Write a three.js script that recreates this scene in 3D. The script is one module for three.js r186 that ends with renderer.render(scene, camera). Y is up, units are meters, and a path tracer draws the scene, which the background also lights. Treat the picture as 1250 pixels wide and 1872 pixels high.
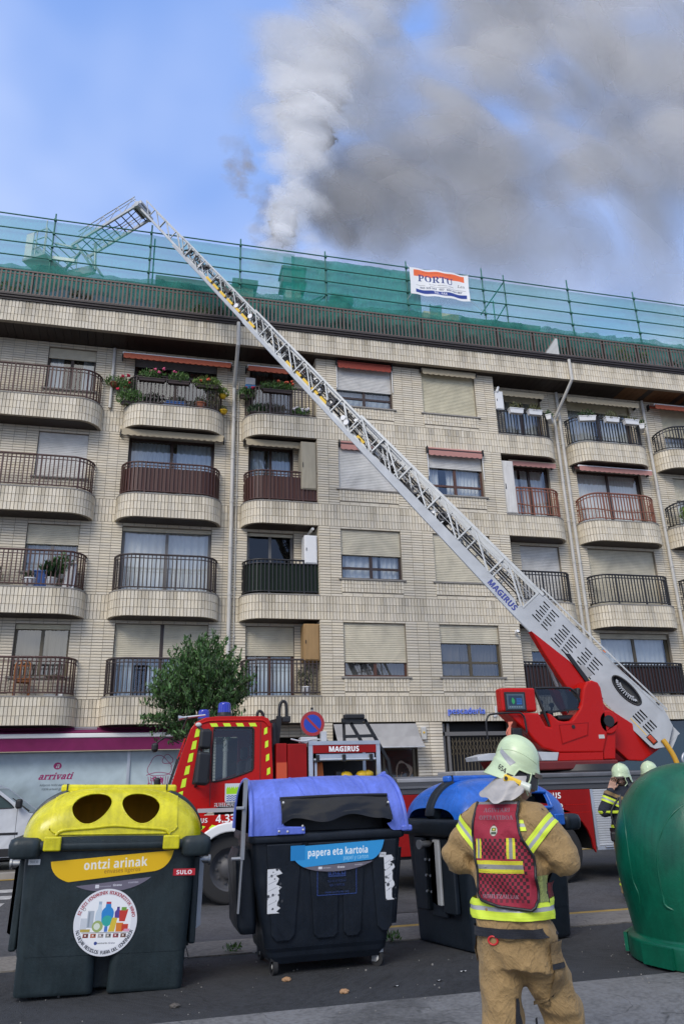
import * as THREE from 'three';
import { mergeGeometries, mergeVertices } from 'three/addons/utils/BufferGeometryUtils.js';
import { RoundedBoxGeometry } from 'three/addons/geometries/RoundedBoxGeometry.js';
import { TessellateModifier } from 'three/addons/modifiers/TessellateModifier.js';
import { ImprovedNoise } from 'three/addons/math/ImprovedNoise.js';

// ---------- camera ----------
const scene = new THREE.Scene();
const camera = new THREE.PerspectiveCamera(68.63, 683 / 1024, 0.1, 900);
{
  const m = new THREE.Matrix4().makeBasis(new THREE.Vector3(0.971841, -0.027417, 0.234035), new THREE.Vector3(-0.054984, 0.939404, 0.338375), new THREE.Vector3(-0.229131, -0.341715, 0.911444));
  camera.quaternion.setFromRotationMatrix(m);
  camera.position.set(0, 1.68, 0);
}
const SKYX = 15.7, SKYZ = 0.3;
// ---------- sky (clear blue with broken cloud all round), sun behind thin cloud, exposure ----------
const IN = new ImprovedNoise();
const fbm = (x, y, z, o = 5) => { let s = 0, a = 0.5, f = 1; for (let i = 0; i < o; i++) { s += a * IN.noise(x * f, y * f, z * f); a *= 0.5; f *= 2.03; } return s; };
const sstep = (a, b, x) => { const t = Math.min(1, Math.max(0, (x - a) / (b - a))); return t * t * (3 - 2 * t); };
const lerp = (a, b, t) => a + (b - a) * t;
{
  const W = 1024, H = 512, d = new Float32Array(W * H * 4);
  for (let r = 0; r < H; r++) {
    const el = ((r + 0.5) / H - 0.5) * Math.PI, y = Math.sin(el), c = Math.cos(el);
    for (let q = 0; q < W; q++) {
      const az = ((q + 0.5) / W - 0.5) * 2 * Math.PI, x = Math.cos(az) * c, z = Math.sin(az) * c;
      const t = Math.pow(Math.max(0, y), 0.65);
      let R = lerp(0.31, 0.125, t), G = lerp(0.45, 0.245, t), B = lerp(0.76, 0.585, t);
      if (y > 0) {
        const k = 1 / (y + 0.35), px = x * k * 1.25 + SKYX, pz = z * k * 1.25 + SKYZ;
        const n = fbm(px, 3.1, pz, 6) + 0.35 * fbm(px * 0.45 + 9, 7.7, pz * 0.45, 3);
        const cov = sstep(-0.02, 0.30, n) * sstep(0, 0.12, y) * 0.96, thin = 0.17 * sstep(-0.4, 0.3, fbm(px * 2.3 + 4, 1.7, pz * 2.3, 4));
        const a = Math.min(1, cov + thin * (1 - cov)), br = lerp(1.12, 0.80, sstep(0.2, 0.6, n));
        R = lerp(R, br * 0.99, a); G = lerp(G, br * 0.985, a); B = lerp(B, br * 0.955, a);
      } else { R = 0.30; G = 0.30; B = 0.30; }
      const o = (r * W + q) * 4; d[o] = R; d[o + 1] = G; d[o + 2] = B; d[o + 3] = 1;
    }
  }
  const t = new THREE.DataTexture(d, W, H, THREE.RGBAFormat, THREE.FloatType);
  t.mapping = THREE.EquirectangularReflectionMapping; t.magFilter = t.minFilter = THREE.LinearFilter; t.needsUpdate = true;
  scene.background = t; scene.environment = t;
}
const sun = new THREE.DirectionalLight(new THREE.Color().setRGB(1, 0.935, 0.85), 1.5);
sun.position.set(-26, 44, 22); sun.target.position.set(6, 4, -16);
sun.castShadow = true; sun.shadow.radius = 48; sun.shadow.mapSize.set(2048, 2048);
Object.assign(sun.shadow.camera, { left: -40, right: 40, top: 40, bottom: -40, near: 1, far: 140 });
scene.add(sun, sun.target);
const EXPOSURE = 1.46;

// ---------- helpers ----------
let seed = 7;
const rnd = () => { seed = (seed + 0x6d2b79f5) | 0; let t = Math.imul(seed ^ (seed >>> 15), 1 | seed); t = (t + Math.imul(t ^ (t >>> 7), 61 | t)) ^ t; return ((t ^ (t >>> 14)) >>> 0) / 4294967296; };
const rr = (a, b) => a + (b - a) * rnd();
const V = (x, y, z) => new THREE.Vector3(x, y, z);
const used = new Map();
const numbered = (n) => { const k = used.get(n) ?? 0; used.set(n, k + 1); return k ? n + '_' + String(k).padStart(3, '0') : n; };
function thing(name, label, category, pos = [0, 0, 0], turn = 0, group) {
  const o = new THREE.Group(); o.name = numbered(name); o.position.set(...pos); o.rotation.y = turn;
  o.userData = { label, category }; if (group) o.userData.group = group;
  scene.add(o); return o;
}
function part(parent, name) { const g = new THREE.Group(); g.name = name; parent.add(g); return g; }
function prep(g) {
  if (g.index) g = g.toNonIndexed();
  for (const k of Object.keys(g.attributes)) if (!['position', 'normal', 'uv'].includes(k)) g.deleteAttribute(k);
  if (!g.attributes.normal) g.computeVertexNormals();
  if (!g.attributes.uv) g.setAttribute('uv', new THREE.BufferAttribute(new Float32Array(g.attributes.position.count * 2), 2));
  return g;
}
const mg = (a) => (Array.isArray(a) ? (a.length === 1 ? a[0] : mergeGeometries(a.map(prep))) : a);
function uvm(g) { // uv in metres from the face's main direction
  if (g.userData.uvDone) return g;
  g = prep(g); const p = g.attributes.position, uv = g.attributes.uv, a = V(), b = V(), c = V(), n = V();
  for (let i = 0; i < p.count; i += 3) {
    a.fromBufferAttribute(p, i); b.fromBufferAttribute(p, i + 1); c.fromBufferAttribute(p, i + 2);
    n.copy(b).sub(a).cross(c.clone().sub(a)); const X = Math.abs(n.x), Y = Math.abs(n.y), Z = Math.abs(n.z);
    [a, b, c].forEach((q, j) => { if (Z >= X && Z >= Y) uv.setXY(i + j, q.x, q.y); else if (X >= Y) uv.setXY(i + j, q.z, q.y); else uv.setXY(i + j, q.x, q.z); });
  }
  g.userData.uvDone = true; return g;
}
function M(parent, name, geo, mat, keepUV) {
  let g = mg(geo); if (!keepUV && mat.userData.metric) g = uvm(g);
  const m = new THREE.Mesh(g, mat); m.name = parent === scene ? numbered(name) : name; m.castShadow = m.receiveShadow = true; parent.add(m); return m;
}
function solo(name, geo, mat, label, category, group, keepUV) { const m = M(scene, name, geo, mat, keepUV); m.userData = { label, category }; if (group) m.userData.group = group; return m; }
function struct(name, geo, mat, keepUV) { const m = M(scene, name, geo, mat, keepUV); m.userData.kind = 'structure'; return m; }
const place = (g, x = 0, y = 0, z = 0, rx = 0, ry = 0, rz = 0) => g.applyMatrix4(new THREE.Matrix4().compose(V(x, y, z), new THREE.Quaternion().setFromEuler(new THREE.Euler(rx, ry, rz)), V(1, 1, 1)));
const bx = (w, h, d, x, y, z, rx, ry, rz) => place(new THREE.BoxGeometry(w, h, d), x, y, z, rx, ry, rz);
const bb = (x0, x1, y0, y1, z0, z1) => bx(Math.abs(x1 - x0), Math.abs(y1 - y0), Math.abs(z1 - z0), (x0 + x1) / 2, (y0 + y1) / 2, (z0 + z1) / 2);
const rb = (w, h, d, r, x, y, z, rx, ry, rz, s = 2) => place(new RoundedBoxGeometry(w, h, d, s, r), x, y, z, rx, ry, rz);
const rbb = (x0, x1, y0, y1, z0, z1, r, s) => rb(Math.abs(x1 - x0), Math.abs(y1 - y0), Math.abs(z1 - z0), r, (x0 + x1) / 2, (y0 + y1) / 2, (z0 + z1) / 2, 0, 0, 0, s);
const cy = (r1, r2, h, x, y, z, rx, ry, rz, s = 20) => place(new THREE.CylinderGeometry(r1, r2, h, s), x, y, z, rx, ry, rz);
function rod(a, b, r, s = 8, r2 = r) {
  a = a.isVector3 ? a : V(...a); b = b.isVector3 ? b : V(...b); const d = b.clone().sub(a), g = new THREE.CylinderGeometry(r2, r, d.length(), s);
  return g.applyMatrix4(new THREE.Matrix4().compose(a.clone().add(b).multiplyScalar(0.5), new THREE.Quaternion().setFromUnitVectors(V(0, 1, 0), d.normalize()), V(1, 1, 1)));
}
function beam(a, b, w, h, up = V(0, 1, 0)) { // rectangular bar
  a = a.isVector3 ? a : V(...a); b = b.isVector3 ? b : V(...b); const d = b.clone().sub(a), L = d.length(); d.normalize();
  const s = V().crossVectors(d, up).normalize(), u = V().crossVectors(s, d);
  return new THREE.BoxGeometry(L, h, w).applyMatrix4(new THREE.Matrix4().makeBasis(d, u, s).setPosition(a.clone().add(b).multiplyScalar(0.5)));
}
const tubeP = (pts, r, n = 32, s = 8, closed = false, tension = 0.5) => new THREE.TubeGeometry(new THREE.CatmullRomCurve3(pts.map((p) => (p.isVector3 ? p : V(...p))), closed, 'catmullrom', tension), n, r, s, closed);
const shp = (pts) => { const s = new THREE.Shape(); pts.forEach((p, i) => (i ? s.lineTo(p[0], p[1]) : s.moveTo(p[0], p[1]))); s.closePath(); return s; };
const hole = (pts) => { const s = new THREE.Path(); pts.forEach((p, i) => (i ? s.lineTo(p[0], p[1]) : s.moveTo(p[0], p[1]))); s.closePath(); return s; };
function ex(shape, depth, bevel = 0, z = 0, seg = 12) { // extruded in +z from z
  const s = Array.isArray(shape) ? shp(shape) : shape;
  return new THREE.ExtrudeGeometry(s, { depth: depth - 2 * bevel, bevelEnabled: bevel > 0, bevelThickness: bevel, bevelSize: bevel, bevelOffset: -bevel, bevelSegments: 2, curveSegments: seg }).translate(0, 0, z + bevel);
}
const exY = (shape, h, y) => ex(shape, h, 0).rotateX(-Math.PI / 2).translate(0, y, 0); // shape in (x, -z), extruded upwards
// ---------- materials ----------
const col = (r, g, b) => new THREE.Color().setRGB(r, g, b);
const hexc = (h) => new THREE.Color(h);
function canvas(w, h, f) { const c = document.createElement('canvas'); c.width = w; c.height = h; f(c.getContext('2d'), w, h); const t = new THREE.CanvasTexture(c); t.colorSpace = THREE.SRGBColorSpace; t.magFilter = THREE.LinearFilter; t.anisotropy = 8; return t; }
function noiseTex(n, size, fn, srgb = false) { // fn(u, v) in 0..1 -> value(s), tiled by the caller's use of periodic noise
  const d = new Uint8Array(n * n * 4);
  for (let y = 0; y < n; y++) for (let x = 0; x < n; x++) { const v = fn(x / n, y / n), o = (y * n + x) * 4, a = Array.isArray(v) ? v : [v, v, v]; for (let c = 0; c < 3; c++) d[o + c] = Math.max(0, Math.min(255, a[c] * 255)); d[o + 3] = 255; }
  const t = new THREE.DataTexture(d, n, n); t.wrapS = t.wrapT = THREE.RepeatWrapping; t.magFilter = THREE.LinearFilter; t.minFilter = THREE.LinearMipmapLinearFilter; t.generateMipmaps = true; t.repeat.set(1 / size, 1 / size); if (srgb) t.colorSpace = THREE.SRGBColorSpace; t.needsUpdate = true; return t;
}
// periodic fbm on a torus
const pf = (u, v, f, o = 4, sd = 0) => { let s = 0, a = 0.5; for (let i = 0; i < o; i++) { const k = f * 2 ** i, R = k / (2 * Math.PI), A = u * 2 * Math.PI, B = v * 2 * Math.PI; s += a * IN.noise(R * Math.cos(A) + sd, R * Math.sin(A) + R * Math.cos(B) * 0.9, R * Math.sin(B) + sd * 1.7); a *= 0.5; } return s; };
const T_grime = noiseTex(256, 2.3, (u, v) => 0.86 + 0.34 * pf(u, v, 6, 5, 3));
const T_fine = noiseTex(256, 0.35, (u, v) => 0.5 + 0.5 * pf(u, v, 40, 3, 8));
const T_streak = noiseTex(256, 1.7, (u, v) => 0.90 + 0.22 * pf(u, v * 0.12, 24, 4, 5) * 1.0 + 0.18 * pf(u, v, 5, 4, 1));
const T_rough = noiseTex(256, 1.1, (u, v) => 0.72 + 0.5 * pf(u, v, 9, 4, 11));
function mat(r, g, b, o = {}) { const { metric = true, ...p } = o; const m = new THREE.MeshStandardMaterial({ color: col(r, g, b), roughness: 0.7, ...p }); m.userData.metric = metric; return m; }
function phys(r, g, b, o = {}) { const { metric = true, ...p } = o; const m = new THREE.MeshPhysicalMaterial({ color: col(r, g, b), roughness: 0.6, ...p }); m.userData.metric = metric; return m; }
const MT = {
  mortar: mat(0.30, 0.26, 0.205, { roughness: 0.95 }),
  brick: mat(0.81, 0.722, 0.56, { roughness: 0.62, map: T_grime }),
  stone: mat(0.30, 0.28, 0.25, { map: T_grime, roughness: 0.8 }),
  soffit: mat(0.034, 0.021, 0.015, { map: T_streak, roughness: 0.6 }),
  coping: mat(0.045, 0.035, 0.032, { map: T_grime, roughness: 0.6 }),
  rail: mat(0.045, 0.032, 0.03, { roughness: 0.5 }), railRed: mat(0.07, 0.03, 0.024, { roughness: 0.5 }), railBlack: mat(0.02, 0.02, 0.022, { roughness: 0.45 }), railCopper: mat(0.23, 0.085, 0.05, { roughness: 0.55 }), railRoof: mat(0.125, 0.095, 0.08, { roughness: 0.6 }),
  panelRed: mat(0.085, 0.03, 0.022, { map: T_streak, roughness: 0.55 }), panelBrown: mat(0.045, 0.02, 0.018, { map: T_streak, roughness: 0.5 }),
  pipe: mat(0.60, 0.58, 0.53, { map: T_streak, roughness: 0.5 }),
  shutBeige: mat(0.68, 0.62, 0.47, { map: T_grime, roughness: 0.55 }), shutWhite: mat(0.72, 0.70, 0.65, { map: T_grime, roughness: 0.5 }), shutYellow: mat(0.68, 0.62, 0.44, { map: T_grime, roughness: 0.55 }),
  frameBrown: mat(0.045, 0.026, 0.02, { roughness: 0.45 }), frameWood: mat(0.09, 0.038, 0.024, { roughness: 0.5 }), frameOlive: mat(0.10, 0.08, 0.045, { roughness: 0.45 }), frameGrey: mat(0.16, 0.15, 0.14, { roughness: 0.4 }),
  glass: phys(0.93, 0.96, 0.96, { transmission: 1, thickness: 0, roughness: 0.02, ior: 2.2, specularIntensity: 1 }),
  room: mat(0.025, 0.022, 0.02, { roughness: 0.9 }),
  curtain: phys(0.78, 0.79, 0.78, { roughness: 0.95, transmission: 0.25, thickness: 0, side: THREE.DoubleSide }), curtainBlue: phys(0.52, 0.60, 0.68, { roughness: 0.95, transmission: 0.2, side: THREE.DoubleSide }), curtainDark: phys(0.10, 0.09, 0.08, { roughness: 0.95, side: THREE.DoubleSide }),
  awnOrange: phys(0.50, 0.12, 0.06, { roughness: 0.85, transmission: 0.2, side: THREE.DoubleSide }), awnPink: phys(0.55, 0.27, 0.23, { roughness: 0.85, transmission: 0.2, side: THREE.DoubleSide }), awnBeige: phys(0.52, 0.44, 0.30, { roughness: 0.85, transmission: 0.2, side: THREE.DoubleSide }), awnRed: phys(0.36, 0.06, 0.035, { roughness: 0.85, transmission: 0.2, side: THREE.DoubleSide }),
  white: mat(0.76, 0.76, 0.75, { roughness: 0.4 }), whiteDirty: mat(0.62, 0.61, 0.57, { roughness: 0.6, map: T_grime }),
  black: mat(0.011, 0.011, 0.012, { roughness: 0.5 }), rubber: mat(0.02, 0.02, 0.021, { roughness: 0.85 }), darkGrey: mat(0.06, 0.06, 0.065, { roughness: 0.5 }), grey: mat(0.3, 0.3, 0.31, { roughness: 0.5, map: T_grime }), lightGrey: mat(0.5, 0.52, 0.54, { roughness: 0.45, map: T_grime }),
  alu: mat(0.62, 0.64, 0.66, { metalness: 0.75, roughness: 0.38, map: T_grime }), steel: mat(0.45, 0.46, 0.47, { metalness: 0.8, roughness: 0.42, map: T_grime }),
  ladderGrey: phys(0.45, 0.475, 0.495, { roughness: 0.36, map: T_grime, clearcoat: 0.15 }), ladderLight: mat(0.50, 0.52, 0.52, { roughness: 0.4, metalness: 0.2, map: T_grime }),
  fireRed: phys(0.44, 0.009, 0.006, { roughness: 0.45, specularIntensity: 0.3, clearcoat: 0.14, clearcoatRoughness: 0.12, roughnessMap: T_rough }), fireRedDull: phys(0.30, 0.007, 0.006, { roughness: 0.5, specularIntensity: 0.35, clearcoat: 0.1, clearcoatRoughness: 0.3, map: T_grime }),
  fluoYellow: mat(0.62, 0.86, 0.03, { roughness: 0.5 }), yellow: mat(0.75, 0.48, 0.02, { roughness: 0.5 }), orange: mat(0.7, 0.16, 0.02, { roughness: 0.6 }),
  scaf: mat(0.03, 0.17, 0.13, { roughness: 0.5, metalness: 0.2, map: T_grime }),
  terracotta: mat(0.30, 0.10, 0.05, { roughness: 0.85 }),
};
const glassDark = phys(0.16, 0.19, 0.20, { transmission: 1, thickness: 0, roughness: 0.03, ior: 1.6 }), glassCab = phys(0.55, 0.6, 0.6, { transmission: 1, thickness: 0, roughness: 0.03, ior: 1.6 });
// ---------- ground ----------
const asphaltTex = (sd, a, b) => noiseTex(1024, 4.3, (u, v) => { const n = pf(u, v, 5, 4, sd), f = pf(u, v, 110, 2, sd + 3), w = pf(u, v, 26, 3, sd + 9); const st = sstep(0.12, 0.4, pf(u, v, 4, 4, sd + 21)), cr = Math.abs(pf(u, v, 5, 4, sd + 31)), ck = 1 - 0.45 * sstep(0.012, 0.0, cr) * sstep(-0.1, 0.1, pf(u, v, 3, 2, sd + 41)); const k = (a + b * (0.45 * n + 1.0 * f + 0.5 * w)) * (1 - 0.4 * st) * ck; return [k, k * 0.985, k * 0.96]; });
const T_gritBump = noiseTex(512, 0.8, (u, v) => 0.5 + 0.9 * pf(u, v, 70, 3, 17));
const MG = {
  road: mat(0.075, 0.075, 0.08, { roughness: 0.86, map: asphaltTex(2, 0.84, 0.6), bumpMap: T_gritBump, bumpScale: 0.006 }),
  lot: mat(0.030, 0.032, 0.036, { roughness: 0.88, map: asphaltTex(5, 0.84, 0.75), bumpMap: T_gritBump, bumpScale: 0.006 }),
  pave: mat(0.165, 0.165, 0.167, { roughness: 0.85, map: asphaltTex(7, 0.86, 0.6), bumpMap: T_gritBump, bumpScale: 0.004 }),
  concrete: mat(0.19, 0.175, 0.155, { roughness: 0.85, map: asphaltTex(8, 0.85, 0.55) }),
  lineY: mat(0.42, 0.27, 0.05, { roughness: 0.7, map: T_rough }), lineW: mat(0.55, 0.54, 0.52, { roughness: 0.7, map: T_rough }),
};
const sheet = (x0, x1, z0, z1, y) => new THREE.PlaneGeometry(x1 - x0, z1 - z0).rotateX(-Math.PI / 2).translate((x0 + x1) / 2, y, (z0 + z1) / 2);
struct('ground', sheet(-400, 400, -500, 300, -0.03), MG.road);
struct('road', sheet(-60, 80, -18.55, -9.5, 0), MG.road);
struct('parking_strip', sheet(-60, 80, -9.5, -6.5, 0.002), MG.lot);
{ // near pavement with a slightly wavering cast edge
  const pts = [[-60, 30], [80, 30]]; for (let i = 0; i <= 280; i++) { const x = 80 - i * 0.5; pts.push([x, -(6.86 - 0.0) + 0.035 * fbm(x * 1.3, 2, 5, 3)]); }
  struct('pavement', exY(pts.map(([x, z]) => [x, -z]).reverse(), 0.012, 0), MG.pave);
}
{ // concrete gutter, cast in lengths with open joints
  const g = []; for (let x = -40; x < 60; x += 1.5) g.push(bb(x + 0.006, x + 1.494, -0.02, 0.014 + 0.004 * rnd(), -10.0 + 0.02 * rnd(), -9.22 + 0.03 * rnd()));
  struct('gutter', g, MG.concrete);
}
struct('road_line', sheet(1.3, 70, -10.17, -10.02, 0.006), MG.lineY);
struct('kerb_line', sheet(-40, 70, -18.64, -18.40, 0.008), MG.lineY);
{ const g = []; for (let i = 0; i < 5; i++) g.push(sheet(-5.2 + i * 0.0, -1.9, -11.8 - i * 1.0 - 0.5, -11.8 - i * 1.0, 0.005)); struct('crossing_marking', [sheet(-9, -2.2, -15.7, -15.2, 0.005), sheet(-9, -2.2, -16.7, -16.2, 0.005), sheet(-9, -2.2, -14.7, -14.2, 0.005)], MG.lineW); }
struct('far_pavement', [bb(-60, 80, -0.05, 0.13, -21.6, -18.7)], MG.concrete);
struct('far_kerb', [rbb(-60, 80, -0.05, 0.135, -18.8, -18.65, 0.015)], MT.stone);
{ // repair patches in the asphalt, each with a tarred joint
  const P = [[-0.9, 0.5, -12.4, -11.3], [5.9, 8.2, -8.5, -7.9], [2.5, 4.6, -11.8, -11.1], [8.5, 12, -11.5, -10.6]], pm = mat(0.042, 0.042, 0.045, { roughness: 0.9, map: MG.lot.map, bumpMap: T_gritBump, bumpScale: 0.006 });
  struct('asphalt_patch', P.map(([a, b, c, d]) => sheet(a, b, c, d, 0.0045)), pm); struct('tar_joint', P.flatMap(([a, b, c, d]) => [sheet(a - 0.03, b + 0.03, c - 0.03, c, 0.006), sheet(a - 0.03, b + 0.03, d, d + 0.03, 0.006), sheet(a - 0.03, a, c, d, 0.006), sheet(b, b + 0.03, c, d, 0.006)]), MT.rubber);
}
// ---------- apartment building ----------
const zC = -21.5, zW = -22.15, zB = -21.15, YK = [3.35, 6.3, 9.25, 12.22], YR = 15.2, BH = 0.72, dep = 0.65;
const bld = thing('apartment_building', 'long cream tiled apartment block with rounded balconies behind the fire engine', 'building', [0, 0, 0]);
const brickList = [], frontBricks = [];
const mortarG = [];
const fillFlat = (z, x0, x1, y0, y1, bw, bh, out = 0.019, jit = 0.003, list = brickList) => { // stack-bonded bricks on a plane facing the street
  const nx = Math.max(1, Math.round((x1 - x0) / bw)), ny = Math.max(1, Math.round((y1 - y0) / bh)), w = (x1 - x0) / nx, h = (y1 - y0) / ny;
  for (let a = 0; a < nx; a++) for (let b = 0; b < ny; b++) list.push([x0 + (a + 0.5) * w, y0 + (b + 0.5) * h, z + out - 0.015 + rr(-jit, jit), 0, w - (bh > bw ? 0.017 : 0.011), h - (bh > bw ? 0.011 : 0.019)]);
};
const HB = [0.34, 0.083], SB = [0.098, 0.24];
const wallFlat = (z, x0, x1, y0, y1, kind = HB, thick = 0.12) => { mortarG.push(bb(x0, x1, y0, y1, z - thick, z)); fillFlat(z, x0, x1, y0, y1, kind[0], kind[1]); };
function wallZone(z, x0, x1, y0, y1, holes) {
  const xs = [x0, x1]; for (const h of holes) xs.push(Math.max(x0, Math.min(x1, h[0])), Math.max(x0, Math.min(x1, h[1])));
  const s = [...new Set(xs)].sort((a, b) => a - b);
  for (let i = 0; i + 1 < s.length; i++) {
    const a = s[i], b = s[i + 1]; if (b - a < 0.02) continue; const m = (a + b) / 2;
    let y = y0; const hs = holes.filter((h) => h[0] < m && h[1] > m).sort((p, q) => p[2] - q[2]);
    for (const h of hs) { if (h[2] - y > 0.03) wallFlat(z, a, b, y, h[2]); y = Math.max(y, h[3]); }
    if (y1 - y > 0.03) wallFlat(z, a, b, y, y1);
  }
}
const sideBricks = (x, z0, z1, y0, y1, dir) => { // wall face looking along +x or -x
  mortarG.push(bb(x - dir * 0.1, x, y0, y1, z0, z1 - 0.121));
  const n = Math.max(1, Math.round((z1 - z0) / HB[0])), w = (z1 - z0) / n, ny = Math.round((y1 - y0) / HB[1]), h = (y1 - y0) / ny;
  for (let a = 0; a < n; a++) for (let b = 0; b < ny; b++) brickList.push([x - dir * 0.001, y0 + (b + 0.5) * h, z0 + (a + 0.5) * w, dir * Math.PI / 2, w - 0.012, h - 0.012]);
};
const yTop = (k) => (k < 3 ? YK[k + 1] : YR);
const openings = []; // filled below, dressed later
const CW1 = [5.34, 7.28], CW2 = [8.37, 10.33], DA = [-1.2, 1.43], DB = [2.52, 3.98], WL = [-3.85, -2.4];
const mir = ([a, b]) => [15.7 - b, 15.7 - a];
const DD = mir(DB), DE = mir(DA), WF = [18.25, 20.2];
for (let k = 0; k < 4; k++) {
  const y0 = YK[k] + BH, y1 = yTop(k), sill = YK[k] + 1.29, top = y1 - 0.07;
  // central bay
  wallFlat(zC, 4.65, 11.05, YK[k], y0, SB);
  wallZone(zC, 4.65, 11.05, y0, y1, [CW1, CW2].map(([a, b]) => [a, b, y0 + 0.12, top]));
  for (const [a, b] of [CW1, CW2]) { mortarG.push(bb(a, b, y0 + 0.12, sill - 0.04, zC - 0.12, zC + 0.02)); fillFlat(zC + 0.02, a - 0.02, b + 0.02, y0 + 0.14, sill - 0.05, 0.098, 0.145); }
  sideBricks(4.65, zW, zC, y0, y1, -1); sideBricks(11.05, zW, zC, y0, y1, 1);
  // wings
  wallFlat(zW, -9, 4.65, YK[k], y0, SB); wallFlat(zW, 11.05, 24, YK[k], y0, SB);
  wallZone(zW, -9, 4.65, y0, y1, [[...DA, y0, y1 - 0.1], [...DB, y0, y1 - 0.1], [...WL, y0 + 0.62, y1 - 0.16], [-8.2, -6.6, y0, y1 - 0.1]]);
  wallZone(zW, 11.05, 24, y0, y1, [[...DD, y0, y1 - 0.1], [...DE, y0, y1 - 0.1], [...WF, y0, y1 - 0.16], [21.3, 23, y0, y1 - 0.1]]);
}
// roof band, its returns, soffit, coping
wallFlat(zB, -9, 24, YR, 15.93, SB); 
// ground floor: pillars and plinths
for (const [a, b] of [[7.43, 8.24], [4.66, 4.95], [10.5, 11.05]]) { mortarG.push(bb(a, b, 0.13, 3.34, zC - 0.5, zC)); fillFlat(zC, a, b, 0.13, 3.34, HB[0], HB[1], 0.014, 0.003, a === 7.43 ? frontBricks : brickList); }
wallZone(zW, -9, 4.65, 0.13, YK[0], [[-8.5, 0.98, 0.35, 3.3], [1.75, 4.5, 0.3, 3.0]]);
// balcony plans: [name, x0, x1, left rounded, right rounded]
const planPath = (x0, x1, L, R, inset, n = 9) => { // street-side outline from wall to wall, as [x, z]
  const r = dep - inset, p = [], a0 = x0 + inset, a1 = x1 - inset;
  if (L) for (let i = 0; i <= n; i++) { const t = (i / n) * Math.PI / 2; p.push([a0 + r - r * Math.cos(t), zW + r * Math.sin(t)]); } else p.push([x0, zW + r]);
  if (R) for (let i = 0; i <= n; i++) { const t = (1 - i / n) * Math.PI / 2; p.push([a1 - r + r * Math.cos(t), zW + r * Math.sin(t)]); } else p.push([x1, zW + r]);
  return p;
};
const alongPath = (p) => { const L = [0]; for (let i = 1; i < p.length; i++) L.push(L[i - 1] + Math.hypot(p[i][0] - p[i - 1][0], p[i][1] - p[i - 1][1])); return { len: L.at(-1), at: (s) => { let i = 1; while (i < L.length - 1 && L[i] < s) i++; const t = (s - L[i - 1]) / (L[i] - L[i - 1]), a = p[i - 1], b = p[i]; return { x: lerp(a[0], b[0], t), z: lerp(a[1], b[1], t), a: Math.atan2(-(b[1] - a[1]), b[0] - a[0]) }; } }; };
let nBars = 0;
const BAR = new Map();
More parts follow.
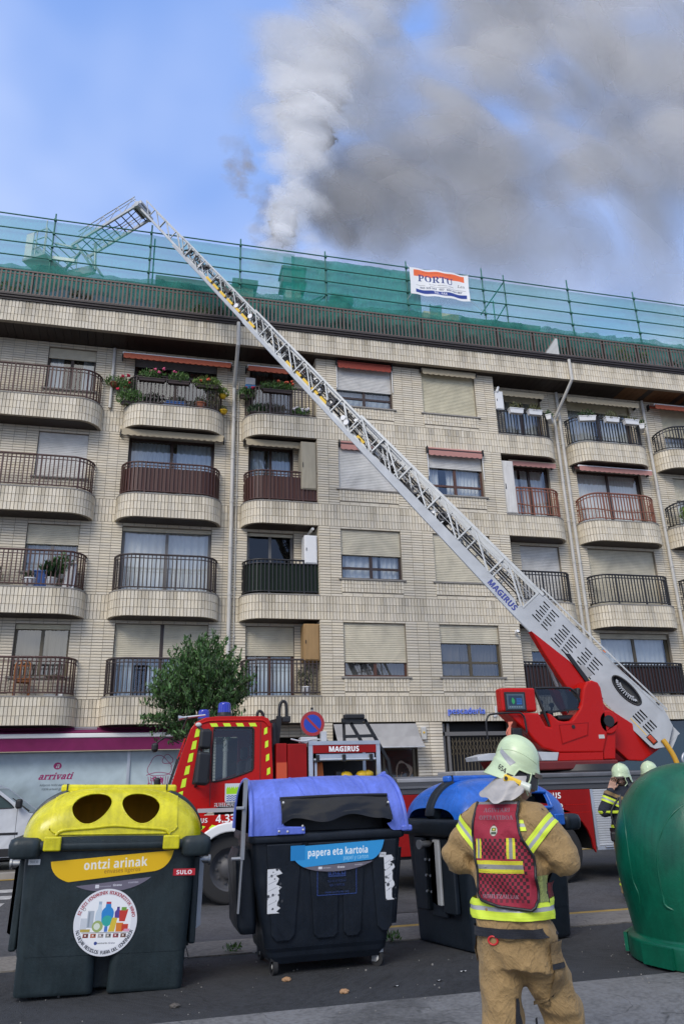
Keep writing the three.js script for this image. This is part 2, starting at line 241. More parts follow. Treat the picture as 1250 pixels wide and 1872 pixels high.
function balcony(x0, x1, L, R, k, o) {
  const g = part(bld, 'balcony'), y = YK[k], path = planPath(x0, x1, L, R, 0, 12), ap = alongPath(path);
  const closed = (inset, zBack) => [...planPath(x0, x1, L, R, inset, 12), [x1 - (R ? inset : 0), zBack], [x0 + (L ? inset : 0), zBack]].map(([x, z]) => [x, -z]);
  M(g, 'spandrel', exY(closed(0.012, zW + 0.001), BH, y), MT.mortar);
  const n = Math.round(ap.len / SB[0]), w = ap.len / n, h = BH / 3;
  for (let a = 0; a < n; a++) { const q = ap.at((a + 0.5) * w); for (let b = 0; b < 3; b++) brickList.push([q.x, y + (b + 0.5) * h, q.z, q.a, w - 0.017, h - 0.011]); }
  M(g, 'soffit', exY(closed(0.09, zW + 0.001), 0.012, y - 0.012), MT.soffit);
  M(g, 'cap', exY(closed(-0.025, zW + 0.002), 0.035, y + BH), MT.stone);
  // railing
  const rm = o.rail, ry = y + BH + 0.035, H = o.h ?? 1.02, rp = planPath(x0, x1, L, R, 0.07, 10), ra = alongPath(rp), arch = (s) => (o.arch ? o.arch * (1 - Math.pow(2 * s / ra.len - 1, 4)) - o.arch : 0);
  const N = Math.round(ra.len / 0.055), line = (yy, f) => { const pts = []; for (let i = 0; i <= N; i++) { const s = (i / N) * ra.len, q = ra.at(s); pts.push(V(q.x, yy + f(s), q.z)); } return pts; };
  M(g, 'handrail', [new THREE.TubeGeometry(new THREE.CatmullRomCurve3(line(ry + H, arch)), N, 0.03, 6)], rm);
  M(g, 'bottom_rail', [new THREE.TubeGeometry(new THREE.CatmullRomCurve3(line(ry + 0.09, () => 0)), N, 0.02, 6), new THREE.TubeGeometry(new THREE.CatmullRomCurve3(line(ry + H - 0.11, arch)), N, 0.016, 6)], rm);
  const nb = Math.round(ra.len / 0.118), rest = [];
  for (let i = 0; i <= nb; i++) {
    const s = (i / nb) * ra.len, q = ra.at(s), hh = H - 0.02 + arch(s) + (o.tall ?? 0), post = i % 9 === 0;
    const geo = () => bx(post ? 0.045 : 0.03, hh - (post ? 0 : 0.07), post ? 0.045 : 0.03, 0, 0, 0);
    const yy = ry + (post ? 0 : 0.07) + (hh - (post ? 0 : 0.07)) / 2;
    if (nBars < 290 && x1 > -2 && x0 < 18) { const key = hh.toFixed(3) + post; if (!BAR.has(key)) BAR.set(key, geo()); const m = M(g, 'bar', BAR.get(key), rm, true); m.position.set(q.x, yy, q.z); m.rotation.y = q.a; nBars++; } else rest.push(place(geo(), q.x, yy, q.z, 0, q.a, 0));
  }
  if (rest.length) { const m = M(g, 'railing_bars', rest, rm); m.userData.kind = 'stuff'; }
  if (o.panel) { const pp = planPath(x0, x1, L, R, 0.1, 10), a2 = alongPath(pp), pos = [], idx = []; const K = 60; for (let i = 0; i <= K; i++) { const q = a2.at((i / K) * a2.len), wv = 0.006 * Math.sin(i * 1.7); for (const yy of [ry + 0.06, ry + H - (o.panelGap ?? 0.16)]) pos.push(q.x, yy, q.z + wv); } for (let i = 0; i < K; i++) idx.push(i * 2, i * 2 + 2, i * 2 + 1, i * 2 + 1, i * 2 + 2, i * 2 + 3); const ge = new THREE.BufferGeometry(); ge.setAttribute('position', new THREE.Float32BufferAttribute(pos, 3)); ge.setIndex(idx); ge.computeVertexNormals(); M(g, 'screen', ge, o.panel).material.side = THREE.DoubleSide; }
  if (o.ripple) { // wavy lower rail of the copper balconies
    M(g, 'wavy_rail', new THREE.TubeGeometry(new THREE.CatmullRomCurve3(line(ry + 0.42, (s) => -0.16 * Math.sin((s / ra.len) * Math.PI) + 0.1)), N, 0.02, 6), rm);
  }
  return { g, ry, H, ra, path: ap };
}
const A0 = -1.42, A1 = 1.68, E0 = 14.02, E1 = 17.12, B0 = 2.32, D1 = 13.38;
const balc = {};
const R = MT;
for (const [key, x0, x1, L, Rr, spec] of [
  ['A', A0, A1, true, true, [{ rail: R.rail }, { rail: R.rail, h: 1.06 }, { rail: R.railRed, panel: R.panelRed }, { rail: R.rail }]],
  ['B', B0, 4.65, true, false, [{ rail: R.rail }, { rail: R.railBlack, h: 1.06, panel: mat(0.012, 0.035, 0.02, { roughness: 0.9, map: T_fine }), panelGap: 0.1 }, { rail: R.railRed, panel: R.panelRed }, { rail: R.rail }]],
  ['D', 11.05, D1, false, true, [{ rail: R.railBlack, panel: R.panelBrown, panelGap: 0.06 }, { rail: R.railBlack }, { rail: R.railCopper, arch: 0.12, ripple: true }, { rail: R.railBlack }]],
  ['E', E0, E1, true, true, [{ rail: R.railBlack, panel: R.panelBrown, panelGap: 0.06 }, { rail: R.railBlack }, { rail: R.railCopper, arch: 0.18, ripple: true }, { rail: R.railBlack }]],
  ['G', -8.6, -2.08, true, true, [{ rail: R.railRed }, { rail: R.railRed, h: 1.06 }, { rail: R.railRed }, { rail: R.railRed }]],
  ['F', 17.62, 23.6, true, true, [{ rail: R.railBlack }, { rail: R.railBlack }, { rail: R.railBlack, arch: 0.25 }, { rail: R.railBlack, arch: 0.35 }]],
]) balc[key] = spec.map((o, k) => balcony(x0, x1, L, Rr, k, o));
// windows and balcony doors
const wavy = (w, h, amp, waves, n = 60) => { const g = new THREE.PlaneGeometry(w, h, n, 1), p = g.attributes.position; for (let i = 0; i < p.count; i++) p.setZ(i, amp * Math.sin((p.getX(i) / w) * waves * 6.283 + Math.sin(i) * 0.4)); g.computeVertexNormals(); return g; };
const slats = (w, h) => { const n = Math.max(2, Math.round(h / 0.055)), s = h / n, pts = [[-0.02, 0]]; for (let i = 0; i < n; i++) pts.push([0.0, i * s + 0.006], [0.010, i * s + s * 0.3], [0.010, i * s + s * 0.75], [0.0, i * s + s - 0.006]); pts.push([-0.02, h]); return ex(pts, w, 0, -w / 2).rotateY(-Math.PI / 2); };
function glazing(name, x0, x1, y0, y1, zWall, o) { // recessed frame, panes, shutter, curtain
  const g = part(bld, name), z = zWall - (o.recess ?? 0.11), f = o.frame ?? MT.frameBrown, w = x1 - x0, sh = o.shutter ?? 0, fw = o.fw ?? 0.06, n = o.leaves ?? 2;
  const F = []; F.push(bb(x0, x0 + fw, y0, y1, z - 0.06, z), bb(x1 - fw, x1, y0, y1, z - 0.06, z), bb(x0 + fw, x1 - fw, y0, y0 + fw, z - 0.06, z - 0.001), bb(x0 + fw, x1 - fw, y1 - fw, y1, z - 0.06, z - 0.001));
  const pw = (w - 2 * fw) / n;
  for (let i = 1; i < n; i++) F.push(bb(x0 + fw + i * pw - 0.045, x0 + fw + i * pw + 0.045, y0 + fw, y1 - fw, z - 0.055, z + 0.004));
  if (o.transom) F.push(bb(x0 + fw, x1 - fw, y0 + o.transom - 0.035, y0 + o.transom + 0.035, z - 0.05, z + 0.002));
  M(g, 'frame', F, f);
  for (let i = 0; i < n; i++) { const a = x0 + fw + i * pw + (i ? 0.045 : 0), b = x0 + fw + (i + 1) * pw - (i < n - 1 ? 0.045 : 0); const ys = o.transom ? [[y0 + fw, y0 + o.transom - 0.035], [y0 + o.transom + 0.035, y1 - fw]] : [[y0 + fw, y1 - fw]]; for (const [p, q] of ys) M(g, 'pane', new THREE.PlaneGeometry(b - a, q - p).rotateX(rr(-0.006, 0.006)).rotateY(rr(-0.01, 0.01)).translate((a + b) / 2, (p + q) / 2, z - 0.03), o.glass ?? MT.glass); }
  if (sh > 0) { const h = (y1 - y0) * sh; const ss = o.split ? [[x0 + 0.01, (x0 + x1) / 2 - 0.05], [(x0 + x1) / 2 + 0.05, x1 - 0.01]] : [[x0 + 0.01, x1 - 0.01]]; for (const [a, b] of ss) M(g, 'shutter', slats(b - a, h).rotateZ(sh < 0.9 ? rr(-0.006, 0.006) : 0).translate((a + b) / 2, y1 - h, z + 0.045), o.shutMat ?? MT.shutBeige); if (o.split) M(g, 'guide', bb((x0 + x1) / 2 - 0.05, (x0 + x1) / 2 + 0.05, y1 - h, y1, z + 0.01, z + 0.06), f); }
  if (o.curtain) { const c = o.cw ?? 1, m = (x0 + x1) / 2, gp = rnd() < 0.55 ? rr(0.02, 0.16) * (x1 - x0) : 0, gs = rr(-0.25, 0.25) * (x1 - x0), cs = o.curtains ?? (gp ? [[x0 + 0.05, m + gs - gp / 2], [m + gs + gp / 2, x1 - 0.05]] : [[x0 + 0.05, x1 - 0.05]]); for (const [a, b] of cs) M(g, 'curtain', wavy((b - a) * c, (y1 - y0) - 0.08 - (o.cTop ?? 0), 0.025, (b - a) * rr(4, 9)).translate((a + b) / 2, (y0 + y1 - (o.cTop ?? 0)) / 2, z - rr(0.14, 0.24)), o.curtain); }
  if (o.sill) M(g, 'sill', rbb(x0 - 0.1, x1 + 0.1, y0 - 0.055, y0 - 0.002, zWall - 0.1, zWall + 0.075, 0.008), MT.stone);
  // reveals: dark lintel strip
  M(g, 'lintel', bb(x0, x1, y1 - 0.001, y1 + 0.03, zWall - 0.3, zWall - 0.002), MT.mortar);
  return g;
}
function awning(x0, x1, y, z, m, o = {}) { // retracted awning: cassette bar, rolled cloth, scalloped valance
  const g = part(bld, 'awning'), w = x1 - x0, n = Math.round(w / 0.19), pts = [[x0, 0.02]];
  pts.push([x0, -0.13]); for (let i = 0; i < n * 6; i++) { const t = i / (n * 6); pts.push([x0 + t * w, -0.14 - 0.03 * Math.abs(Math.sin(t * n * Math.PI))]); } pts.push([x1, -0.13], [x1, 0.02]);
  M(g, 'valance', ex(pts, 0.006).translate(0, y, z + (o.out ?? 0.2)), m);
  M(g, 'front_bar', rbb(x0 - 0.03, x1 + 0.03, y + 0.0, y + 0.06, z + (o.out ?? 0.2) - 0.06, z + (o.out ?? 0.2) - 0.002, 0.012), o.bar ?? MT.white);
  M(g, 'cloth_roll', [cy(0.05, 0.05, w, (x0 + x1) / 2, y + 0.1, z + 0.075, 0, 0, Math.PI / 2, 14)], m);
  M(g, 'cloth', bx(w, 0.006, (o.out ?? 0.2) - 0.06, (x0 + x1) / 2, y + 0.095, z + (o.out ?? 0.2) / 2 + 0.02, 0.45, 0, 0), m);
  for (const x of [x0 - 0.06, x1 + 0.03]) M(g, 'bracket', bb(x, x + 0.03, y - 0.06, y + 0.16, z, z + 0.16), MT.black);
}
const S = (k) => YK[k] + 1.29, T = (k) => yTop(k) - 0.07, Dy = (k) => YK[k] + BH + 0.037, Dt = (k) => yTop(k) - 0.1;
const win = (c, k, o) => glazing('window', c[0], c[1], S(k), T(k), zC, { sill: true, transom: 0.36, ...o });
win(CW1, 0, { shutter: 0.74, frame: MT.frameWood, transom: 0, curtain: MT.curtainDark });
win(CW1, 1, { shutter: 0.52, frame: MT.frameBrown, curtain: MT.curtain });
win(CW1, 2, { shutter: 0.985, shutMat: MT.shutWhite }); win(CW1, 3, { shutter: 0.62, shutMat: MT.shutWhite, curtain: MT.curtainBlue, cTop: 0.1 });
win(CW2, 0, { shutter: 0.36, frame: MT.frameOlive, transom: 0.45, curtain: MT.curtainDark });
win(CW2, 1, { shutter: 0.985 }); win(CW2, 2, { shutter: 0.40, shutMat: MT.shutWhite, frame: MT.frameWood, curtain: MT.curtain }); win(CW2, 3, { shutter: 0.985, shutMat: MT.shutYellow });
awning(5.38, 7.24, T(3) - 0.1, zC, MT.awnRed, { out: 0.14, bar: MT.awnRed }); awning(5.42, 6.5, T(2) - 0.08, zC - 0.09, MT.awnPink, { out: 0.12, bar: MT.black }); awning(8.4, 10.3, T(2) - 0.1, zC, MT.awnPink, { out: 0.14, bar: MT.black }); awning(8.37, 10.33, T(3) - 0.02, zC, MT.awnBeige, { out: 0.16, bar: MT.awnBeige });
for (const [c, k, zz] of [[CW1, 3, 0], [CW2, 2, 0]]) { const g = part(bld, 'awning_arm'); for (const x of c) M(g, 'arm', rod([x, T(k) - 0.1, zC + 0.07], [x, T(k) - 1.0, zC + 0.07], 0.014, 6), MT.white); }
const door = (c, k, z, o) => glazing('balcony_door', c[0], c[1], Dy(k), Dt(k), z, { fw: 0.085, recess: 0.14, ...o });
door(DA, 0, zW, { shutter: 0.46, split: true, curtain: MT.curtainBlue }); door(DA, 1, zW, { shutter: 0.06, frame: MT.frameGrey, curtain: MT.curtain }); door(DA, 2, zW, { curtain: MT.curtainBlue, frame: MT.frameBrown }); door(DA, 3, zW, { shutter: 0.2, shutMat: MT.grey, curtain: MT.curtainDark, curtains: [[-0.2, 1.3]] });
door(DB, 0, zW, { shutter: 0.42, curtain: MT.curtainBlue, frame: MT.frameWood }); door(DB, 1, zW, { shutter: 0.05, frame: MT.frameGrey, glass: glassDark }); door(DB, 2, zW, { frame: MT.frameBrown, curtain: MT.curtainBlue }); door(DB, 3, zW, { frame: MT.frameBrown, curtain: MT.curtainDark });
door(DD, 0, zW, { frame: MT.frameOlive, shutter: 0.3, curtain: MT.curtainDark }); door(DD, 1, zW, { shutter: 0.99, shutMat: MT.shutWhite }); door(DD, 2, zW, { frame: MT.frameBrown, curtain: MT.curtain }); door(DD, 3, zW, { frame: MT.frameBrown, curtain: MT.curtain, shutter: 0.2 });
door(DE, 0, zW, { frame: MT.frameOlive, curtain: MT.curtain, shutter: 0.08 }); door(DE, 1, zW, { shutter: 0.99 }); door(DE, 2, zW, { frame: MT.frameBrown, curtain: MT.curtain }); door(DE, 3, zW, { frame: MT.frameBrown, curtain: MT.curtain, shutter: 0.25, shutMat: MT.shutYellow });
const winL = (k, o) => glazing('window', WL[0], WL[1], YK[k] + BH + 0.62, yTop(k) - 0.16, zW, { sill: true, ...o });
winL(0, { frame: MT.frameOlive, curtain: MT.curtainDark, shutter: 0.1, shutMat: MT.shutYellow }); winL(1, { shutter: 0.42, frame: MT.frameGrey, curtain: MT.curtain }); winL(2, { shutter: 0.99, shutMat: MT.shutWhite }); winL(3, { shutter: 0.25, frame: MT.frameBrown, curtain: MT.curtainBlue, curtains: [[-3.8, -3.4], [-2.8, -2.45]] });
for (let k = 0; k < 4; k++) { door([-8.2, -6.6], k, zW, { curtain: MT.curtain }); glazing('balcony_door', WF[0], WF[1], Dy(k), yTop(k) - 0.16, zW, { frame: MT.frameGrey, curtain: MT.curtain, shutter: [0.1, 0.99, 0.42, 0.6][k], shutMat: k === 3 ? MT.shutYellow : MT.shutBeige, fw: 0.07 }); door([21.3, 23], k, zW, { curtain: MT.curtain }); }
awning(DA[0] - 0.35, DA[1] + 0.42, Dt(3) - 0.3, zW, MT.awnOrange, { out: 0.45 }); awning(DA[0] - 0.22, DA[1] + 0.24, Dt(2) + 0.0, zW, MT.awnBeige, { out: 0.42, bar: MT.awnBeige });
awning(2.42, 4.3, Dt(3) - 0.32, zW, MT.awnOrange, { out: 0.45 }); awning(2.4, 4.15, Dt(2) - 0.02, zW, MT.awnBeige, { out: 0.4, bar: MT.awnBeige });
awning(11.35, 13.15, Dt(3) - 0.3, zW, MT.awnBeige, { out: 0.4, bar: MT.awnBeige }); awning(11.5, 13.25, Dt(2) - 0.05, zW, MT.awnPink, { out: 0.4, bar: MT.awnBeige });
awning(DE[0] - 0.2, DE[1] + 0.15, Dt(3) - 0.3, zW, MT.awnBeige, { out: 0.42, bar: MT.awnBeige }); awning(DE[0] - 0.1, DE[1] + 0.2, Dt(2) - 0.05, zW, MT.awnPink, { out: 0.42, bar: MT.white }); awning(17.75, 20.4, Dt(3) - 0.25, zW, MT.awnOrange, { out: 0.45 });
// body behind the openings, slabs, soffits, coping, roof
M(bld, 'wall', mortarG, MT.mortar);
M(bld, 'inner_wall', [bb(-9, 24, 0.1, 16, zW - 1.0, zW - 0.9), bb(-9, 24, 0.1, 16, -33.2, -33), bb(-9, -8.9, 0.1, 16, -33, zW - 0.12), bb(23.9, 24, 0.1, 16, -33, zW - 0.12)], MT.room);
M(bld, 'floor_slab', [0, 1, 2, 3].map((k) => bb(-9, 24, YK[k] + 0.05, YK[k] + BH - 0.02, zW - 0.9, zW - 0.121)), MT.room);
M(bld, 'terrace_floor', bb(-9, 24, 15.6, 15.98, -33, zB - 0.121), MT.stone);
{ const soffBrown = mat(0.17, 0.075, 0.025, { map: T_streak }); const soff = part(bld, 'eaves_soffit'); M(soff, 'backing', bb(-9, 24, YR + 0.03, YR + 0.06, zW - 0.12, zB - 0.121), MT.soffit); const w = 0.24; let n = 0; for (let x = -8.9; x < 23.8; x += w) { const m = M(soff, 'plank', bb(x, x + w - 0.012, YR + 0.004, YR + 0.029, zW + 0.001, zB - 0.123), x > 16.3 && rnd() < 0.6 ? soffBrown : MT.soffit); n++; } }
M(bld, 'coping', [bb(-9, 24, 15.931, 16.0, zB - 0.12, zB + 0.06), bb(-9, 24, 16.001, 16.07, zB - 0.12, zB + 0.10), bb(-9, 24, 16.071, 16.13, zB - 0.14, zB + 0.13)], MT.coping);
{ // roof terrace railing: posts, rails and flat upright slats
  const g = part(bld, 'terrace_railing'), z = zB - 0.03, slat = bb(-0.027, 0.027, 0, 0.86, -0.008, 0.008), post = bb(-0.035, 0.035, 0, 1.0, -0.03, 0.03);
  M(g, 'rail', [bb(-9, 24, 16.24, 16.275, z - 0.035, z - 0.009), bb(-9, 24, 16.93, 16.965, z - 0.035, z - 0.009), bb(-9, 24, 17.04, 17.09, z - 0.04, z + 0.02)], MT.railRoof);
  for (let i = 0; i * 0.13 < 30; i++) { const x = -6.5 + i * 0.13; if (i % 11 === 5) M(g, 'post', post, MT.rail, true).position.set(x, 16.13, z - 0.07); const m = M(g, 'slat', slat, MT.railRoof, true); m.position.set(x, 16.19, z); }
}
// attic storey set back on the terrace
{
  const g = part(bld, 'attic'), cream = mat(0.62, 0.55, 0.36, { map: T_grime }), teal = mat(0.10, 0.15, 0.15, { map: T_grime, roughness: 0.8 });
  M(g, 'attic_wall', [bb(-0.7, 2.1, 16, 20.3, -27.5, -25.5), bb(2.15, 3.0, 16, 20.75, -27.5, -25.6), bb(10.3, 11.9, 16, 20.7, -28, -25.6), bb(11.95, 15.4, 16, 20.25, -28, -25.5), bb(-9, 24, 16, 18.1, -31, -26.2)], cream);
  M(g, 'attic_roof', [bb(-0.85, 2.12, 20.3, 20.55, -27.6, -25.2), bb(2.13, 3.15, 20.75, 20.95, -27.6, -25.3), bb(11.9, 15.6, 20.25, 20.42, -28.1, -25.3), bb(-9, 24, 18.1, 18.3, -31.2, -25.9)], teal);
  const c = part(bld, 'chimney'); M(c, 'stack', bb(4.15, 4.75, 16, 20.3, -25.1, -24.5), mat(0.5, 0.48, 0.42, { map: T_streak })); M(c, 'cap', [bb(3.95, 4.95, 20.3, 20.42, -25.2, -24.3), bb(4.0, 4.9, 20.42, 20.95, -25.15, -24.35), bb(3.95, 4.95, 20.95, 21.08, -25.2, -24.3)], mat(0.12, 0.12, 0.12, { map: T_grime }));
  const c2 = part(bld, 'chimney'); M(c2, 'stack', [bb(6.3, 7.0, 16, 20.4, -26, -25.4)], mat(0.10, 0.12, 0.11)); M(c2, 'cap', bb(6.2, 7.1, 20.4, 20.8, -26.1, -25.3), mat(0.08, 0.09, 0.09));
}
// drainpipes
const pipe = (pts, r = 0.055) => { const g = part(bld, 'drainpipe'); for (let i = 0; i + 1 < pts.length; i++) { M(g, 'pipe', rod(pts[i], pts[i + 1], r, 14), MT.pipe); } const c = []; for (const p of pts.slice(1, -1)) c.push(new THREE.SphereGeometry(r * 1.03, 12, 8).translate(...p)); const [a, b] = [pts.at(-2), pts.at(-1)]; for (let y = b[1] + 1; y < a[1] - 0.3; y += 1.48) c.push(cy(r + 0.012, r + 0.012, 0.07, a[0], y, a[2], 0, 0, 0, 14), bb(a[0] - 0.012, a[0] + 0.012, y - 0.02, y + 0.02, zW, a[2])); M(g, 'collar', c, MT.pipe); };
pipe([[2.0, 15.98, zB + 0.085], [2.0, 15.12, zB + 0.085], [2.0, 14.1, zW + 0.12], [2.0, 0.2, zW + 0.12]], 0.06); pipe([[13.95, 15.98, zB + 0.085], [13.95, 15.15, zB + 0.085], [13.62, 14.0, zW + 0.12], [13.62, 0.2, zW + 0.12]]); pipe([[13.85, 15.15, zW + 0.1], [13.85, 14.2, zW + 0.1], [13.85, 0.2, zW + 0.1]]); pipe([[17.44, 15.15, zW + 0.12], [17.44, 14.2, zW + 0.12], [17.44, 0.2, zW + 0.12]]);
pipe([[-1.86, 15.15, zW + 0.08], [-1.86, 14.6, zW + 0.08], [-1.86, 13.0, zW + 0.08]], 0.05); pipe([[2.16, 15.15, zW + 0.05], [2.16, 15, zW + 0.05], [2.16, 3.4, zW + 0.05]], 0.016);
// bricks: the nearest pillar piece by piece, the rest as real geometry in one part
{
  const variants = [[0.81, 0.722, 0.57], [0.76, 0.67, 0.52], [0.85, 0.765, 0.61], [0.73, 0.64, 0.49], [0.80, 0.725, 0.59]].map(([r, g, b]) => mat(r, g, b, { map: T_grime, roughness: 0.6 }));
  const w = part(bld, 'pillar'); const geo = new Map();
  frontBricks.slice(0, 295).forEach(([x, y, z, a, bw, bh]) => { const key = bw.toFixed(3) + bh.toFixed(3); if (!geo.has(key)) geo.set(key, uvm(bx(bw, bh, 0.034, 0, 0, 0))); const m = M(w, 'brick', geo.get(key), variants[(rnd() * 5) | 0], true); m.position.set(x, y, z); m.rotation.y = a; });
  const im = new THREE.InstancedMesh(uvm(new THREE.BoxGeometry(1, 1, 1)), MT.brick, brickList.length), q = new THREE.Quaternion(), e = new THREE.Euler(), c = new THREE.Color();
  brickList.forEach(([x, y, z, a, bw, bh], i) => { e.set(rr(-0.006, 0.006), a + rr(-0.008, 0.008), 0); im.setMatrixAt(i, new THREE.Matrix4().compose(V(x, y, z), q.setFromEuler(e), V(bw, bh, 0.034)));
    const big = 0.09 * fbm(x * 0.35, y * 0.3, 4, 3); let dirt = 0; for (const yc of [...YK.map((q) => q + BH), 15.93]) { const d = yc - y; if (d > -0.02 && d < 0.75) dirt = Math.max(dirt, sstep(0.02, 0.36, fbm(x * 2.6, yc, z, 3) + 0.12) * (1 - d / 0.8) * (yc > 15 ? 0.45 : 0.36)); } for (const k of YK) { const d = k + 1.27 - y; if (d > 0 && d < 0.6 && z > zC - 0.05) dirt = Math.max(dirt, sstep(0.1, 0.4, fbm(x * 4, k, 2, 2) + 0.1) * (1 - d / 0.6) * 0.2); } const v = (0.95 + rr(-0.09, 0.05) + big * 1.6) * (1 - dirt), wmt = rr(-0.03, 0.03) + dirt * 0.04; im.setColorAt(i, c.setRGB(v + wmt * 0.4, v, v - wmt)); });
  im.name = 'bricks'; im.castShadow = im.receiveShadow = true; im.userData.kind = 'stuff'; bld.add(im);
}
// ---------- printed decals ----------
function decalMat(w, h, res, draw, o = {}) {
  const t = canvas(Math.max(8, Math.round(w * res)), Math.max(8, Math.round(h * res)), (c, W, H) => { c.clearRect(0, 0, W, H); c.save(); draw(c, W, H); c.restore(); });
  return new THREE.MeshStandardMaterial({ map: t, transparent: true, roughness: o.roughness ?? 0.5 });
}
function decal(parent, name, w, h, res, draw, pos, rot = [0, 0, 0], o = {}) {
  const m = new THREE.Mesh(new THREE.PlaneGeometry(w, h), decalMat(w, h, res, draw, o)); m.name = name; m.position.set(...pos); m.rotation.set(...rot); m.castShadow = false; m.receiveShadow = true; parent.add(m); return m;
}
const txt = (c, s, x, y, font, fill, o = {}) => { c.save(); c.translate(x, y); if (o.skew) c.transform(1, 0, -o.skew, 1, 0, 0); if (o.sx) c.scale(o.sx, 1); c.font = font; c.fillStyle = fill; c.textAlign = o.align ?? 'center'; c.textBaseline = o.base ?? 'middle'; if (o.stroke) { c.lineWidth = o.lw; c.strokeStyle = o.stroke; c.lineJoin = 'round'; c.strokeText(s, 0, 0); } c.fillText(s, 0, 0); c.restore(); };
const rng = (sd) => { let s = sd; return () => { s = (s * 16807) % 2147483647; return s / 2147483647; }; };
// ---------- ground floor of the building ----------
{
  const g = part(bld, 'shop_window');
  const vinyl = phys(0.50, 0.60, 0.62, { roughness: 0.16, clearcoat: 0.6, map: T_grime });
  M(g, 'frame', [bb(-6.95, -6.86, 0.35, 3.0, zW - 0.1, zW), bb(-0.62, -0.54, 0.35, 3.0, zW - 0.1, zW + 0.01), bb(0.9, 0.98, 0.35, 3.0, zW - 0.1, zW), bb(-8.5, 0.98, 0.27, 0.35, zW - 0.1, zW + 0.02)], MT.alu);
  for (const [a, b] of [[-6.86, -0.62], [-0.54, 0.9]]) M(g, 'pane', bb(a, b, 0.35, 3.0, zW - 0.06, zW - 0.04), vinyl);
  M(g, 'pane', bb(-8.5, -6.95, 0.35, 3, zW - 0.06, zW - 0.04), vinyl);
  const mag = '#a01d63';
  decal(g, 'shop_name', 0.98, 0.86, 420, (c, W, H) => {
    c.fillStyle = mag; c.beginPath(); c.ellipse(W * 0.53, H * 0.2, W * 0.105, W * 0.09, 0, 0, 7); c.fill(); txt(c, 'a', W * 0.53, H * 0.19, `italic bold ${H * 0.2}px serif`, '#c3ccce');
    txt(c, 'arrivati', W * 0.5, H * 0.5, `italic bold ${H * 0.25}px serif`, mag, { sx: 1.0, skew: 0.12, stroke: mag, lw: 3 });
    txt(c, 'Adipose testu aurpegia', W * 0.5, H * 0.75, `italic ${H * 0.085}px sans-serif`, '#5b6668'); txt(c, '100% artean garesti', W * 0.5, H * 0.87, `italic ${H * 0.085}px sans-serif`, '#5b6668');
  }, [-2.42, 2.1, zW - 0.036]);
  decal(g, 'window_drawing', 0.95, 1.3, 240, (c, W, H) => { // line drawing of an ice cream cup
    c.strokeStyle = mag; c.lineWidth = 3.4; c.lineCap = 'round'; const q = rng(5); const loop = (x, y, r, k) => { c.beginPath(); for (let i = 0; i <= 40; i++) { const a = i / 40 * 6.283 * k, s = r * (0.9 + 0.12 * Math.sin(a * 3.1)); c.lineTo(x + s * Math.cos(a), y + s * 0.85 * Math.sin(a)); } c.stroke(); };
    loop(W * 0.5, H * 0.28, W * 0.36, 1.0); loop(W * 0.72, H * 0.14, W * 0.16, 1); c.beginPath(); c.moveTo(W * 0.15, H * 0.45); c.quadraticCurveTo(W * 0.5, H * 0.33, W * 0.86, H * 0.46); c.stroke();
    for (let i = 0; i < 9; i++) { c.beginPath(); c.moveTo(W * (0.2 + i * 0.07), H * 0.48); c.lineTo(W * (0.24 + i * 0.06 + q() * 0.04), H * 0.66); c.stroke(); } for (let i = 0; i < 10; i++) loop(W * (0.22 + 0.55 * q()), H * (0.5 + 0.14 * q()), W * 0.045, 1);
    loop(W * 0.13, H * 0.82, W * 0.14, 1); loop(W * 0.15, H * 0.8, W * 0.07, 1);
  }, [0.24, 2.0, zW - 0.036]);
  const a = part(bld, 'shop_awning'), mg_ = phys(0.20, 0.01, 0.09, { roughness: 0.85, map: T_grime });
  M(a, 'valance', bb(-8.6, 1.05, 2.72, 3.04, zW + 0.32, zW + 0.335), mg_); M(a, 'front_bar', rbb(-8.6, 1.05, 3.045, 3.16, zW + 0.27, zW + 0.36, 0.02), MT.white); M(a, 'hem', bb(-8.6, 1.05, 2.7, 2.719, zW + 0.322, zW + 0.334), MT.awnBeige);
  M(a, 'cloth', bx(9.65, 0.012, 0.36, -3.78, 3.23, zW + 0.16, 0.3, 0, 0), mg_); M(a, 'fascia', bb(-8.5, 0.98, 3.16, 3.33, zW + 0.002, zW + 0.05), mg_);
  const v = part(bld, 'vent_grille'); M(v, 'slat', [0, 1, 2, 3].map((i) => bb(-2.04, -1.46, 3.2 + i * 0.04, 3.22 + i * 0.04, zW + 0.02, zW + 0.06)), MT.lightGrey);
}
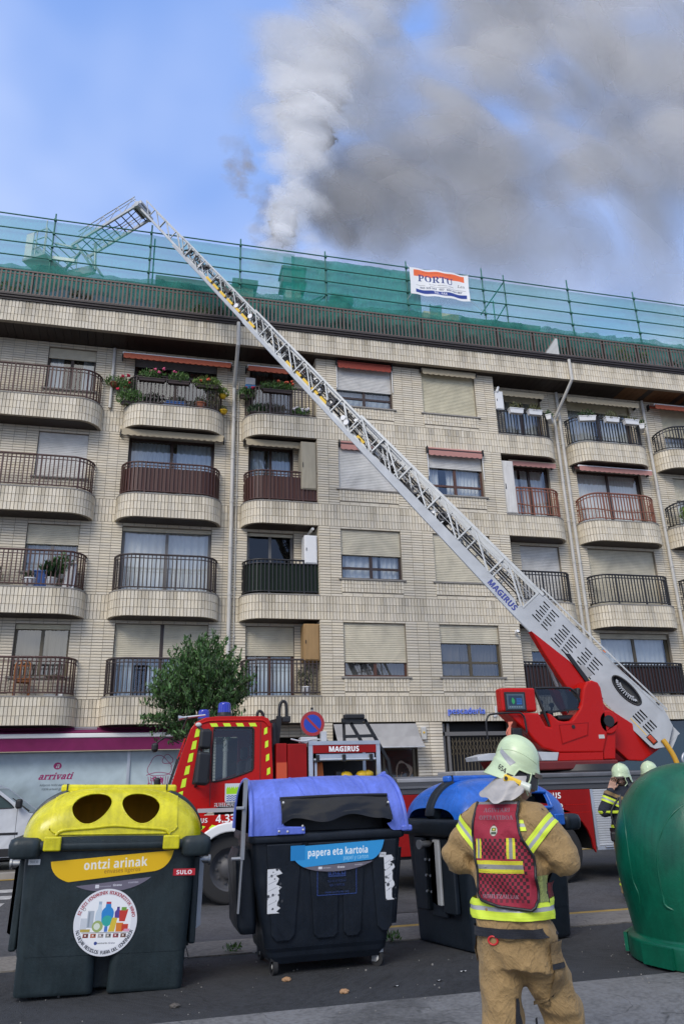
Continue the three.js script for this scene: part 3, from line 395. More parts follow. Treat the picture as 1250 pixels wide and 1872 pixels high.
{ // bar front with a pale roll-out blind, and the barred fish shop
  const dark = mat(0.022, 0.02, 0.018, { roughness: 0.6 });
  const b = part(bld, 'bar_front'); M(b, 'back', bb(4.95, 7.43, 0.13, 3.34, zC - 0.52, zC - 0.5), dark); M(b, 'door_frame', [bb(7.3, 7.37, 0.13, 2.62, zC - 0.12, zC - 0.04), bb(6.4, 6.46, 0.13, 2.62, zC - 0.12, zC - 0.04), bb(4.97, 7.43, 2.6, 2.68, zC - 0.12, zC - 0.04)], MT.frameOlive); M(b, 'pane', bb(6.46, 7.3, 0.2, 2.6, zC - 0.09, zC - 0.08), phys(0.03, 0.028, 0.025, { roughness: 0.08, clearcoat: 1 })); M(b, 'pane', bb(4.97, 6.4, 0.2, 2.6, zC - 0.09, zC - 0.08), phys(0.03, 0.028, 0.025, { roughness: 0.08, clearcoat: 1 }));
  decal(b, 'window_drawing', 0.7, 0.8, 200, (c, W, H) => { c.strokeStyle = '#7d6c5c'; c.lineWidth = 4; for (let i = 0; i < 16; i++) { c.beginPath(); c.ellipse(W * (0.42 + 0.012 * i), H * 0.5, W * (0.1 + 0.018 * i), H * (0.42 - 0.012 * i), 0.3 - i * 0.04, 0.4 * i, 0.4 * i + 2.4); c.stroke(); } }, [6.95, 2.0, zC - 0.075]);
  const bl = part(bld, 'blind'); M(bl, 'cloth', beamSheet(4.97, 7.42, 3.3, zC + 0.03, 2.62, zC + 0.72), phys(0.42, 0.41, 0.40, { roughness: 0.9, transmission: 0.15, map: T_grime, side: THREE.DoubleSide })); M(bl, 'front_bar', rod([4.97, 2.62, zC + 0.72], [7.42, 2.62, zC + 0.72], 0.02, 8), MT.lightGrey);
  const lb = part(bld, 'alarm_box'); M(lb, 'case', rbb(7.55, 7.71, 2.84, 3.2, zC + 0.005, zC + 0.1, 0.02), MT.whiteDirty); M(lb, 'lens', cy(0.03, 0.03, 0.02, 7.63, 3.04, zC + 0.105, Math.PI / 2), MT.yellow);
  const f = part(bld, 'shop_entrance'); M(f, 'back', bb(8.24, 10.5, 0.13, 3.34, zC - 0.62, zC - 0.6), dark); M(f, 'frame', [bb(8.24, 8.34, 0.13, 3.3, zC - 0.2, zC - 0.1), bb(8.42, 8.5, 0.13, 3.3, zC - 0.2, zC - 0.12), bb(8.24, 10.5, 2.95, 3.06, zC - 0.2, zC - 0.1)], MT.frameGrey);
  const gate = part(bld, 'lattice_gate'), iron = mat(0.20, 0.16, 0.10, { roughness: 0.6, metalness: 0.4 }), bars = [], lat = [];
  for (let x = 8.6; x < 10.5; x += 0.11) bars.push(bb(x - 0.008, x + 0.008, 0.2, 2.9, zC - 0.19, zC - 0.175));
  for (const [ya, yb] of [[2.42, 2.82], [1.1, 1.5], [0.3, 0.6], [1.62, 1.9]]) for (let x = 8.55; x < 10.5; x += 0.11) for (let r = 0; r < 2; r++) { const m = (ya + yb) / 2, p = r ? [m, yb] : [ya, m]; lat.push(beam([x, p[0], zC - 0.165], [x + 0.11, p[1], zC - 0.165], 0.006, 0.016, V(0, 0, 1)), beam([x, p[1], zC - 0.158], [x + 0.11, p[0], zC - 0.158], 0.006, 0.016, V(0, 0, 1))); }
  M(gate, 'bar', bars, iron); M(gate, 'lattice', lat, iron);
  const dg = part(bld, 'shop_front'); M(dg, 'pane', bb(11.05, 24, 0.5, 3.34, zC - 0.35, zC - 0.33), phys(0.012, 0.03, 0.032, { roughness: 0.1, clearcoat: 1 })); M(dg, 'frame', [bb(11.05, 24, 0.13, 0.5, zC - 0.4, zC - 0.2), bb(14, 14.08, 0.5, 3.34, zC - 0.33, zC - 0.28), bb(17, 17.08, 0.5, 3.34, zC - 0.33, zC - 0.28)], MT.black);
}
function beamSheet(x0, x1, ya, za, yb, zb) { const g = new THREE.BufferGeometry(), P = [], I = [], N = 24; for (let i = 0; i <= N; i++) { const t = i / N, x = lerp(x0, x1, t), s = 0.008 * Math.sin(i * 2.1); for (let j = 0; j <= 6; j++) { const u = j / 6; P.push(x, lerp(ya, yb, u) - 0.04 * Math.sin(u * 3.14) + s * u, lerp(za, zb, u)); } } for (let i = 0; i < N; i++) for (let j = 0; j < 6; j++) { const a = i * 7 + j; I.push(a, a + 1, a + 7, a + 7, a + 1, a + 8); } g.setAttribute('position', new THREE.Float32BufferAttribute(P, 3)); g.setIndex(I); g.computeVertexNormals(); return g; }
{ // raised shop letters
  const { FontLoader } = await import('three/addons/loaders/FontLoader.js'), { TextGeometry } = await import('three/addons/geometries/TextGeometry.js');
  var FONT = await new FontLoader().loadAsync('fonts/droid/droid_sans_bold.typeface.json'); var TextG = TextGeometry;
  const s = part(bld, 'shop_sign'), letters = (str, x, y, size, m) => { let X = x; for (const ch of str) { const g = new TextG(ch, { font: FONT, size, depth: 0.04, curveSegments: 6 }); g.computeBoundingBox(); const w = g.boundingBox.max.x; M(s, 'letter', g.translate(X, y, zC + 0.03), m); X += w + size * 0.07; } };
  letters('pescaderia', 8.42, 3.56, 0.165, mat(0.16, 0.24, 0.78, { roughness: 0.4 })); letters('JOSELI', 9.9, 3.54, 0.24, MT.white);
}
// ---------- scaffold, net, banner on the roof terrace ----------
{
  const z = -21.75, sc = thing('roof_scaffold', 'green tube scaffold with debris net along the roof terrace', 'scaffold', [0, 0, 0]);
  const xs = [-7.05, -4.07, -0.97, 2.08, 5.13, 8.19, 11.2, 14.8, 17.74, 20.8];
  for (const x of xs) { M(sc, 'pole', rod([x, 16, z], [x + rr(-0.02, 0.02), 19.95 + rr(-0.12, 0.15), z], 0.026, 8), MT.scaf); if (x === -0.97 || x === 13.2) M(sc, 'pole', rod([x + 0.13, 16, z - 0.1], [x + 0.13, 19.5, z - 0.1], 0.024, 8), MT.scaf); }
  M(sc, 'pole', rod([12.2, 16, z - 1.2], [12.2, 19.6, z - 1.2], 0.026, 8), MT.scaf); M(sc, 'pole', rod([12.1, 16, z], [12.1, 19.9, z], 0.026, 8), MT.scaf);
  for (const y of [19.62, 19.07, 18.54, 18.01, 17.2]) for (let i = 0; i + 1 < xs.length; i++) { const sag = rr(-0.015, 0.015); M(sc, 'rail', rod([xs[i], y + sag, z + 0.05], [xs[i + 1], y + rr(-0.015, 0.015), z + 0.05], 0.023, 8), MT.scaf); }
  for (const x of xs) for (const y of [19.62, 19.07, 18.54, 18.01]) M(sc, 'coupler', bx(0.08, 0.07, 0.1, x, y, z + 0.02, 0, 0, rr(-0.2, 0.2)), MT.scaf);
  for (const [a, b] of [[[4.2, 17.1, z - 0.4], [5.13, 18.0, z]], [[2.2, 16.3, z - 0.3], [5.0, 18.0, z - 0.1]], [[14.8, 18.0, z], [15.6, 17.2, z - 0.9]], [[12.1, 19.6, z], [11.5, 18.7, z - 1.0]], [[12.1, 18.6, z], [12.2, 18.6, z - 1.2]], [[19.6, 17.3, z - 0.5], [20.8, 18.3, z]]]) M(sc, 'brace', rod(a, b, 0.024, 8), MT.scaf);
  // woven debris net: sheets with gathers; the middle bay hangs double, a spare roll is bunched along the foot
  const weave = noiseTex(256, 0.9, (u, v) => 0.74 + 0.34 * pf(u, v * 0.5, 14, 5, 21));
  const net = (op, r, g, b) => { const m = new THREE.MeshPhysicalMaterial({ color: col(r, g, b), transparent: true, opacity: op, roughness: 0.9, transmission: 0.35, thickness: 0, map: weave, side: THREE.DoubleSide }); m.userData.metric = true; return m; };
  const sheetN = (x0, x1, y0, y1, zz, amp, f) => { const nx = Math.round((x1 - x0) / 0.12), ny = 14, g = new THREE.PlaneGeometry(x1 - x0, y1 - y0, nx, ny), p = g.attributes.position; for (let i = 0; i < p.count; i++) { const X = p.getX(i) + (x0 + x1) / 2, Y = p.getY(i) + (y0 + y1) / 2; p.setXYZ(i, X, Y, zz + amp * (1.5 * fbm(X * f, Y * 0.6, zz, 3) * (1 + 0.4 * Math.sin(Y * 5)) + 0.5 * fbm(X * f * 5, Y * 0.5, zz, 2))); } g.computeVertexNormals(); return g; };
  const N1 = net(0.46, 0.025, 0.55, 0.46), N2 = net(0.76, 0.006, 0.42, 0.32), N3 = net(0.70, 0.02, 0.30, 0.24);
  M(sc, 'net', sheetN(-9, 4.0, 16.3, 19.6, z - 0.05, 0.05, 0.8), N1); M(sc, 'net', sheetN(3.9, 8.7, 16.4, 19.55, z - 0.06, 0.12, 1.2), N2); M(sc, 'net', sheetN(3.6, 8.6, 16.6, 19.5, z - 0.12, 0.1, 1.1), N1); M(sc, 'net', sheetN(8.6, 23, 16.3, 19.6, z - 0.05, 0.06, 0.8), N1);
  M(sc, 'net_bunch', [sheetN(-9, 23, 16.7, 17.62, z + 0.16, 0.25, 1.6)], N3); M(sc, 'net_bunch', [sheetN(1.2, 17.5, 16.2, 17.3, z + 0.22, 0.3, 1.4)], N3);
  M(sc, 'net_foot', sheetN(-9, 23, 16.0, 17.5, z + 0.1, 0.12, 0.9), net(0.86, 0.03, 0.24, 0.20));
  M(sc, 'net_fold', [sheetN(9.0, 9.5, 16.6, 18.2, z - 0.1, 0.2, 4)], N2);
  const bn = thing('banner', 'white and orange company banner tied to the roof scaffold', 'banner', [9.42, 19.0, z + 0.13], 0);
  const bw = 2.32, bhh = 1.16, bg = new THREE.PlaneGeometry(bw, bhh, 40, 16), p = bg.attributes.position; for (let i = 0; i < p.count; i++) p.setZ(i, 0.03 * Math.sin(p.getX(i) * 4 + 1) + 0.02 * Math.sin(p.getX(i) * 9 + p.getY(i) * 5)); bg.computeVertexNormals(); bg.rotateZ(-0.012);
  const bt = canvas(928, 464, (c, W, H) => { c.fillStyle = '#f0f0ee'; c.fillRect(0, 0, W, H); c.fillStyle = '#f2703f'; c.fillRect(W * 0.07, H * 0.06, W * 0.86, H * 0.23); txt(c, 'REHABILITACIONES DE FACHADAS', W * 0.45, H * 0.12, `bold ${H * 0.06}px sans-serif`, '#c74d27'); txt(c, 'PORTU', W * 0.43, H * 0.36, `bold ${H * 0.33}px serif`, '#243a7d', { sx: 1.02 }); txt(c, 'Lan', W * 0.86, H * 0.48, `italic ${H * 0.14}px serif`, '#333'); txt(c, 'TEJ. FACH. ANDAMIOS Y OBRAS', W * 0.52, H * 0.56, `${H * 0.06}px sans-serif`, '#555'); c.fillStyle = '#333'; c.fillRect(W * 0.1, H * 0.62, W * 0.15, 4); c.fillRect(W * 0.32, H * 0.63, W * 0.62, 4); txt(c, '943 329 562   687   609 424 987', W * 0.52, H * 0.71, `bold ${H * 0.1}px sans-serif`, '#33405c'); c.fillStyle = '#27408f'; c.fillRect(W * 0.09, H * 0.79, W * 0.86, H * 0.13); txt(c, 'TEL. FAX', W * 0.5, H * 0.855, `bold ${H * 0.11}px sans-serif`, '#e8e8ee'); });
  M(bn, 'sheet', bg, new THREE.MeshStandardMaterial({ map: bt, roughness: 0.7, side: THREE.DoubleSide }), true); M(bn, 'tie', [rod([-1.15, 0.56, 0], [-1.2, 0.75, -0.06], 0.006, 5), rod([1.14, 0.54, 0], [1.2, 0.68, -0.06], 0.006, 5), rod([1.14, -0.56, 0], [1.7, -0.95, -0.06], 0.005, 5), rod([-1.12, -0.56, 0], [-1.3, -0.8, -0.06], 0.005, 5)], MT.whiteDirty);
}
// ---------- things on balconies ----------
const leafG = (() => { const s = new THREE.Shape(); s.moveTo(0, 0); s.quadraticCurveTo(0.5, 0.35, 0, 1); s.quadraticCurveTo(-0.5, 0.35, 0, 0); const g = new THREE.ShapeGeometry(s, 3); const p = g.attributes.position; for (let i = 0; i < p.count; i++) p.setZ(i, -0.22 * p.getY(i) ** 2 + 0.25 * Math.abs(p.getX(i))); g.computeVertexNormals(); return g; })();
const leafMat = (r, g, b) => { const m = new THREE.MeshPhysicalMaterial({ color: col(r, g, b), roughness: 0.62, transmission: 0.28, thickness: 0, side: THREE.DoubleSide }); return m; };
const LM = { dark: leafMat(0.03, 0.085, 0.02), mid: leafMat(0.09, 0.20, 0.04), light: leafMat(0.16, 0.26, 0.05), olive: leafMat(0.12, 0.13, 0.05), grey: leafMat(0.13, 0.15, 0.10) };
function leaves(parent, name, n, pick, size, m, tint = 0.35) { // pick() -> [x, y, z]
  const im = new THREE.InstancedMesh(leafG, m, n), q = new THREE.Quaternion(), e = new THREE.Euler(), c = new THREE.Color();
  for (let i = 0; i < n; i++) { const p = pick(i), s = size * rr(0.7, 1.3); e.set(rr(-1.4, 1.2), rr(0, 6.283), rr(-0.8, 0.8)); im.setMatrixAt(i, new THREE.Matrix4().compose(V(...p), q.setFromEuler(e), V(s * rr(0.5, 0.75), s, s))); const k = 1 + rr(-tint, tint); im.setColorAt(i, c.setRGB(k * rr(0.9, 1.15), k, k * rr(0.8, 1.05))); }
  im.name = name; im.userData.kind = 'stuff'; im.castShadow = im.receiveShadow = true; parent.add(im); return im;
}
const inBall = (r, s = [1, 1, 1]) => { for (;;) { const x = rr(-1, 1), y = rr(-1, 1), z = rr(-1, 1), d = x * x + y * y + z * z; if (d < 1 && d > 0.12 * rnd()) return [x * r * s[0], y * r * s[1], z * r * s[2]]; } };
const flowerMats = { red: mat(0.55, 0.02, 0.06, { roughness: 0.8 }), pink: mat(0.72, 0.12, 0.25, { roughness: 0.8 }), coral: mat(0.65, 0.12, 0.06, { roughness: 0.8 }), white: mat(0.8, 0.75, 0.75, { roughness: 0.8 }) };
function planter(label, x, y, z, w, o = {}) { // trough or pot with foliage and blossoms
  const t = thing('planter', label, 'planter', [x, y, z], o.turn ?? 0, o.group), d = o.d ?? 0.18, h = o.h ?? 0.11, pm = o.pot ?? MT.frameBrown;
  if (o.round) M(t, 'pot', new THREE.LatheGeometry([[0.001, 0], [w * 0.36, 0], [w * 0.5, h], [w * 0.54, h], [w * 0.54, h - 0.025], [w * 0.5, h - 0.025]].map((p) => new THREE.Vector2(...p)), 18), pm); else { const g = new THREE.BoxGeometry(w, h, d), p = g.attributes.position; for (let i = 0; i < p.count; i++) if (p.getY(i) < 0) { p.setX(i, p.getX(i) * 0.9); p.setZ(i, p.getZ(i) * 0.75); } g.computeVertexNormals(); M(t, 'trough', [g.translate(0, h / 2, 0), bx(w + 0.02, 0.02, d + 0.02, 0, h - 0.02, 0)], pm); }
  const sp = o.spread ?? [w * 0.5, 0.18, 0.16], n = (o.n ?? 90) * 3, lift = (o.lift ?? 0.1) - 0.03; leaves(t, 'foliage', n, () => { const b = inBall(1); return [b[0] * sp[0], h + lift + b[1] * sp[1], b[2] * sp[2]]; }, o.leaf ?? 0.1, o.lm ?? LM.mid);
  if (o.stems) { const st = []; for (let i = 0; i < o.stems; i++) { const a = rr(0, 6.28); st.push(rod([rr(-w, w) * 0.3, h, 0], [Math.cos(a) * sp[0] * 0.7, h + lift + sp[1] * rr(0.4, 1), Math.sin(a) * sp[2] * 0.7], 0.006, 5)); } M(t, 'stem', st, MT.frameOlive); }
  for (let i = 0; i < (o.flowers ?? 0); i++) { const c = []; const fx = rr(-1, 1) * sp[0] * 0.9, fy = h + lift + rr(0.2, 1.15) * sp[1], fz = rr(0, 1) * sp[2]; for (let j = 0; j < 9; j++) { const b = inBall(0.05); c.push(new THREE.IcosahedronGeometry(0.026, 1).translate(fx + b[0], fy + b[1] * 0.6, fz + b[2])); } M(t, 'blossom', c, flowerMats[o.fc ?? 'red']); }
  return t;
}
const fz = zW + dep; // balcony front line
const yk3 = YK[3] + BH + 0.035;
planter('trough of pink geraniums on the fourth floor balcony rail, left of three', -0.62, yk3 + 0.78, fz - 0.02, 0.85, { flowers: 4, fc: 'pink', n: 120, lift: 0.16 });
planter('trough of leafy geraniums in the middle of the fourth floor balcony rail', 0.2, yk3 + 0.76, fz - 0.02, 0.7, { flowers: 1, fc: 'pink', n: 110, lift: 0.14 });
planter('trough with trailing greenery at the rounded right corner of the flowered balcony', 1.1, yk3 + 0.74, fz - 0.06, 0.75, { flowers: 2, fc: 'coral', n: 170, lift: 0.08, spread: [0.5, 0.24, 0.2], lm: LM.light });
planter('big planter of red geraniums at the left bend of the flowered balcony', -1.42, yk3 + 0.55, fz - 0.5, 0.5, { flowers: 3, fc: 'red', n: 150, lift: 0.16, spread: [0.36, 0.28, 0.24] });
planter('bushy plant hanging over the left foot of the flowered balcony', -1.25, yk3 + 0.0, fz - 0.22, 0.55, { flowers: 1, fc: 'red', n: 230, lift: 0.16, spread: [0.48, 0.3, 0.3] });
planter('hanging basket on the brick pier beside the orange awning', -1.78, 13.72, zW + 0.18, 0.26, { round: true, pot: MT.terracotta, n: 90, spread: [0.28, 0.2, 0.2], lift: 0.06 });
planter('small terracotta pot of red flowers hung on the brick pier', -1.42, 13.6, zW + 0.16, 0.2, { round: true, pot: MT.terracotta, n: 40, spread: [0.16, 0.13, 0.15], lift: 0.04, flowers: 1 });
planter('yellow pot on the right side of the flowered balcony', 1.62, 13.55, zW + 0.35, 0.22, { round: true, pot: MT.yellow, n: 70, spread: [0.2, 0.17, 0.16], lift: 0.08, lm: LM.light });
planter('lower yellow pot by the pipe, under the other yellow pot', 1.66, 13.02, zW + 0.3, 0.24, { round: true, pot: MT.yellow, n: 40, spread: [0.13, 0.12, 0.12], lift: 0.04, lm: LM.olive });
{ const t = thing('trailing_plant', 'dry brown trailing plant on the right of the flowered balcony', 'plant', [1.25, yk3, fz - 0.2]); leaves(t, 'foliage', 260, () => { const b = inBall(1); return [b[0] * 0.22, 0.45 + b[1] * 0.45, b[2] * 0.14]; }, 0.08, LM.olive); M(t, 'stem', [0, 1, 2, 3, 4, 5].map((i) => rod([rr(-0.15, 0.15), 0, rr(-0.1, 0.1)], [rr(-0.2, 0.2), 0.85, rr(-0.1, 0.1)], 0.008, 5)), MT.frameOlive); }
planter('terracotta pot of succulents behind the bars of the flowered balcony', 0.92, yk3, fz - 0.2, 0.36, { round: true, pot: MT.terracotta, h: 0.24, n: 50, lm: LM.grey });
planter('trough of coral geraniums on the balcony rail left of the ladder', 3.35, yk3 + 0.78, fz - 0.03, 1.0, { flowers: 5, fc: 'coral', n: 190, lift: 0.14, spread: [0.62, 0.2, 0.16] });
planter('leafy plant spilling round the left bend of the balcony beside the pipe', 2.42, yk3 + 0.66, fz - 0.36, 0.5, { flowers: 2, fc: 'red', n: 160, lift: 0.1, spread: [0.32, 0.24, 0.22] });
planter('pots of trailing green at the left foot of the balcony beside the pipe', 2.75, yk3, fz - 0.22, 0.5, { n: 130, lift: 0.12, spread: [0.36, 0.2, 0.14], lm: LM.dark });
planter('white flowering plant at the balcony foot just left of the ladder', 4.15, yk3, fz - 0.15, 0.5, { n: 130, flowers: 8, fc: 'white', lift: 0.1, spread: [0.34, 0.16, 0.14], lm: LM.mid });
const whiteTrough = { pot: MT.white, h: 0.19, n: 60, lm: LM.olive, leaf: 0.09, lift: 0.08, d: 0.2 };
planter('white trough of dry plants on the black rail, first of two by the satellite arm', 11.78, yk3 + 0.78, fz + 0.09, 0.52, whiteTrough); planter('white trough of dry plants, second on the black rail left of the pipes', 12.5, yk3 + 0.78, fz + 0.09, 0.52, whiteTrough);
planter('white trough turned round the balcony corner beside the twin pipes', 13.22, yk3 + 0.74, fz - 0.18, 0.5, { ...whiteTrough, turn: 0.9, lm: LM.dark });
planter('white trough of green herbs at the left of the black balcony right of the pipes', 14.6, yk3 + 0.78, fz + 0.02, 0.62, { ...whiteTrough, lm: LM.dark, turn: -0.25 }); planter('middle white trough of the black balcony right of the pipes', 15.55, yk3 + 0.78, fz + 0.09, 0.56, whiteTrough); planter('sparse white trough at the right of the black balcony right of the pipes', 16.35, yk3 + 0.76, fz + 0.08, 0.58, { ...whiteTrough, n: 25 }); planter('white trough set round the right bend of the black balcony', 17.02, yk3 + 0.74, fz - 0.25, 0.5, { ...whiteTrough, turn: 1.0, lm: LM.dark });
const yk1 = YK[1] + BH + 0.035, yk0 = YK[0] + BH + 0.035, yk2 = YK[2] + BH + 0.035;
planter('white pot with a spiky plant on the second floor left balcony', -3.0, yk1, fz - 0.25, 0.34, { round: true, pot: MT.white, h: 0.3, n: 50, leaf: 0.3, lift: 0.2, spread: [0.2, 0.2, 0.15], lm: LM.dark });
planter('low white pot of green plants on the second floor left balcony', -3.55, yk1, fz - 0.25, 0.42, { round: true, pot: MT.white, h: 0.26, n: 60, lift: 0.04, lm: LM.dark });
planter('tall flowering plant in front of the second floor left window', -2.75, yk1 + 0.32, fz - 0.4, 0.3, { round: true, pot: MT.whiteDirty, n: 90, leaf: 0.14, lift: 0.3, spread: [0.3, 0.35, 0.2], lm: LM.mid });
{ const t = thing('box', 'blue box on the second floor left balcony between white pots', 'box', [-3.27, yk1, fz - 0.3]); M(t, 'crate', rbb(-0.17, 0.17, 0, 0.45, -0.15, 0.15, 0.02), mat(0.05, 0.12, 0.35)); M(t, 'lid', rbb(-0.19, 0.19, 0.45, 0.5, -0.17, 0.17, 0.015), mat(0.07, 0.16, 0.42)); }
{ const t = thing('white_panel', 'white leaning panel at the right end of the second floor left balcony', 'panel', [-2.52, yk1, fz - 0.28], -0.35); M(t, 'board', rb(0.34, 0.75, 0.05, 0.02, 0, 0.38, 0, -0.12), MT.white); M(t, 'frame', rb(0.38, 0.05, 0.06, 0.015, 0, 0.77, 0.05), MT.whiteDirty); }
planter('green bush in the corner of the second floor left balcony at the picture edge', -4.55, yk1 + 0.05, fz - 0.2, 0.4, { round: true, n: 120, lift: 0.2, spread: [0.3, 0.3, 0.2], lm: LM.dark });
planter('white pot with a small shrub behind the first floor bars above the fire engine', 4.22, yk0, fz - 0.2, 0.3, { round: true, pot: MT.white, h: 0.26, n: 130, lift: 0.28, spread: [0.26, 0.3, 0.2], lm: LM.grey, leaf: 0.09 });
planter('bright green bush behind the black arched rail at the picture edge', 18.35, yk2 + 0.05, fz - 0.15, 0.5, { round: true, n: 320, lift: 0.3, spread: [0.45, 0.4, 0.3], lm: LM.light, leaf: 0.1 });
{ const t = thing('chair', 'orange wooden chair on the first floor left balcony', 'chair', [-3.45, yk0, fz - 0.3], 0.25), wd = mat(0.42, 0.15, 0.035, { roughness: 0.45, map: T_streak }); M(t, 'seat', rb(0.42, 0.035, 0.4, 0.012, 0, 0.45, 0), wd); for (const [x, z] of [[-0.18, 0.17], [0.18, 0.17], [-0.18, -0.17], [0.18, -0.17]]) M(t, 'leg', rb(0.038, 0.44, 0.038, 0.008, x, 0.22, z), wd); M(t, 'apron', [bb(-0.17, 0.17, 0.37, 0.43, 0.16, 0.18), bb(-0.17, 0.17, 0.37, 0.43, -0.18, -0.16), bb(-0.19, -0.17, 0.37, 0.43, -0.16, 0.16), bb(0.17, 0.19, 0.37, 0.43, -0.16, 0.16)], wd); M(t, 'backrest', [tubeP([[-0.19, 0.45, -0.19], [-0.19, 0.85, -0.22], [-0.13, 0.97, -0.23], [0, 0.99, -0.23], [0.13, 0.97, -0.23], [0.19, 0.85, -0.22], [0.19, 0.45, -0.19]], 0.02, 40, 8), bx(0.03, 0.5, 0.015, -0.06, 0.72, -0.215), bx(0.03, 0.5, 0.015, 0.06, 0.72, -0.215), bx(0.28, 0.03, 0.015, 0, 0.85, -0.222)], wd); }
{ const t = thing('cage', 'small pet cage at the right end of the first floor left balcony', 'cage', [-2.62, yk0, fz - 0.3]); const b = []; for (let i = 0; i < 10; i++) b.push(bb(-0.22 + i * 0.049, -0.214 + i * 0.049, 0.02, 0.5, 0.16, 0.166)); M(t, 'bar', b, MT.railRed); M(t, 'tray', rbb(-0.24, 0.24, 0, 0.06, -0.18, 0.18, 0.015), MT.whiteDirty); M(t, 'roof', [rbb(-0.24, 0.24, 0.5, 0.53, -0.18, 0.18, 0.01), tubeP([[-0.06, 0.53, 0], [0, 0.6, 0], [0.06, 0.53, 0]], 0.008, 12, 6)], MT.railRed); }
{ const t = thing('bicycle_tarp', 'blue folded sheets piled behind the bars of the flowered balcony', 'sheets', [0.15, yk3, fz - 0.25]); for (let i = 0; i < 4; i++) M(t, 'sheet', rb(0.8 - i * 0.06, 0.06, 0.24, 0.025, rr(-0.05, 0.05), 0.04 + i * 0.06, 0, 0, rr(-0.05, 0.05), 0), [mat(0.04, 0.12, 0.45), mat(0.3, 0.4, 0.6), mat(0.05, 0.16, 0.5), mat(0.1, 0.2, 0.4)][i]); t.name = 'folded_sheets'; }
// wall boxes in the recessed loggias
const wallBox = (label, cat, x0, x1, y0, y1, m, o = {}) => { const t = thing(o.name ?? 'boiler_cabinet', label, cat, [(x0 + x1) / 2, y0, zW + 0.36]); const w = x1 - x0, h = y1 - y0; M(t, 'case', rb(w, h, 0.5, 0.015, 0, h / 2, 0), m); M(t, 'door', rb(w - 0.06, h - 0.06, 0.02, 0.008, 0, h / 2, 0.258), m); if (o.flue) M(t, 'flue', [rod([0, h + 0.16, -0.1], [0.06, h + 0.2, 0.3], 0.045, 12), cy(0.05, 0.05, 0.16, 0, h + 0.08, -0.1)], MT.whiteDirty); M(t, 'handle', bb(-w / 2 + 0.05, -w / 2 + 0.07, h * 0.45, h * 0.55, 0.268, 0.285), MT.black); return t; };
wallBox('ochre boiler cabinet in the first floor loggia, above the potted shrub', 'cabinet', 4.15, 4.62, YK[0] + 1.75, YK[1] - 0.12, mat(0.36, 0.22, 0.09, { map: T_streak }), { flue: false });
wallBox('white boiler in the second floor loggia over the green screen', 'boiler', 4.2, 4.6, YK[1] + 1.72, YK[2] - 0.32, MT.white, { name: 'boiler', flue: true });
wallBox('tall beige cabinet in the third floor loggia over the red screen', 'cabinet', 4.12, 4.62, YK[2] + 1.2, YK[3] - 0.12, mat(0.42, 0.37, 0.27, { map: T_streak }), {});
wallBox('white air conditioner on the top floor loggia wall below the satellite arm', 'air conditioner', 11.1, 11.42, YK[3] + 1.72, YK[3] + 2.45, MT.white, { name: 'air_conditioner' });
wallBox('tall white cabinet in the third floor loggia beside the copper rail', 'cabinet', 11.08, 11.5, YK[2] + 0.8, YK[3] - 0.25, mat(0.70, 0.68, 0.64, { map: T_streak }), {});
{ const t = thing('storage_box', 'blue and grey box mounted by the orange awning left of the ladder', 'box', [2.5, 13.95, zW + 0.3]); M(t, 'case', rbb(-0.16, 0.16, 0.16, 0.42, -0.12, 0.12, 0.02), MT.grey); M(t, 'base', rbb(-0.17, 0.17, 0, 0.155, -0.13, 0.13, 0.02), mat(0.03, 0.14, 0.3)); }
{ const t = thing('security_camera', 'small white camera on the wall corner above the fish shop', 'camera', [10.88, 6.02, zC + 0.02]); M(t, 'body', [cy(0.05, 0.05, 0.16, 0, 0, 0.12, Math.PI / 2 - 0.3, 0.4, 0)], MT.white); M(t, 'bracket', rod([0, 0.06, 0], [0, 0.02, 0.12], 0.02), MT.white); M(t, 'lens', cy(0.035, 0.035, 0.02, 0.03, -0.025, 0.2, Math.PI / 2 - 0.3, 0.4, 0), MT.black); }
{ const t = thing('satellite_arm', 'white lamp bracket under the eaves above the white air conditioner', 'lamp', [11.16, 14.72, zW + 0.62]); M(t, 'head', rb(0.09, 0.26, 0.1, 0.04, 0.06, 0, 0, 0, 0, -0.4), MT.white); M(t, 'arm', rod([-0.08, -0.12, 0], [0.06, -0.02, 0], 0.015), MT.lightGrey); t.name = 'wall_lamp'; }
// roof terrace plants behind the railing
for (const [x, w, lm, lab] of [[-4.9, 1.5, LM.light, 'yellow green terrace plants at the left end of the roof railing'], [-3.0, 0.8, LM.olive, 'low terrace plants behind the railing near the raised work cage'], [0.9, 0.9, LM.mid, 'small terrace plants left of the bushy one by the ladder'], [1.55, 0.8, LM.dark, 'bushy terrace plant behind the railing where the ladder crosses'], [14.2, 1.0, LM.dark, 'dark leafy terrace plant right of the white plaster wall'], [15.3, 1.2, LM.grey, 'grey round terrace bush behind the right part of the railing'], [16.6, 0.7, LM.light, 'tall pale terrace bamboo behind the right part of the railing'], [17.4, 0.7, LM.mid, 'tall green terrace bamboo right of the pale one'], [19.0, 1.4, LM.dark, 'dark terrace shrub at the right edge of the roof railing']]) { const t = thing('terrace_plant', lab, 'plant', [x, 16.0, zB - 0.42]); const tall = w < 0.75 ? 1.0 : 0.55; leaves(t, 'foliage', 240, () => { const b = inBall(1); return [b[0] * w * 0.5, 0.25 + tall * 0.5 + b[1] * tall * 0.5, b[2] * 0.22]; }, 0.12, lm); M(t, 'trough', rbb(-w / 2, w / 2, 0, 0.22, -0.14, 0.14, 0.02), MT.terracotta); }
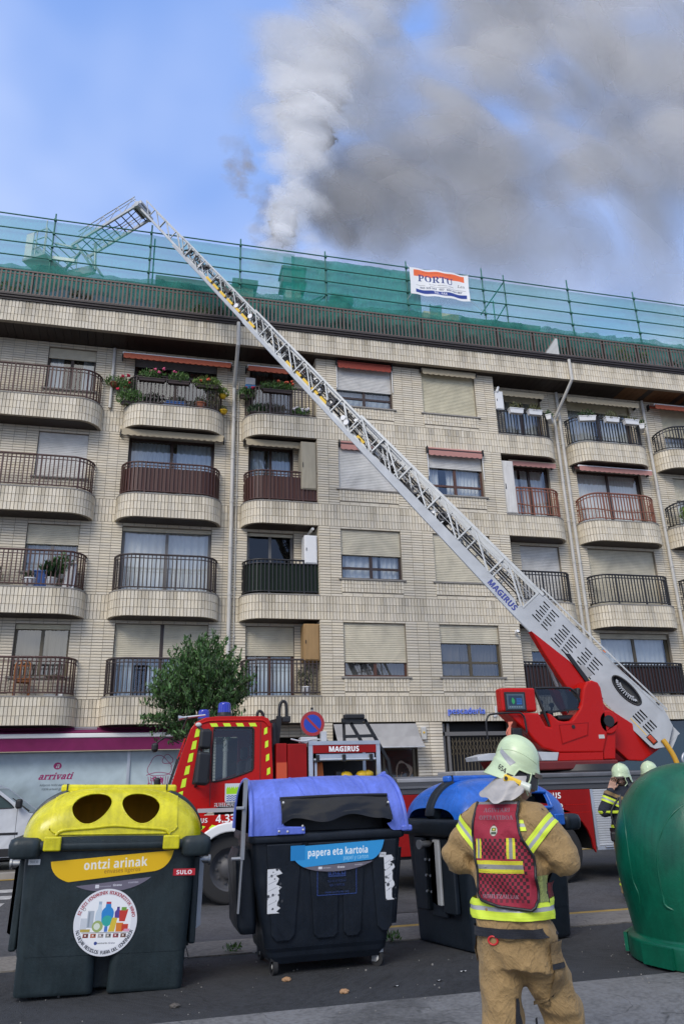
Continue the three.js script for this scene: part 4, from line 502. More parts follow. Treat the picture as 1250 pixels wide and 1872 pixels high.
{ const t = thing('plaster_wall', 'sloping white plaster divider behind the roof railing', 'wall', [13.55, 16.0, zB + 0.14]); M(t, 'slab', ex([[-0.5, 0.14], [0.08, 0.14], [0.08, 0.86], [0.0, 0.86]], 0.1, 0.005, -0.2), MT.whiteDirty); M(t, 'edge', beam([-0.5, 0.16, -0.15], [0.0, 0.88, -0.15], 0.11, 0.02), MT.stone); }
// ---------- fire engine with turntable ladder ----------
{
  const t = thing('fire_engine', 'red fire engine with yellow chevrons, its turntable ladder raised to the roof', 'fire engine', [0, 0, 0]);
  const zn = -12.8, zf = -15.25;
  // cab: side panels with window openings, roof, front, back
  const prof = [[0.24, 0.72], [0.26, 1.5], [0.33, 1.74], [0.485, 2.26], [0.6, 2.6], [0.68, 2.7], [0.82, 2.77], [1.0, 2.79], [1.76, 2.79], [1.86, 2.75], [1.9, 2.66], [1.94, 1.9], [1.95, 1.0], [1.88, 1.0], [1.86, 1.15], [1.72, 1.34], [1.5, 1.42], [1.1, 1.42], [0.86, 1.3], [0.74, 1.05], [0.7, 0.72]];
  const winQ = [[0.96, 1.78], [1.30, 1.84], [1.61, 1.95], [1.615, 2.59], [1.59, 2.61], [0.97, 2.61]], winV = [[0.66, 1.76], [0.915, 1.77], [0.915, 2.58], [0.80, 2.58], [0.76, 2.5]];
  const sideS = shp(prof); sideS.holes.push(hole(winQ), hole(winV));
  const cab = part(t, 'cab');
  M(cab, 'side_panel', ex(sideS, 0.06, 0.012, zn - 0.06), MT.fireRed); { const s2 = shp(prof); s2.holes.push(hole(winQ), hole(winV)); M(cab, 'side_panel', ex(s2, 0.06, 0.012, zf), MT.fireRed); }
  M(cab, 'roof', ex([[0.6, 2.6], [0.68, 2.7], [0.82, 2.77], [1.0, 2.79], [1.76, 2.79], [1.86, 2.75], [1.9, 2.66], [1.85, 2.66], [1.8, 2.72], [1.0, 2.73], [0.72, 2.64]], zn - zf - 0.12, 0, zf + 0.06), MT.fireRed);
  { const lip = [[0.70, 2.66], [0.92, 2.72], [1.75, 2.72], [1.87, 2.62]]; M(cab, 'rain_gutter', tubeP(lip.map(([x, y]) => [x, y, zn + 0.006]), 0.014, 30, 8, false, 0.2), MT.fireRed); }
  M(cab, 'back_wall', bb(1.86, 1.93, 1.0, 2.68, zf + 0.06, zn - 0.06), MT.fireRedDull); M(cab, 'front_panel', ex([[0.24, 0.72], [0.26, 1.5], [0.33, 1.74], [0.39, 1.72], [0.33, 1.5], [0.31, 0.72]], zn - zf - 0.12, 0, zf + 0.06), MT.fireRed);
  M(cab, 'windscreen', beamPane([0.35, 1.75], [0.62, 2.62], zf + 0.08, zn - 0.07), glassCab); M(cab, 'dashboard', [rbb(0.37, 0.66, 1.5, 1.76, zf + 0.1, zn - 0.1, 0.05), bb(0.3, 1.86, 0.95, 1.1, zf + 0.07, zn - 0.07)], MT.black);
  M(cab, 'wiper', [rod([0.32, 1.76, -13.2], [0.46, 2.2, -13.6], 0.012), rod([0.32, 1.76, -14.2], [0.46, 2.2, -14.6], 0.012)], MT.black); M(cab, 'marker_lamp', new THREE.SphereGeometry(0.05, 12, 8).scale(1, 0.7, 0.5).translate(0.72, 2.66, zn + 0.01), MT.whiteDirty);
  for (const z of [-13.35, -14.7]) { const s = part(t, 'seat'); M(s, 'cushion', rb(0.5, 0.16, 0.5, 0.06, 1.35, 1.35, z), MT.black); M(s, 'backrest', rb(0.15, 0.75, 0.5, 0.06, 1.62, 1.78, z, 0, 0, -0.12), MT.black); M(s, 'headrest', rb(0.12, 0.22, 0.28, 0.05, 1.68, 2.28, z), MT.black); }
  M(t, 'steering_wheel', new THREE.TorusGeometry(0.21, 0.02, 8, 24).rotateY(Math.PI / 2).rotateZ(-0.5).translate(0.75, 1.82, -13.4), MT.black);
  const door = part(t, 'door'); M(door, 'pane', new THREE.PlaneGeometry(0.66, 0.86).translate(1.285, 2.19, zn - 0.03), glassCab); M(door, 'pane', new THREE.PlaneGeometry(0.27, 0.84).translate(0.785, 2.17, zn - 0.03), glassCab); M(door, 'pane', new THREE.PlaneGeometry(0.95, 0.86).translate(1.13, 2.19, zf + 0.03), glassCab);
  M(door, 'window_seal', [tubeP(winQ.map(([x, y]) => [x, y, zn + 0.004]), 0.014, 60, 6, true, 0.05), tubeP(winV.map(([x, y]) => [x, y, zn + 0.004]), 0.012, 50, 6, true, 0.05)], MT.rubber);
  M(door, 'gap', [bb(1.725, 1.733, 1.42, 2.68, zn - 0.002, zn + 0.003), bb(0.935, 0.943, 1.42, 2.62, zn - 0.002, zn + 0.003)], MT.black); M(door, 'lower_panel', bb(0.97, 1.6, 1.765, 1.775, zn, zn + 0.002), MT.fireRed); M(door, 'handle', rbb(1.52, 1.68, 1.6, 1.645, zn, zn + 0.035, 0.012), MT.black);
  M(door, 'silver_stripe', bb(0.75, 1.9, 1.31 + 0.02, 1.39, zn - 0.02, zn + 0.004), mat(0.42, 0.40, 0.40, { roughness: 0.4 }));
  // fluorescent chevrons
  const chev = (pts) => ex(pts, 0.003).translate(0, 0, zn + 0.001);
  for (let i = 0; i < 6; i++) { const y = 2.52 - i * 0.19, x = 0.735 - i * 0.046; M(t, 'chevron', chev([[x - 0.045, y], [x - 0.02, y + 0.13], [x + 0.045, y + 0.15], [x + 0.03, y + 0.02]].map(([a, b]) => [a - 0.03, b - 0.06])), MT.fluoYellow); }
  for (let i = 0; i < 4; i++) { const x = 0.9 + i * 0.21; M(t, 'chevron', chev([[x + 0.03, 2.625], [x + 0.14, 2.625], [x + 0.11, 2.68], [x, 2.68]]), MT.fluoYellow); }
  for (let i = 0; i < 4; i++) { const y = 2.49 - i * 0.21, x = 1.785 + i * 0.017; M(t, 'chevron', chev([[x, y], [x + 0.055, y + 0.025], [x + 0.055, y + 0.125], [x + 0.005, y + 0.1]]), MT.fluoYellow); }
  for (let i = 0; i < 6; i++) { const x = 0.74 + i * 0.19; M(t, 'chevron', chev([[x + 0.0, 1.16 - i * -0.0], [x + 0.08, 1.14], [x + 0.14, 1.19], [x + 0.05, 1.21]].map(([a, b]) => [a, b - 0.06])).translate(0, 0, 0.03), MT.fluoYellow); }
  // crest, lettering
  decal(t, 'crest', 0.25, 0.34, 420, (c, W, H) => { c.fillStyle = '#c8ccd0'; c.beginPath(); c.moveTo(2, 2); c.lineTo(W - 2, 2); c.lineTo(W - 2, H * 0.7); c.quadraticCurveTo(W - 2, H - 2, W / 2, H - 2); c.quadraticCurveTo(2, H - 2, 2, H * 0.7); c.closePath(); c.fill(); c.fillStyle = '#9ad000'; for (let i = 0; i < 3; i++) { const x = W * (0.14 + i * 0.26); c.beginPath(); c.moveTo(x - 3, H * 0.48); c.lineTo(x - 3, H * 0.26); for (let j = 0; j <= 4; j++) c.lineTo(x + j * W * 0.055, H * (j % 2 ? 0.14 : 0.22)); c.lineTo(x + W * 0.24, H * 0.48); c.fill(); } c.strokeStyle = '#24408f'; c.lineWidth = H * 0.035; for (let r = 0; r < 3; r++) { c.beginPath(); for (let i = 0; i <= 30; i++) { const x = W * (0.14 + 0.72 * i / 30); c.lineTo(x, H * (0.57 + r * 0.09) + Math.sin(i * 0.75) * H * 0.018); } c.stroke(); } }, [1.29, 1.585, zn + 0.006]);
  decal(t, 'lettering', 0.62, 0.1, 420, (c, W, H) => txt(c, 'SUHILTZAILEAK', W / 2, H / 2, `bold ${H * 0.8}px serif`, '#d6d2d0'), [1.32, 1.35 + 0.085, zn + 0.006]); // above the stripe
  decal(t, 'unit_number', 0.5, 0.17, 420, (c, W, H) => txt(c, '4.33', W / 2, H / 2, `bold ${H * 0.95}px sans-serif`, '#f0efec'), [1.19, 1.235, zn + 0.034]); decal(t, 'lettering', 0.42, 0.11, 420, (c, W, H) => txt(c, 'MAGIRUS', W / 2, H / 2, `bold ${H * 0.85}px sans-serif`, '#e6e4e0'), [0.70, 1.215, zn + 0.034]);
  // lower cab: red wheel surround, white bumper and fender, step
  { const a = (r, n, y0 = 0.5, x0 = 1.28) => Array.from({ length: n + 1 }, (_, i) => { const q = Math.PI * (1 - i / n); return [x0 + r * Math.cos(q), y0 + r * Math.sin(q)]; });
    M(t, 'wheel_surround', ex([[0.68, 1.29], [1.95, 1.29], [1.95, 0.98], ...a(0.66, 14).reverse(), [0.62, 0.98]], 0.05, 0.008, zn - 0.02), MT.fireRed);
    M(t, 'fender', ex([...a(0.68, 20), ...a(0.54, 20).reverse()], 0.3, 0.02, zn - 0.24), MT.white); M(t, 'bumper', [rbb(0.18, 0.7, 0.28, 0.72, zf, zn + 0.03, 0.06)], MT.white); M(t, 'bumper_grille', [rbb(0.165, 0.3, 0.5, 0.66, zf + 0.4, zn - 0.4, 0.03)], MT.black); M(t, 'step', [rbb(0.3, 0.62, 0.4, 0.46, zn - 0.02, zn + 0.06, 0.015)], MT.black); }
  const wheel = (x, z, r = 0.5, w = 0.28) => { const g = part(t, 'wheel'); M(g, 'tyre', new THREE.LatheGeometry([[r * 0.62, -w / 2], [r * 0.9, -w / 2], [r * 0.98, -w * 0.42], [r, -w * 0.3], [r * 0.985, -0.02], [r, 0], [r * 0.985, 0.02], [r, w * 0.3], [r * 0.98, w * 0.42], [r * 0.9, w / 2], [r * 0.62, w / 2]].map((p) => new THREE.Vector2(...p)), 36).rotateX(Math.PI / 2).translate(x, r, z), MT.rubber); const sg = z > -14 ? 1 : -1; M(g, 'rim', [new THREE.LatheGeometry([[r * 0.63, w * 0.42], [r * 0.56, w * 0.4], [r * 0.5, w * 0.1], [r * 0.3, w * 0.15], [r * 0.25, w * 0.4], [0.001, w * 0.42]].map((p) => new THREE.Vector2(...p)), 28).rotateX(sg * Math.PI / 2).translate(x, r, z), ...Array.from({ length: 10 }, (_, i) => cy(0.018, 0.018, 0.05, x + 0.2 * Math.cos(i * 0.628), r + 0.2 * Math.sin(i * 0.628), z + sg * w * 0.16, Math.PI / 2, 0, 0, 6))], MT.darkGrey); };
  for (const x of [1.28, 6.86]) for (const z of [zn - 0.19, zf + 0.19]) wheel(x, z);
  // mirrors
  const mir = part(t, 'mirror'); M(mir, 'housing', [rb(0.19, 0.3, 0.1, 0.045, 0.82, 2.42, zn + 0.22, 0, 0.25, -0.06), rb(0.22, 0.5, 0.12, 0.05, 0.79, 1.98, zn + 0.24, 0, 0.25, -0.08)], MT.black); M(mir, 'arm', [rod([0.72, 2.62, zn], [0.8, 2.55, zn + 0.2], 0.02), rod([0.7, 1.72, zn], [0.78, 1.8, zn + 0.22], 0.02), rod([0.8, 2.55, zn + 0.2], [0.78, 1.8, zn + 0.22], 0.016)], MT.black);
  const mf = part(t, 'mirror'); M(mf, 'housing', [rb(0.12, 0.16, 0.3, 0.05, 0.06, 2.42, zf + 0.35), rb(0.1, 0.14, 0.26, 0.04, 0.12, 1.8, zn - 0.5)], MT.black); M(mf, 'arm', [tubeP([[0.5, 2.5, zf + 0.2], [0.25, 2.6, zf + 0.3], [0.06, 2.48, zf + 0.35]], 0.015, 16, 6), rod([0.14, 1.6, zn - 0.3], [0.12, 1.76, zn - 0.45], 0.015)], MT.black);
  // blue beacons, horns
  const blue = phys(0.01, 0.03, 0.55, { roughness: 0.12, clearcoat: 1, transmission: 0.35 });
  for (const [x, y, z, s] of [[1.16, 2.80, zn - 0.35, 1], [0.88, 2.79, zn - 1.3, 0.93]]) { const b = part(t, 'beacon'); M(b, 'base', [cy(0.115 * s, 0.125 * s, 0.08 * s, x, y + 0.04 * s, z), rb(0.24 * s, 0.05, 0.24 * s, 0.02, x, y + 0.01, z)], MT.black); M(b, 'dome', new THREE.LatheGeometry([[0.001, 0.25], [0.07, 0.248], [0.095, 0.235], [0.105, 0.21], [0.11, 0.08], [0.112, 0.075]].map(([a, c]) => new THREE.Vector2(a * s, c * s)), 24).translate(x, y, z), blue); M(b, 'reflector', [bx(0.07, 0.12, 0.012, x, y + 0.14 * s, z, 0, 0.5, 0), cy(0.02, 0.02, 0.1, x, y + 0.13 * s, z)], MT.steel); }
  for (const [z, y] of [[zn - 0.55, 2.8], [zn - 0.8, 2.82]]) M(t, 'horn', [rod([0.86, y + 0.06, z], [0.5, y + 0.02, z], 0.015, 10, 0.022), rod([0.5, y + 0.02, z], [0.42, y + 0.01, z], 0.022, 12, 0.05)], MT.alu);
  M(t, 'rack_bar', [rod([0.55, 2.76, zf + 0.3], [0.55, 2.8, zn - 0.3], 0.015), rod([0.75, 2.86, zn - 0.9], [0.5, 2.82, zn - 1.0], 0.02)], MT.black);
  // chassis and low body
  M(t, 'chassis', [bb(0.3, 9.6, 0.55, 0.85, -14.55, -13.5)], MT.black); M(t, 'pipe_stack', [rod([1.98, 1.0, zn - 0.25], [1.98, 2.7, zn - 0.3], 0.05, 12)], MT.black);
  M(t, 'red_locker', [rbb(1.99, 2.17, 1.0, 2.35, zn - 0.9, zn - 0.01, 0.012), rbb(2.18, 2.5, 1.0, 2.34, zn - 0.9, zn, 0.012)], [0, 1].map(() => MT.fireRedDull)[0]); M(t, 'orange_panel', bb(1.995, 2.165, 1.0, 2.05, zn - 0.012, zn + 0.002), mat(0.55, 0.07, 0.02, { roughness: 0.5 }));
  { const r = part(t, 'equipment_rack'); M(r, 'frame', [bb(2.53, 2.6, 1.0, 2.36, zn - 0.06, zn), bb(3.69, 3.76, 1.0, 2.36, zn - 0.06, zn), bb(2.53, 3.76, 2.315, 2.375, zn - 0.1, zn + 0.01), bb(2.64, 2.68, 1.0, 2.1, zn - 0.12, zn - 0.061), bb(2.53, 3.76, 2.3, 2.36, zn - 1.0, zn - 0.1), bb(2.53, 2.6, 1.0, 2.3, zn - 1.0, zn - 0.94), bb(3.69, 3.76, 1.0, 2.3, zn - 1.0, zn - 0.94)], MT.alu);
    M(r, 'header', bb(2.6, 3.69, 2.185, 2.313, zn - 0.03, zn + 0.004), MT.fireRedDull); decal(r, 'lettering', 0.62, 0.115, 500, (c, W, H) => { txt(c, 'MAGIRUS', W / 2, H * 0.53, `bold ${H * 0.98}px sans-serif`, '#f0f0ef', { sx: 1.02, stroke: '#f0f0ef', lw: 2 }); }, [3.13, 2.25, zn + 0.008]);
    M(r, 'shutter_roll', [rod([2.62, 2.08, zn - 0.02], [3.68, 2.08, zn - 0.02], 0.025, 10), bb(2.66, 3.66, 2.1, 2.17, zn - 0.05, zn - 0.02)], MT.alu); for (const x of [2.68, 3.13, 3.6]) M(r, 'clamp', rbb(x - 0.03, x + 0.03, 2.04, 2.16, zn - 0.01, zn + 0.02, 0.01), MT.black);
    M(r, 'inside', [bb(2.6, 3.7, 1.0, 2.3, zn - 0.95, zn - 0.93), bb(2.6, 3.7, 1.0, 1.1, zn - 0.9, zn - 0.05)], mat(0.015, 0.014, 0.012)); M(r, 'orange_bag', ex([[2.66, 1.1], [2.9, 1.1], [2.82, 2.05], [2.66, 2.05]], 0.2, 0.03, zn - 0.45), MT.orange); }
  for (const [x, y, s] of [[3.22, 1.82, 0.1], [3.5, 1.83, 0.1], [3.6, 1.84, 0.09]]) M(t, 'hose_coupling', [new THREE.SphereGeometry(s, 16, 10).scale(1.1, 0.75, 0.9).translate(x, y, zn - 0.25)], MT.yellow);
  M(t, 'tool', [rod([3.05, 1.78, zn - 0.2], [3.2, 1.92, zn - 0.3], 0.02), rb(0.1, 0.1, 0.1, 0.02, 3.08, 1.85, zn - 0.25)], MT.black);
  // black hose gantries
  { const g = part(t, 'ladder_rest'), m = MT.black; M(g, 'post', [beam([1.97, 1.6, zn - 0.45], [2.1, 2.82, zn - 0.4], 0.09, 0.09, V(0, 0, 1)), beam([1.86, 2.3, zn - 1.7], [1.92, 2.8, zn - 1.65], 0.07, 0.07, V(0, 0, 1))], m); M(g, 'hook', [tubeP([[2.1, 2.78, zn - 0.4], [2.11, 2.98, zn - 0.4], [2.16, 3.07, zn - 0.4], [2.22, 3.02, zn - 0.4], [2.23, 2.78, zn - 0.4]], 0.028, 24, 8), tubeP([[1.9, 2.75, zn - 1.6], [1.88, 2.95, zn - 1.6], [1.92, 3.02, zn - 1.6], [1.99, 2.95, zn - 1.6], [2.02, 2.72, zn - 1.6]], 0.028, 24, 8)], m); M(g, 'crossbar', [beam([1.88, 2.74, zn - 1.6], [2.26, 2.78, zn - 0.38], 0.08, 0.08), rb(0.14, 0.1, 0.1, 0.02, 2.22, 2.76, zn - 0.38)], m); }
  { const g = part(t, 'tube_gantry'), m = MT.black, b = (a, c) => beam(a, c, 0.05, 0.05); M(g, 'tube', [b([3.16, 2.36, zn - 0.15], [3.16, 2.73, zn - 0.15]), b([3.33, 2.36, zn - 0.75], [3.31, 2.73, zn - 0.7]), b([3.14, 2.72, zn - 0.15], [3.58, 2.72, zn - 0.15]), b([3.3, 2.72, zn - 0.7], [3.66, 2.72, zn - 0.7]), b([3.56, 2.72, zn - 0.15], [3.94, 2.05, zn - 0.15]), b([3.94, 2.05, zn - 0.15], [3.98, 1.7, zn - 0.15]), b([3.44, 2.72, zn - 0.7], [3.8, 2.1, zn - 0.7]), b([3.15, 2.45, zn - 0.12], [3.72, 2.46, zn - 0.12]), b([3.16, 2.73, zn - 0.15], [3.3, 2.73, zn - 0.7])], m); M(g, 'winch', [rb(0.36, 0.08, 0.12, 0.02, 3.36, 2.78, zn - 0.15)], m); }
  M(t, 'cable_tray', [tubeP([[2.3, 2.44, zn - 0.4], [2.5, 2.4, zn - 0.4], [2.7, 2.43, zn - 0.4], [2.95, 2.41, zn - 0.4]], 0.015, 20, 6), rb(0.3, 0.1, 0.2, 0.02, 2.62, 2.42, zn - 0.5), rb(0.1, 0.18, 0.1, 0.01, 2.85, 2.46, zn - 0.3)], MT.lightGrey);
  // deck and side lockers towards the rear
  M(t, 'deck', [bb(3.8, 9.8, 1.62, 1.68, zf, zn - 0.001), bb(3.8, 9.8, 1.5, 1.62, zn - 0.05, zn)], MT.darkGrey); M(t, 'deck_edge', [bb(3.8, 9.8, 1.59, 1.625, zn, zn + 0.025), rbb(4.0, 9.8, 1.69, 1.78, zn - 0.4, zn - 0.25, 0.03)], mat(0.16, 0.16, 0.165, { roughness: 0.5, metalness: 0.4, map: T_grime })); M(t, 'deck_box', [rbb(4.1, 5.6, 1.68, 1.75, zf + 0.2, zn - 0.2, 0.02), rbb(5.2, 6.4, 1.69, 1.85, zn - 1.2, zn - 0.3, 0.03), rbb(6.6, 9.4, 1.69, 1.76, zn - 0.9, zn - 0.55, 0.03)], MT.grey);
  { const arch = Array.from({ length: 15 }, (_, i) => { const q = Math.PI * (i / 14); return [6.86 + 0.68 * Math.cos(q), 0.52 + 0.68 * Math.sin(q)]; });
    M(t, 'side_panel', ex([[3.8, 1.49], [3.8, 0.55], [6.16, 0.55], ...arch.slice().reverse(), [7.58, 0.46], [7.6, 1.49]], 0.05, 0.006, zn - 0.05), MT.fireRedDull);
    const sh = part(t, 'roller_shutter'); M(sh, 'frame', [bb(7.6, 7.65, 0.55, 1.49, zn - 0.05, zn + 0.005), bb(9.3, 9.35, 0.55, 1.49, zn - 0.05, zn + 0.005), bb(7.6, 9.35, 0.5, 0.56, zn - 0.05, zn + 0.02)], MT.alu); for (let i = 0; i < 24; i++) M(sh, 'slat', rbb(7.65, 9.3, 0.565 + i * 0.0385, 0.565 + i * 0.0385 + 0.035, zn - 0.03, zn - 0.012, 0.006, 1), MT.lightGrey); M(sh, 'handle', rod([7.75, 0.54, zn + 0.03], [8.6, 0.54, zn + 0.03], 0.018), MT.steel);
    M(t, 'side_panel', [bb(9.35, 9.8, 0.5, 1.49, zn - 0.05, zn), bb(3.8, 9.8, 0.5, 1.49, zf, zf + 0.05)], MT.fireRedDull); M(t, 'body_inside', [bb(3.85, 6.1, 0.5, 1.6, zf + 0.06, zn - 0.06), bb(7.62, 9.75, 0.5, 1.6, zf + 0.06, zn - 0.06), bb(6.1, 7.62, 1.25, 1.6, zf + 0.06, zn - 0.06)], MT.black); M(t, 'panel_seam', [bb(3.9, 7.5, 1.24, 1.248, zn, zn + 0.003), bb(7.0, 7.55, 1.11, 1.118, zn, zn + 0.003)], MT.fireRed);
    decal(t, 'lettering', 0.8, 0.15, 300, (c, W, H) => txt(c, 'MAGIRUS', W / 2, H / 2, `bold ${H * 0.9}px sans-serif`, '#eeeeec'), [6.72, 1.4, zn + 0.003]); decal(t, 'unit_number', 0.3, 0.2, 300, (c, W, H) => txt(c, '33', W / 2, H / 2, `bold ${H * 0.9}px sans-serif`, '#eeeeec'), [6.95, 1.2, zn + 0.003]);
    M(t, 'bumper', rbb(9.8, 9.95, 0.5, 0.7, zf, zn, 0.03), MT.white); M(t, 'support_jack', [rbb(4.3, 4.6, 0.02, 0.1, zn - 0.05, zn + 0.35, 0.02), rod([4.45, 0.1, zn + 0.15], [4.45, 0.9, zn + 0.15], 0.06)], MT.steel); }
  // turntable and operator's stand
  M(t, 'turntable', [cy(0.95, 0.95, 0.12, 8.15, 1.75, -14.03, 0, 0, 0, 40), cy(0.8, 0.85, 0.12, 8.15, 1.86, -14.03, 0, 0, 0, 40)], MT.black); M(t, 'turntable_base', rbb(6.95, 8.62, 1.83, 1.99, -14.7, -13.36, 0.03), mat(0.14, 0.012, 0.01, { roughness: 0.55, map: T_grime }));
  const zt = -13.4, tu = part(t, 'operator_stand');
  M(tu, 'body', ex([[6.44, 2.87], [6.6, 2.88], [7.1, 2.86], [7.22, 2.62], [7.32, 2.6], [7.29, 2.86], [7.36, 2.84], [7.5, 2.72], [7.62, 2.7], [7.78, 2.72], [7.95, 2.9], [8.02, 3.0], [8.12, 3.33], [8.2, 3.44], [8.33, 3.48], [8.45, 3.44], [8.5, 3.34], [8.53, 2.9], [8.52, 2.5], [8.36, 2.12], [7.42, 2.13], [7.1, 2.22], [6.95, 2.36], [6.8, 2.54]], 0.42, 0.035, zt - 0.42), MT.fireRed);
  M(tu, 'skirt', [ex([[7.42, 2.13], [8.36, 2.13], [8.34, 1.99], [7.38, 1.99]], 0.5, 0.012, zt - 0.51), ex([[8.3, 2.5], [8.55, 2.5], [8.6, 2.0], [8.3, 2.0]], 0.5, 0.012, zt - 0.6)], MT.fireRed); M(tu, 'step_plate', ex([[6.98, 2.16], [7.41, 2.14], [7.36, 1.995], [7.05, 2.0]], 0.55, 0.01, zt - 0.53), MT.lightGrey); M(tu, 'step_plate', ex([[5.9, 2.1], [6.15, 2.16], [6.75, 2.16], [6.75, 2.03], [5.92, 2.03]], 0.6, 0.01, zt - 0.9), MT.lightGrey); M(tu, 'platform', [ex([[6.2, 2.02], [7.0, 2.02], [7.0, 1.85], [6.3, 1.85]], 0.6, 0.01, zt - 0.9)], MT.fireRedDull);
  M(tu, 'console', rbb(6.36, 7.08, 2.885, 3.33, zt - 0.26, zt + 0.0, 0.045, 3), MT.fireRed); M(tu, 'screen_surround', [rbb(6.42, 6.85, 2.9, 3.25, zt - 0.012, zt + 0.02, 0.012)], MT.black);
  decal(tu, 'screen', 0.36, 0.28, 420, (c, W, H) => { c.fillStyle = '#4a5b66'; c.fillRect(0, 0, W, H); c.fillStyle = '#24384f'; c.fillRect(W * 0.1, H * 0.12, W * 0.8, H * 0.66); c.fillStyle = '#2f9a57'; c.beginPath(); c.moveTo(W * 0.34, H * 0.24); c.quadraticCurveTo(W * 0.56, H * 0.5, W * 0.36, H * 0.7); c.quadraticCurveTo(W * 0.2, H * 0.5, W * 0.34, H * 0.24); c.fill(); c.fillStyle = '#2c66a8'; c.fillRect(W * 0.55, H * 0.3, W * 0.3, H * 0.4); c.fillStyle = '#0f1f33'; for (let i = 0; i < 12; i++) c.fillRect(W * (0.56 + (i % 4) * 0.07), H * (0.34 + ((i / 4) | 0) * 0.11), W * 0.04, H * 0.06); c.fillStyle = '#8fa3a8'; for (let i = 0; i < 6; i++) c.fillRect(W * (0.12 + i * 0.13), H * 0.84, W * 0.08, H * 0.05); }, [6.635, 3.075, zt + 0.024]);
  M(tu, 'window_frame', [tubeP([[7.1, 3.33, zt - 0.08], [7.5, 3.34, zt - 0.08], [7.86, 3.33, zt - 0.08], [8.0, 3.22, zt - 0.08], [8.06, 3.05, zt - 0.08]], 0.024, 40, 8, false, 0.15), rod([7.1, 3.33, zt - 0.08], [7.32, 2.62, zt - 0.05], 0.03, 8), beam([7.3, 2.88, zt - 0.04], [7.98, 2.93, zt - 0.04], 0.03, 0.03)], MT.black); M(tu, 'pane', ex([[7.13, 3.31], [7.84, 3.31], [8.03, 3.06], [7.96, 2.92], [7.4, 2.86], [7.3, 2.7]], 0.01, 0, zt - 0.085), phys(0.35, 0.38, 0.4, { transmission: 1, thickness: 0, roughness: 0.04 }));
  M(tu, 'joystick', [rod([7.38, 2.82, zt - 0.25], [7.3, 3.06, zt - 0.25], 0.018), rod([7.5, 2.78, zt - 0.3], [7.55, 3.0, zt - 0.3], 0.022), new THREE.SphereGeometry(0.045, 12, 8).translate(7.3, 3.08, zt - 0.25), new THREE.SphereGeometry(0.05, 12, 8).translate(7.55, 3.03, zt - 0.3), rb(0.2, 0.14, 0.2, 0.03, 7.45, 2.86, zt - 0.35)], MT.black); M(tu, 'seat', [rb(0.4, 0.1, 0.4, 0.04, 7.75, 2.78, zt - 0.3), rb(0.1, 0.5, 0.4, 0.04, 8.05, 3.1, zt - 0.3, 0, 0, -0.15)], MT.black);
  M(tu, 'access_door', ex([[7.5, 2.62], [8.1, 2.66], [8.06, 2.45], [7.52, 2.3]], 0.012, 0.004, zt - 0.002), MT.fireRed); M(tu, 'door_seam', [beam([7.49, 2.635, zt + 0.002], [8.12, 2.675, zt + 0.002], 0.008, 0.008, V(0, 0, 1)), beam([7.51, 2.285, zt + 0.002], [8.08, 2.44, zt + 0.002], 0.008, 0.008, V(0, 0, 1)), beam([7.49, 2.63, zt + 0.002], [7.51, 2.285, zt + 0.002], 0.008, 0.008, V(0, 0, 1)), beam([8.11, 2.67, zt + 0.002], [8.07, 2.44, zt + 0.002], 0.008, 0.008, V(0, 0, 1))], MT.fireRedDull); M(tu, 'lock', cy(0.035, 0.035, 0.02, 7.78, 2.6, zt + 0.012, Math.PI / 2), MT.black); M(tu, 'label_plate', [bb(8.3, 8.42, 2.38, 2.45, zt + 0.001, zt + 0.004)], MT.whiteDirty);
  M(tu, 'guard_rail', [tubeP([[5.98, 2.4, zt + 0.06], [5.98, 2.7, zt + 0.06], [6.06, 2.83, zt + 0.06], [6.4, 2.86, zt + 0.06], [6.68, 2.86, zt + 0.06], [6.76, 2.78, zt + 0.06], [6.78, 2.5, zt + 0.06]], 0.018, 50, 8, false, 0.2)], MT.black); M(tu, 'rope', Array.from({ length: 5 }, (_, i) => tubeP([[6.45 + i * 0.02, 2.7, zt + 0.02], [6.42 + rr(-0.05, 0.05), 2.5, zt + 0.03], [6.46 + rr(-0.05, 0.05), 2.36, zt + 0.02]], 0.012, 14, 5)), mat(0.7, 0.22, 0.14)); M(tu, 'foot_box', rb(0.22, 0.3, 0.3, 0.04, 6.62, 2.45, zt - 0.15), MT.black);
  M(tu, 'pivot_cover', [ex(Array.from({ length: 25 }, (_, i) => [8.56 + 0.2 * Math.cos(i * 0.2618), 2.68 + 0.22 * Math.sin(i * 0.2618)]), 0.5, 0.02, zt - 0.5), ex([[8.4, 2.75], [8.75, 2.7], [8.62, 2.0], [8.38, 2.0]], 0.46, 0.02, zt - 0.5)], MT.fireRed); M(tu, 'pivot_disc', cy(0.11, 0.11, 0.04, 8.56, 2.7, zt + 0.005, Math.PI / 2, 0, 0, 24), MT.black);
  // red lifting frame under the ladder
  const zw = -13.75; M(t, 'lifting_frame', ex([[7.33, 4.5], [7.56, 4.05], [7.94, 3.42], [8.3, 2.9], [8.7, 2.42], [8.85, 2.2], [9.1, 1.98], [9.42, 1.96], [9.95, 2.24], [9.4, 2.62], [8.79, 3.0], [8.11, 3.9]], 0.16, 0.02, zw - 0.16), MT.fireRed); M(t, 'lifting_frame', ex([[8.2, 3.5], [8.3, 3.2], [8.6, 2.7], [9.1, 2.2], [9.4, 1.98], [9.7, 1.98], [10.3, 2.26], [9.2, 3.1]], 0.16, 0.02, zw - 1.2), MT.fireRedDull); M(t, 'lifting_ram', [rod([8.4, 2.05, zw - 0.3], [7.95, 3.8, zw - 0.3], 0.09, 14), rod([7.95, 3.4, zw - 0.3], [7.7, 4.2, zw - 0.3], 0.05, 14)], MT.steel); M(t, 'rubber_cover', [ex([[8.0, 4.05], [8.1, 4.05], [8.72, 3.15], [8.62, 3.12]], 0.04, 0.01, zw)], MT.black);
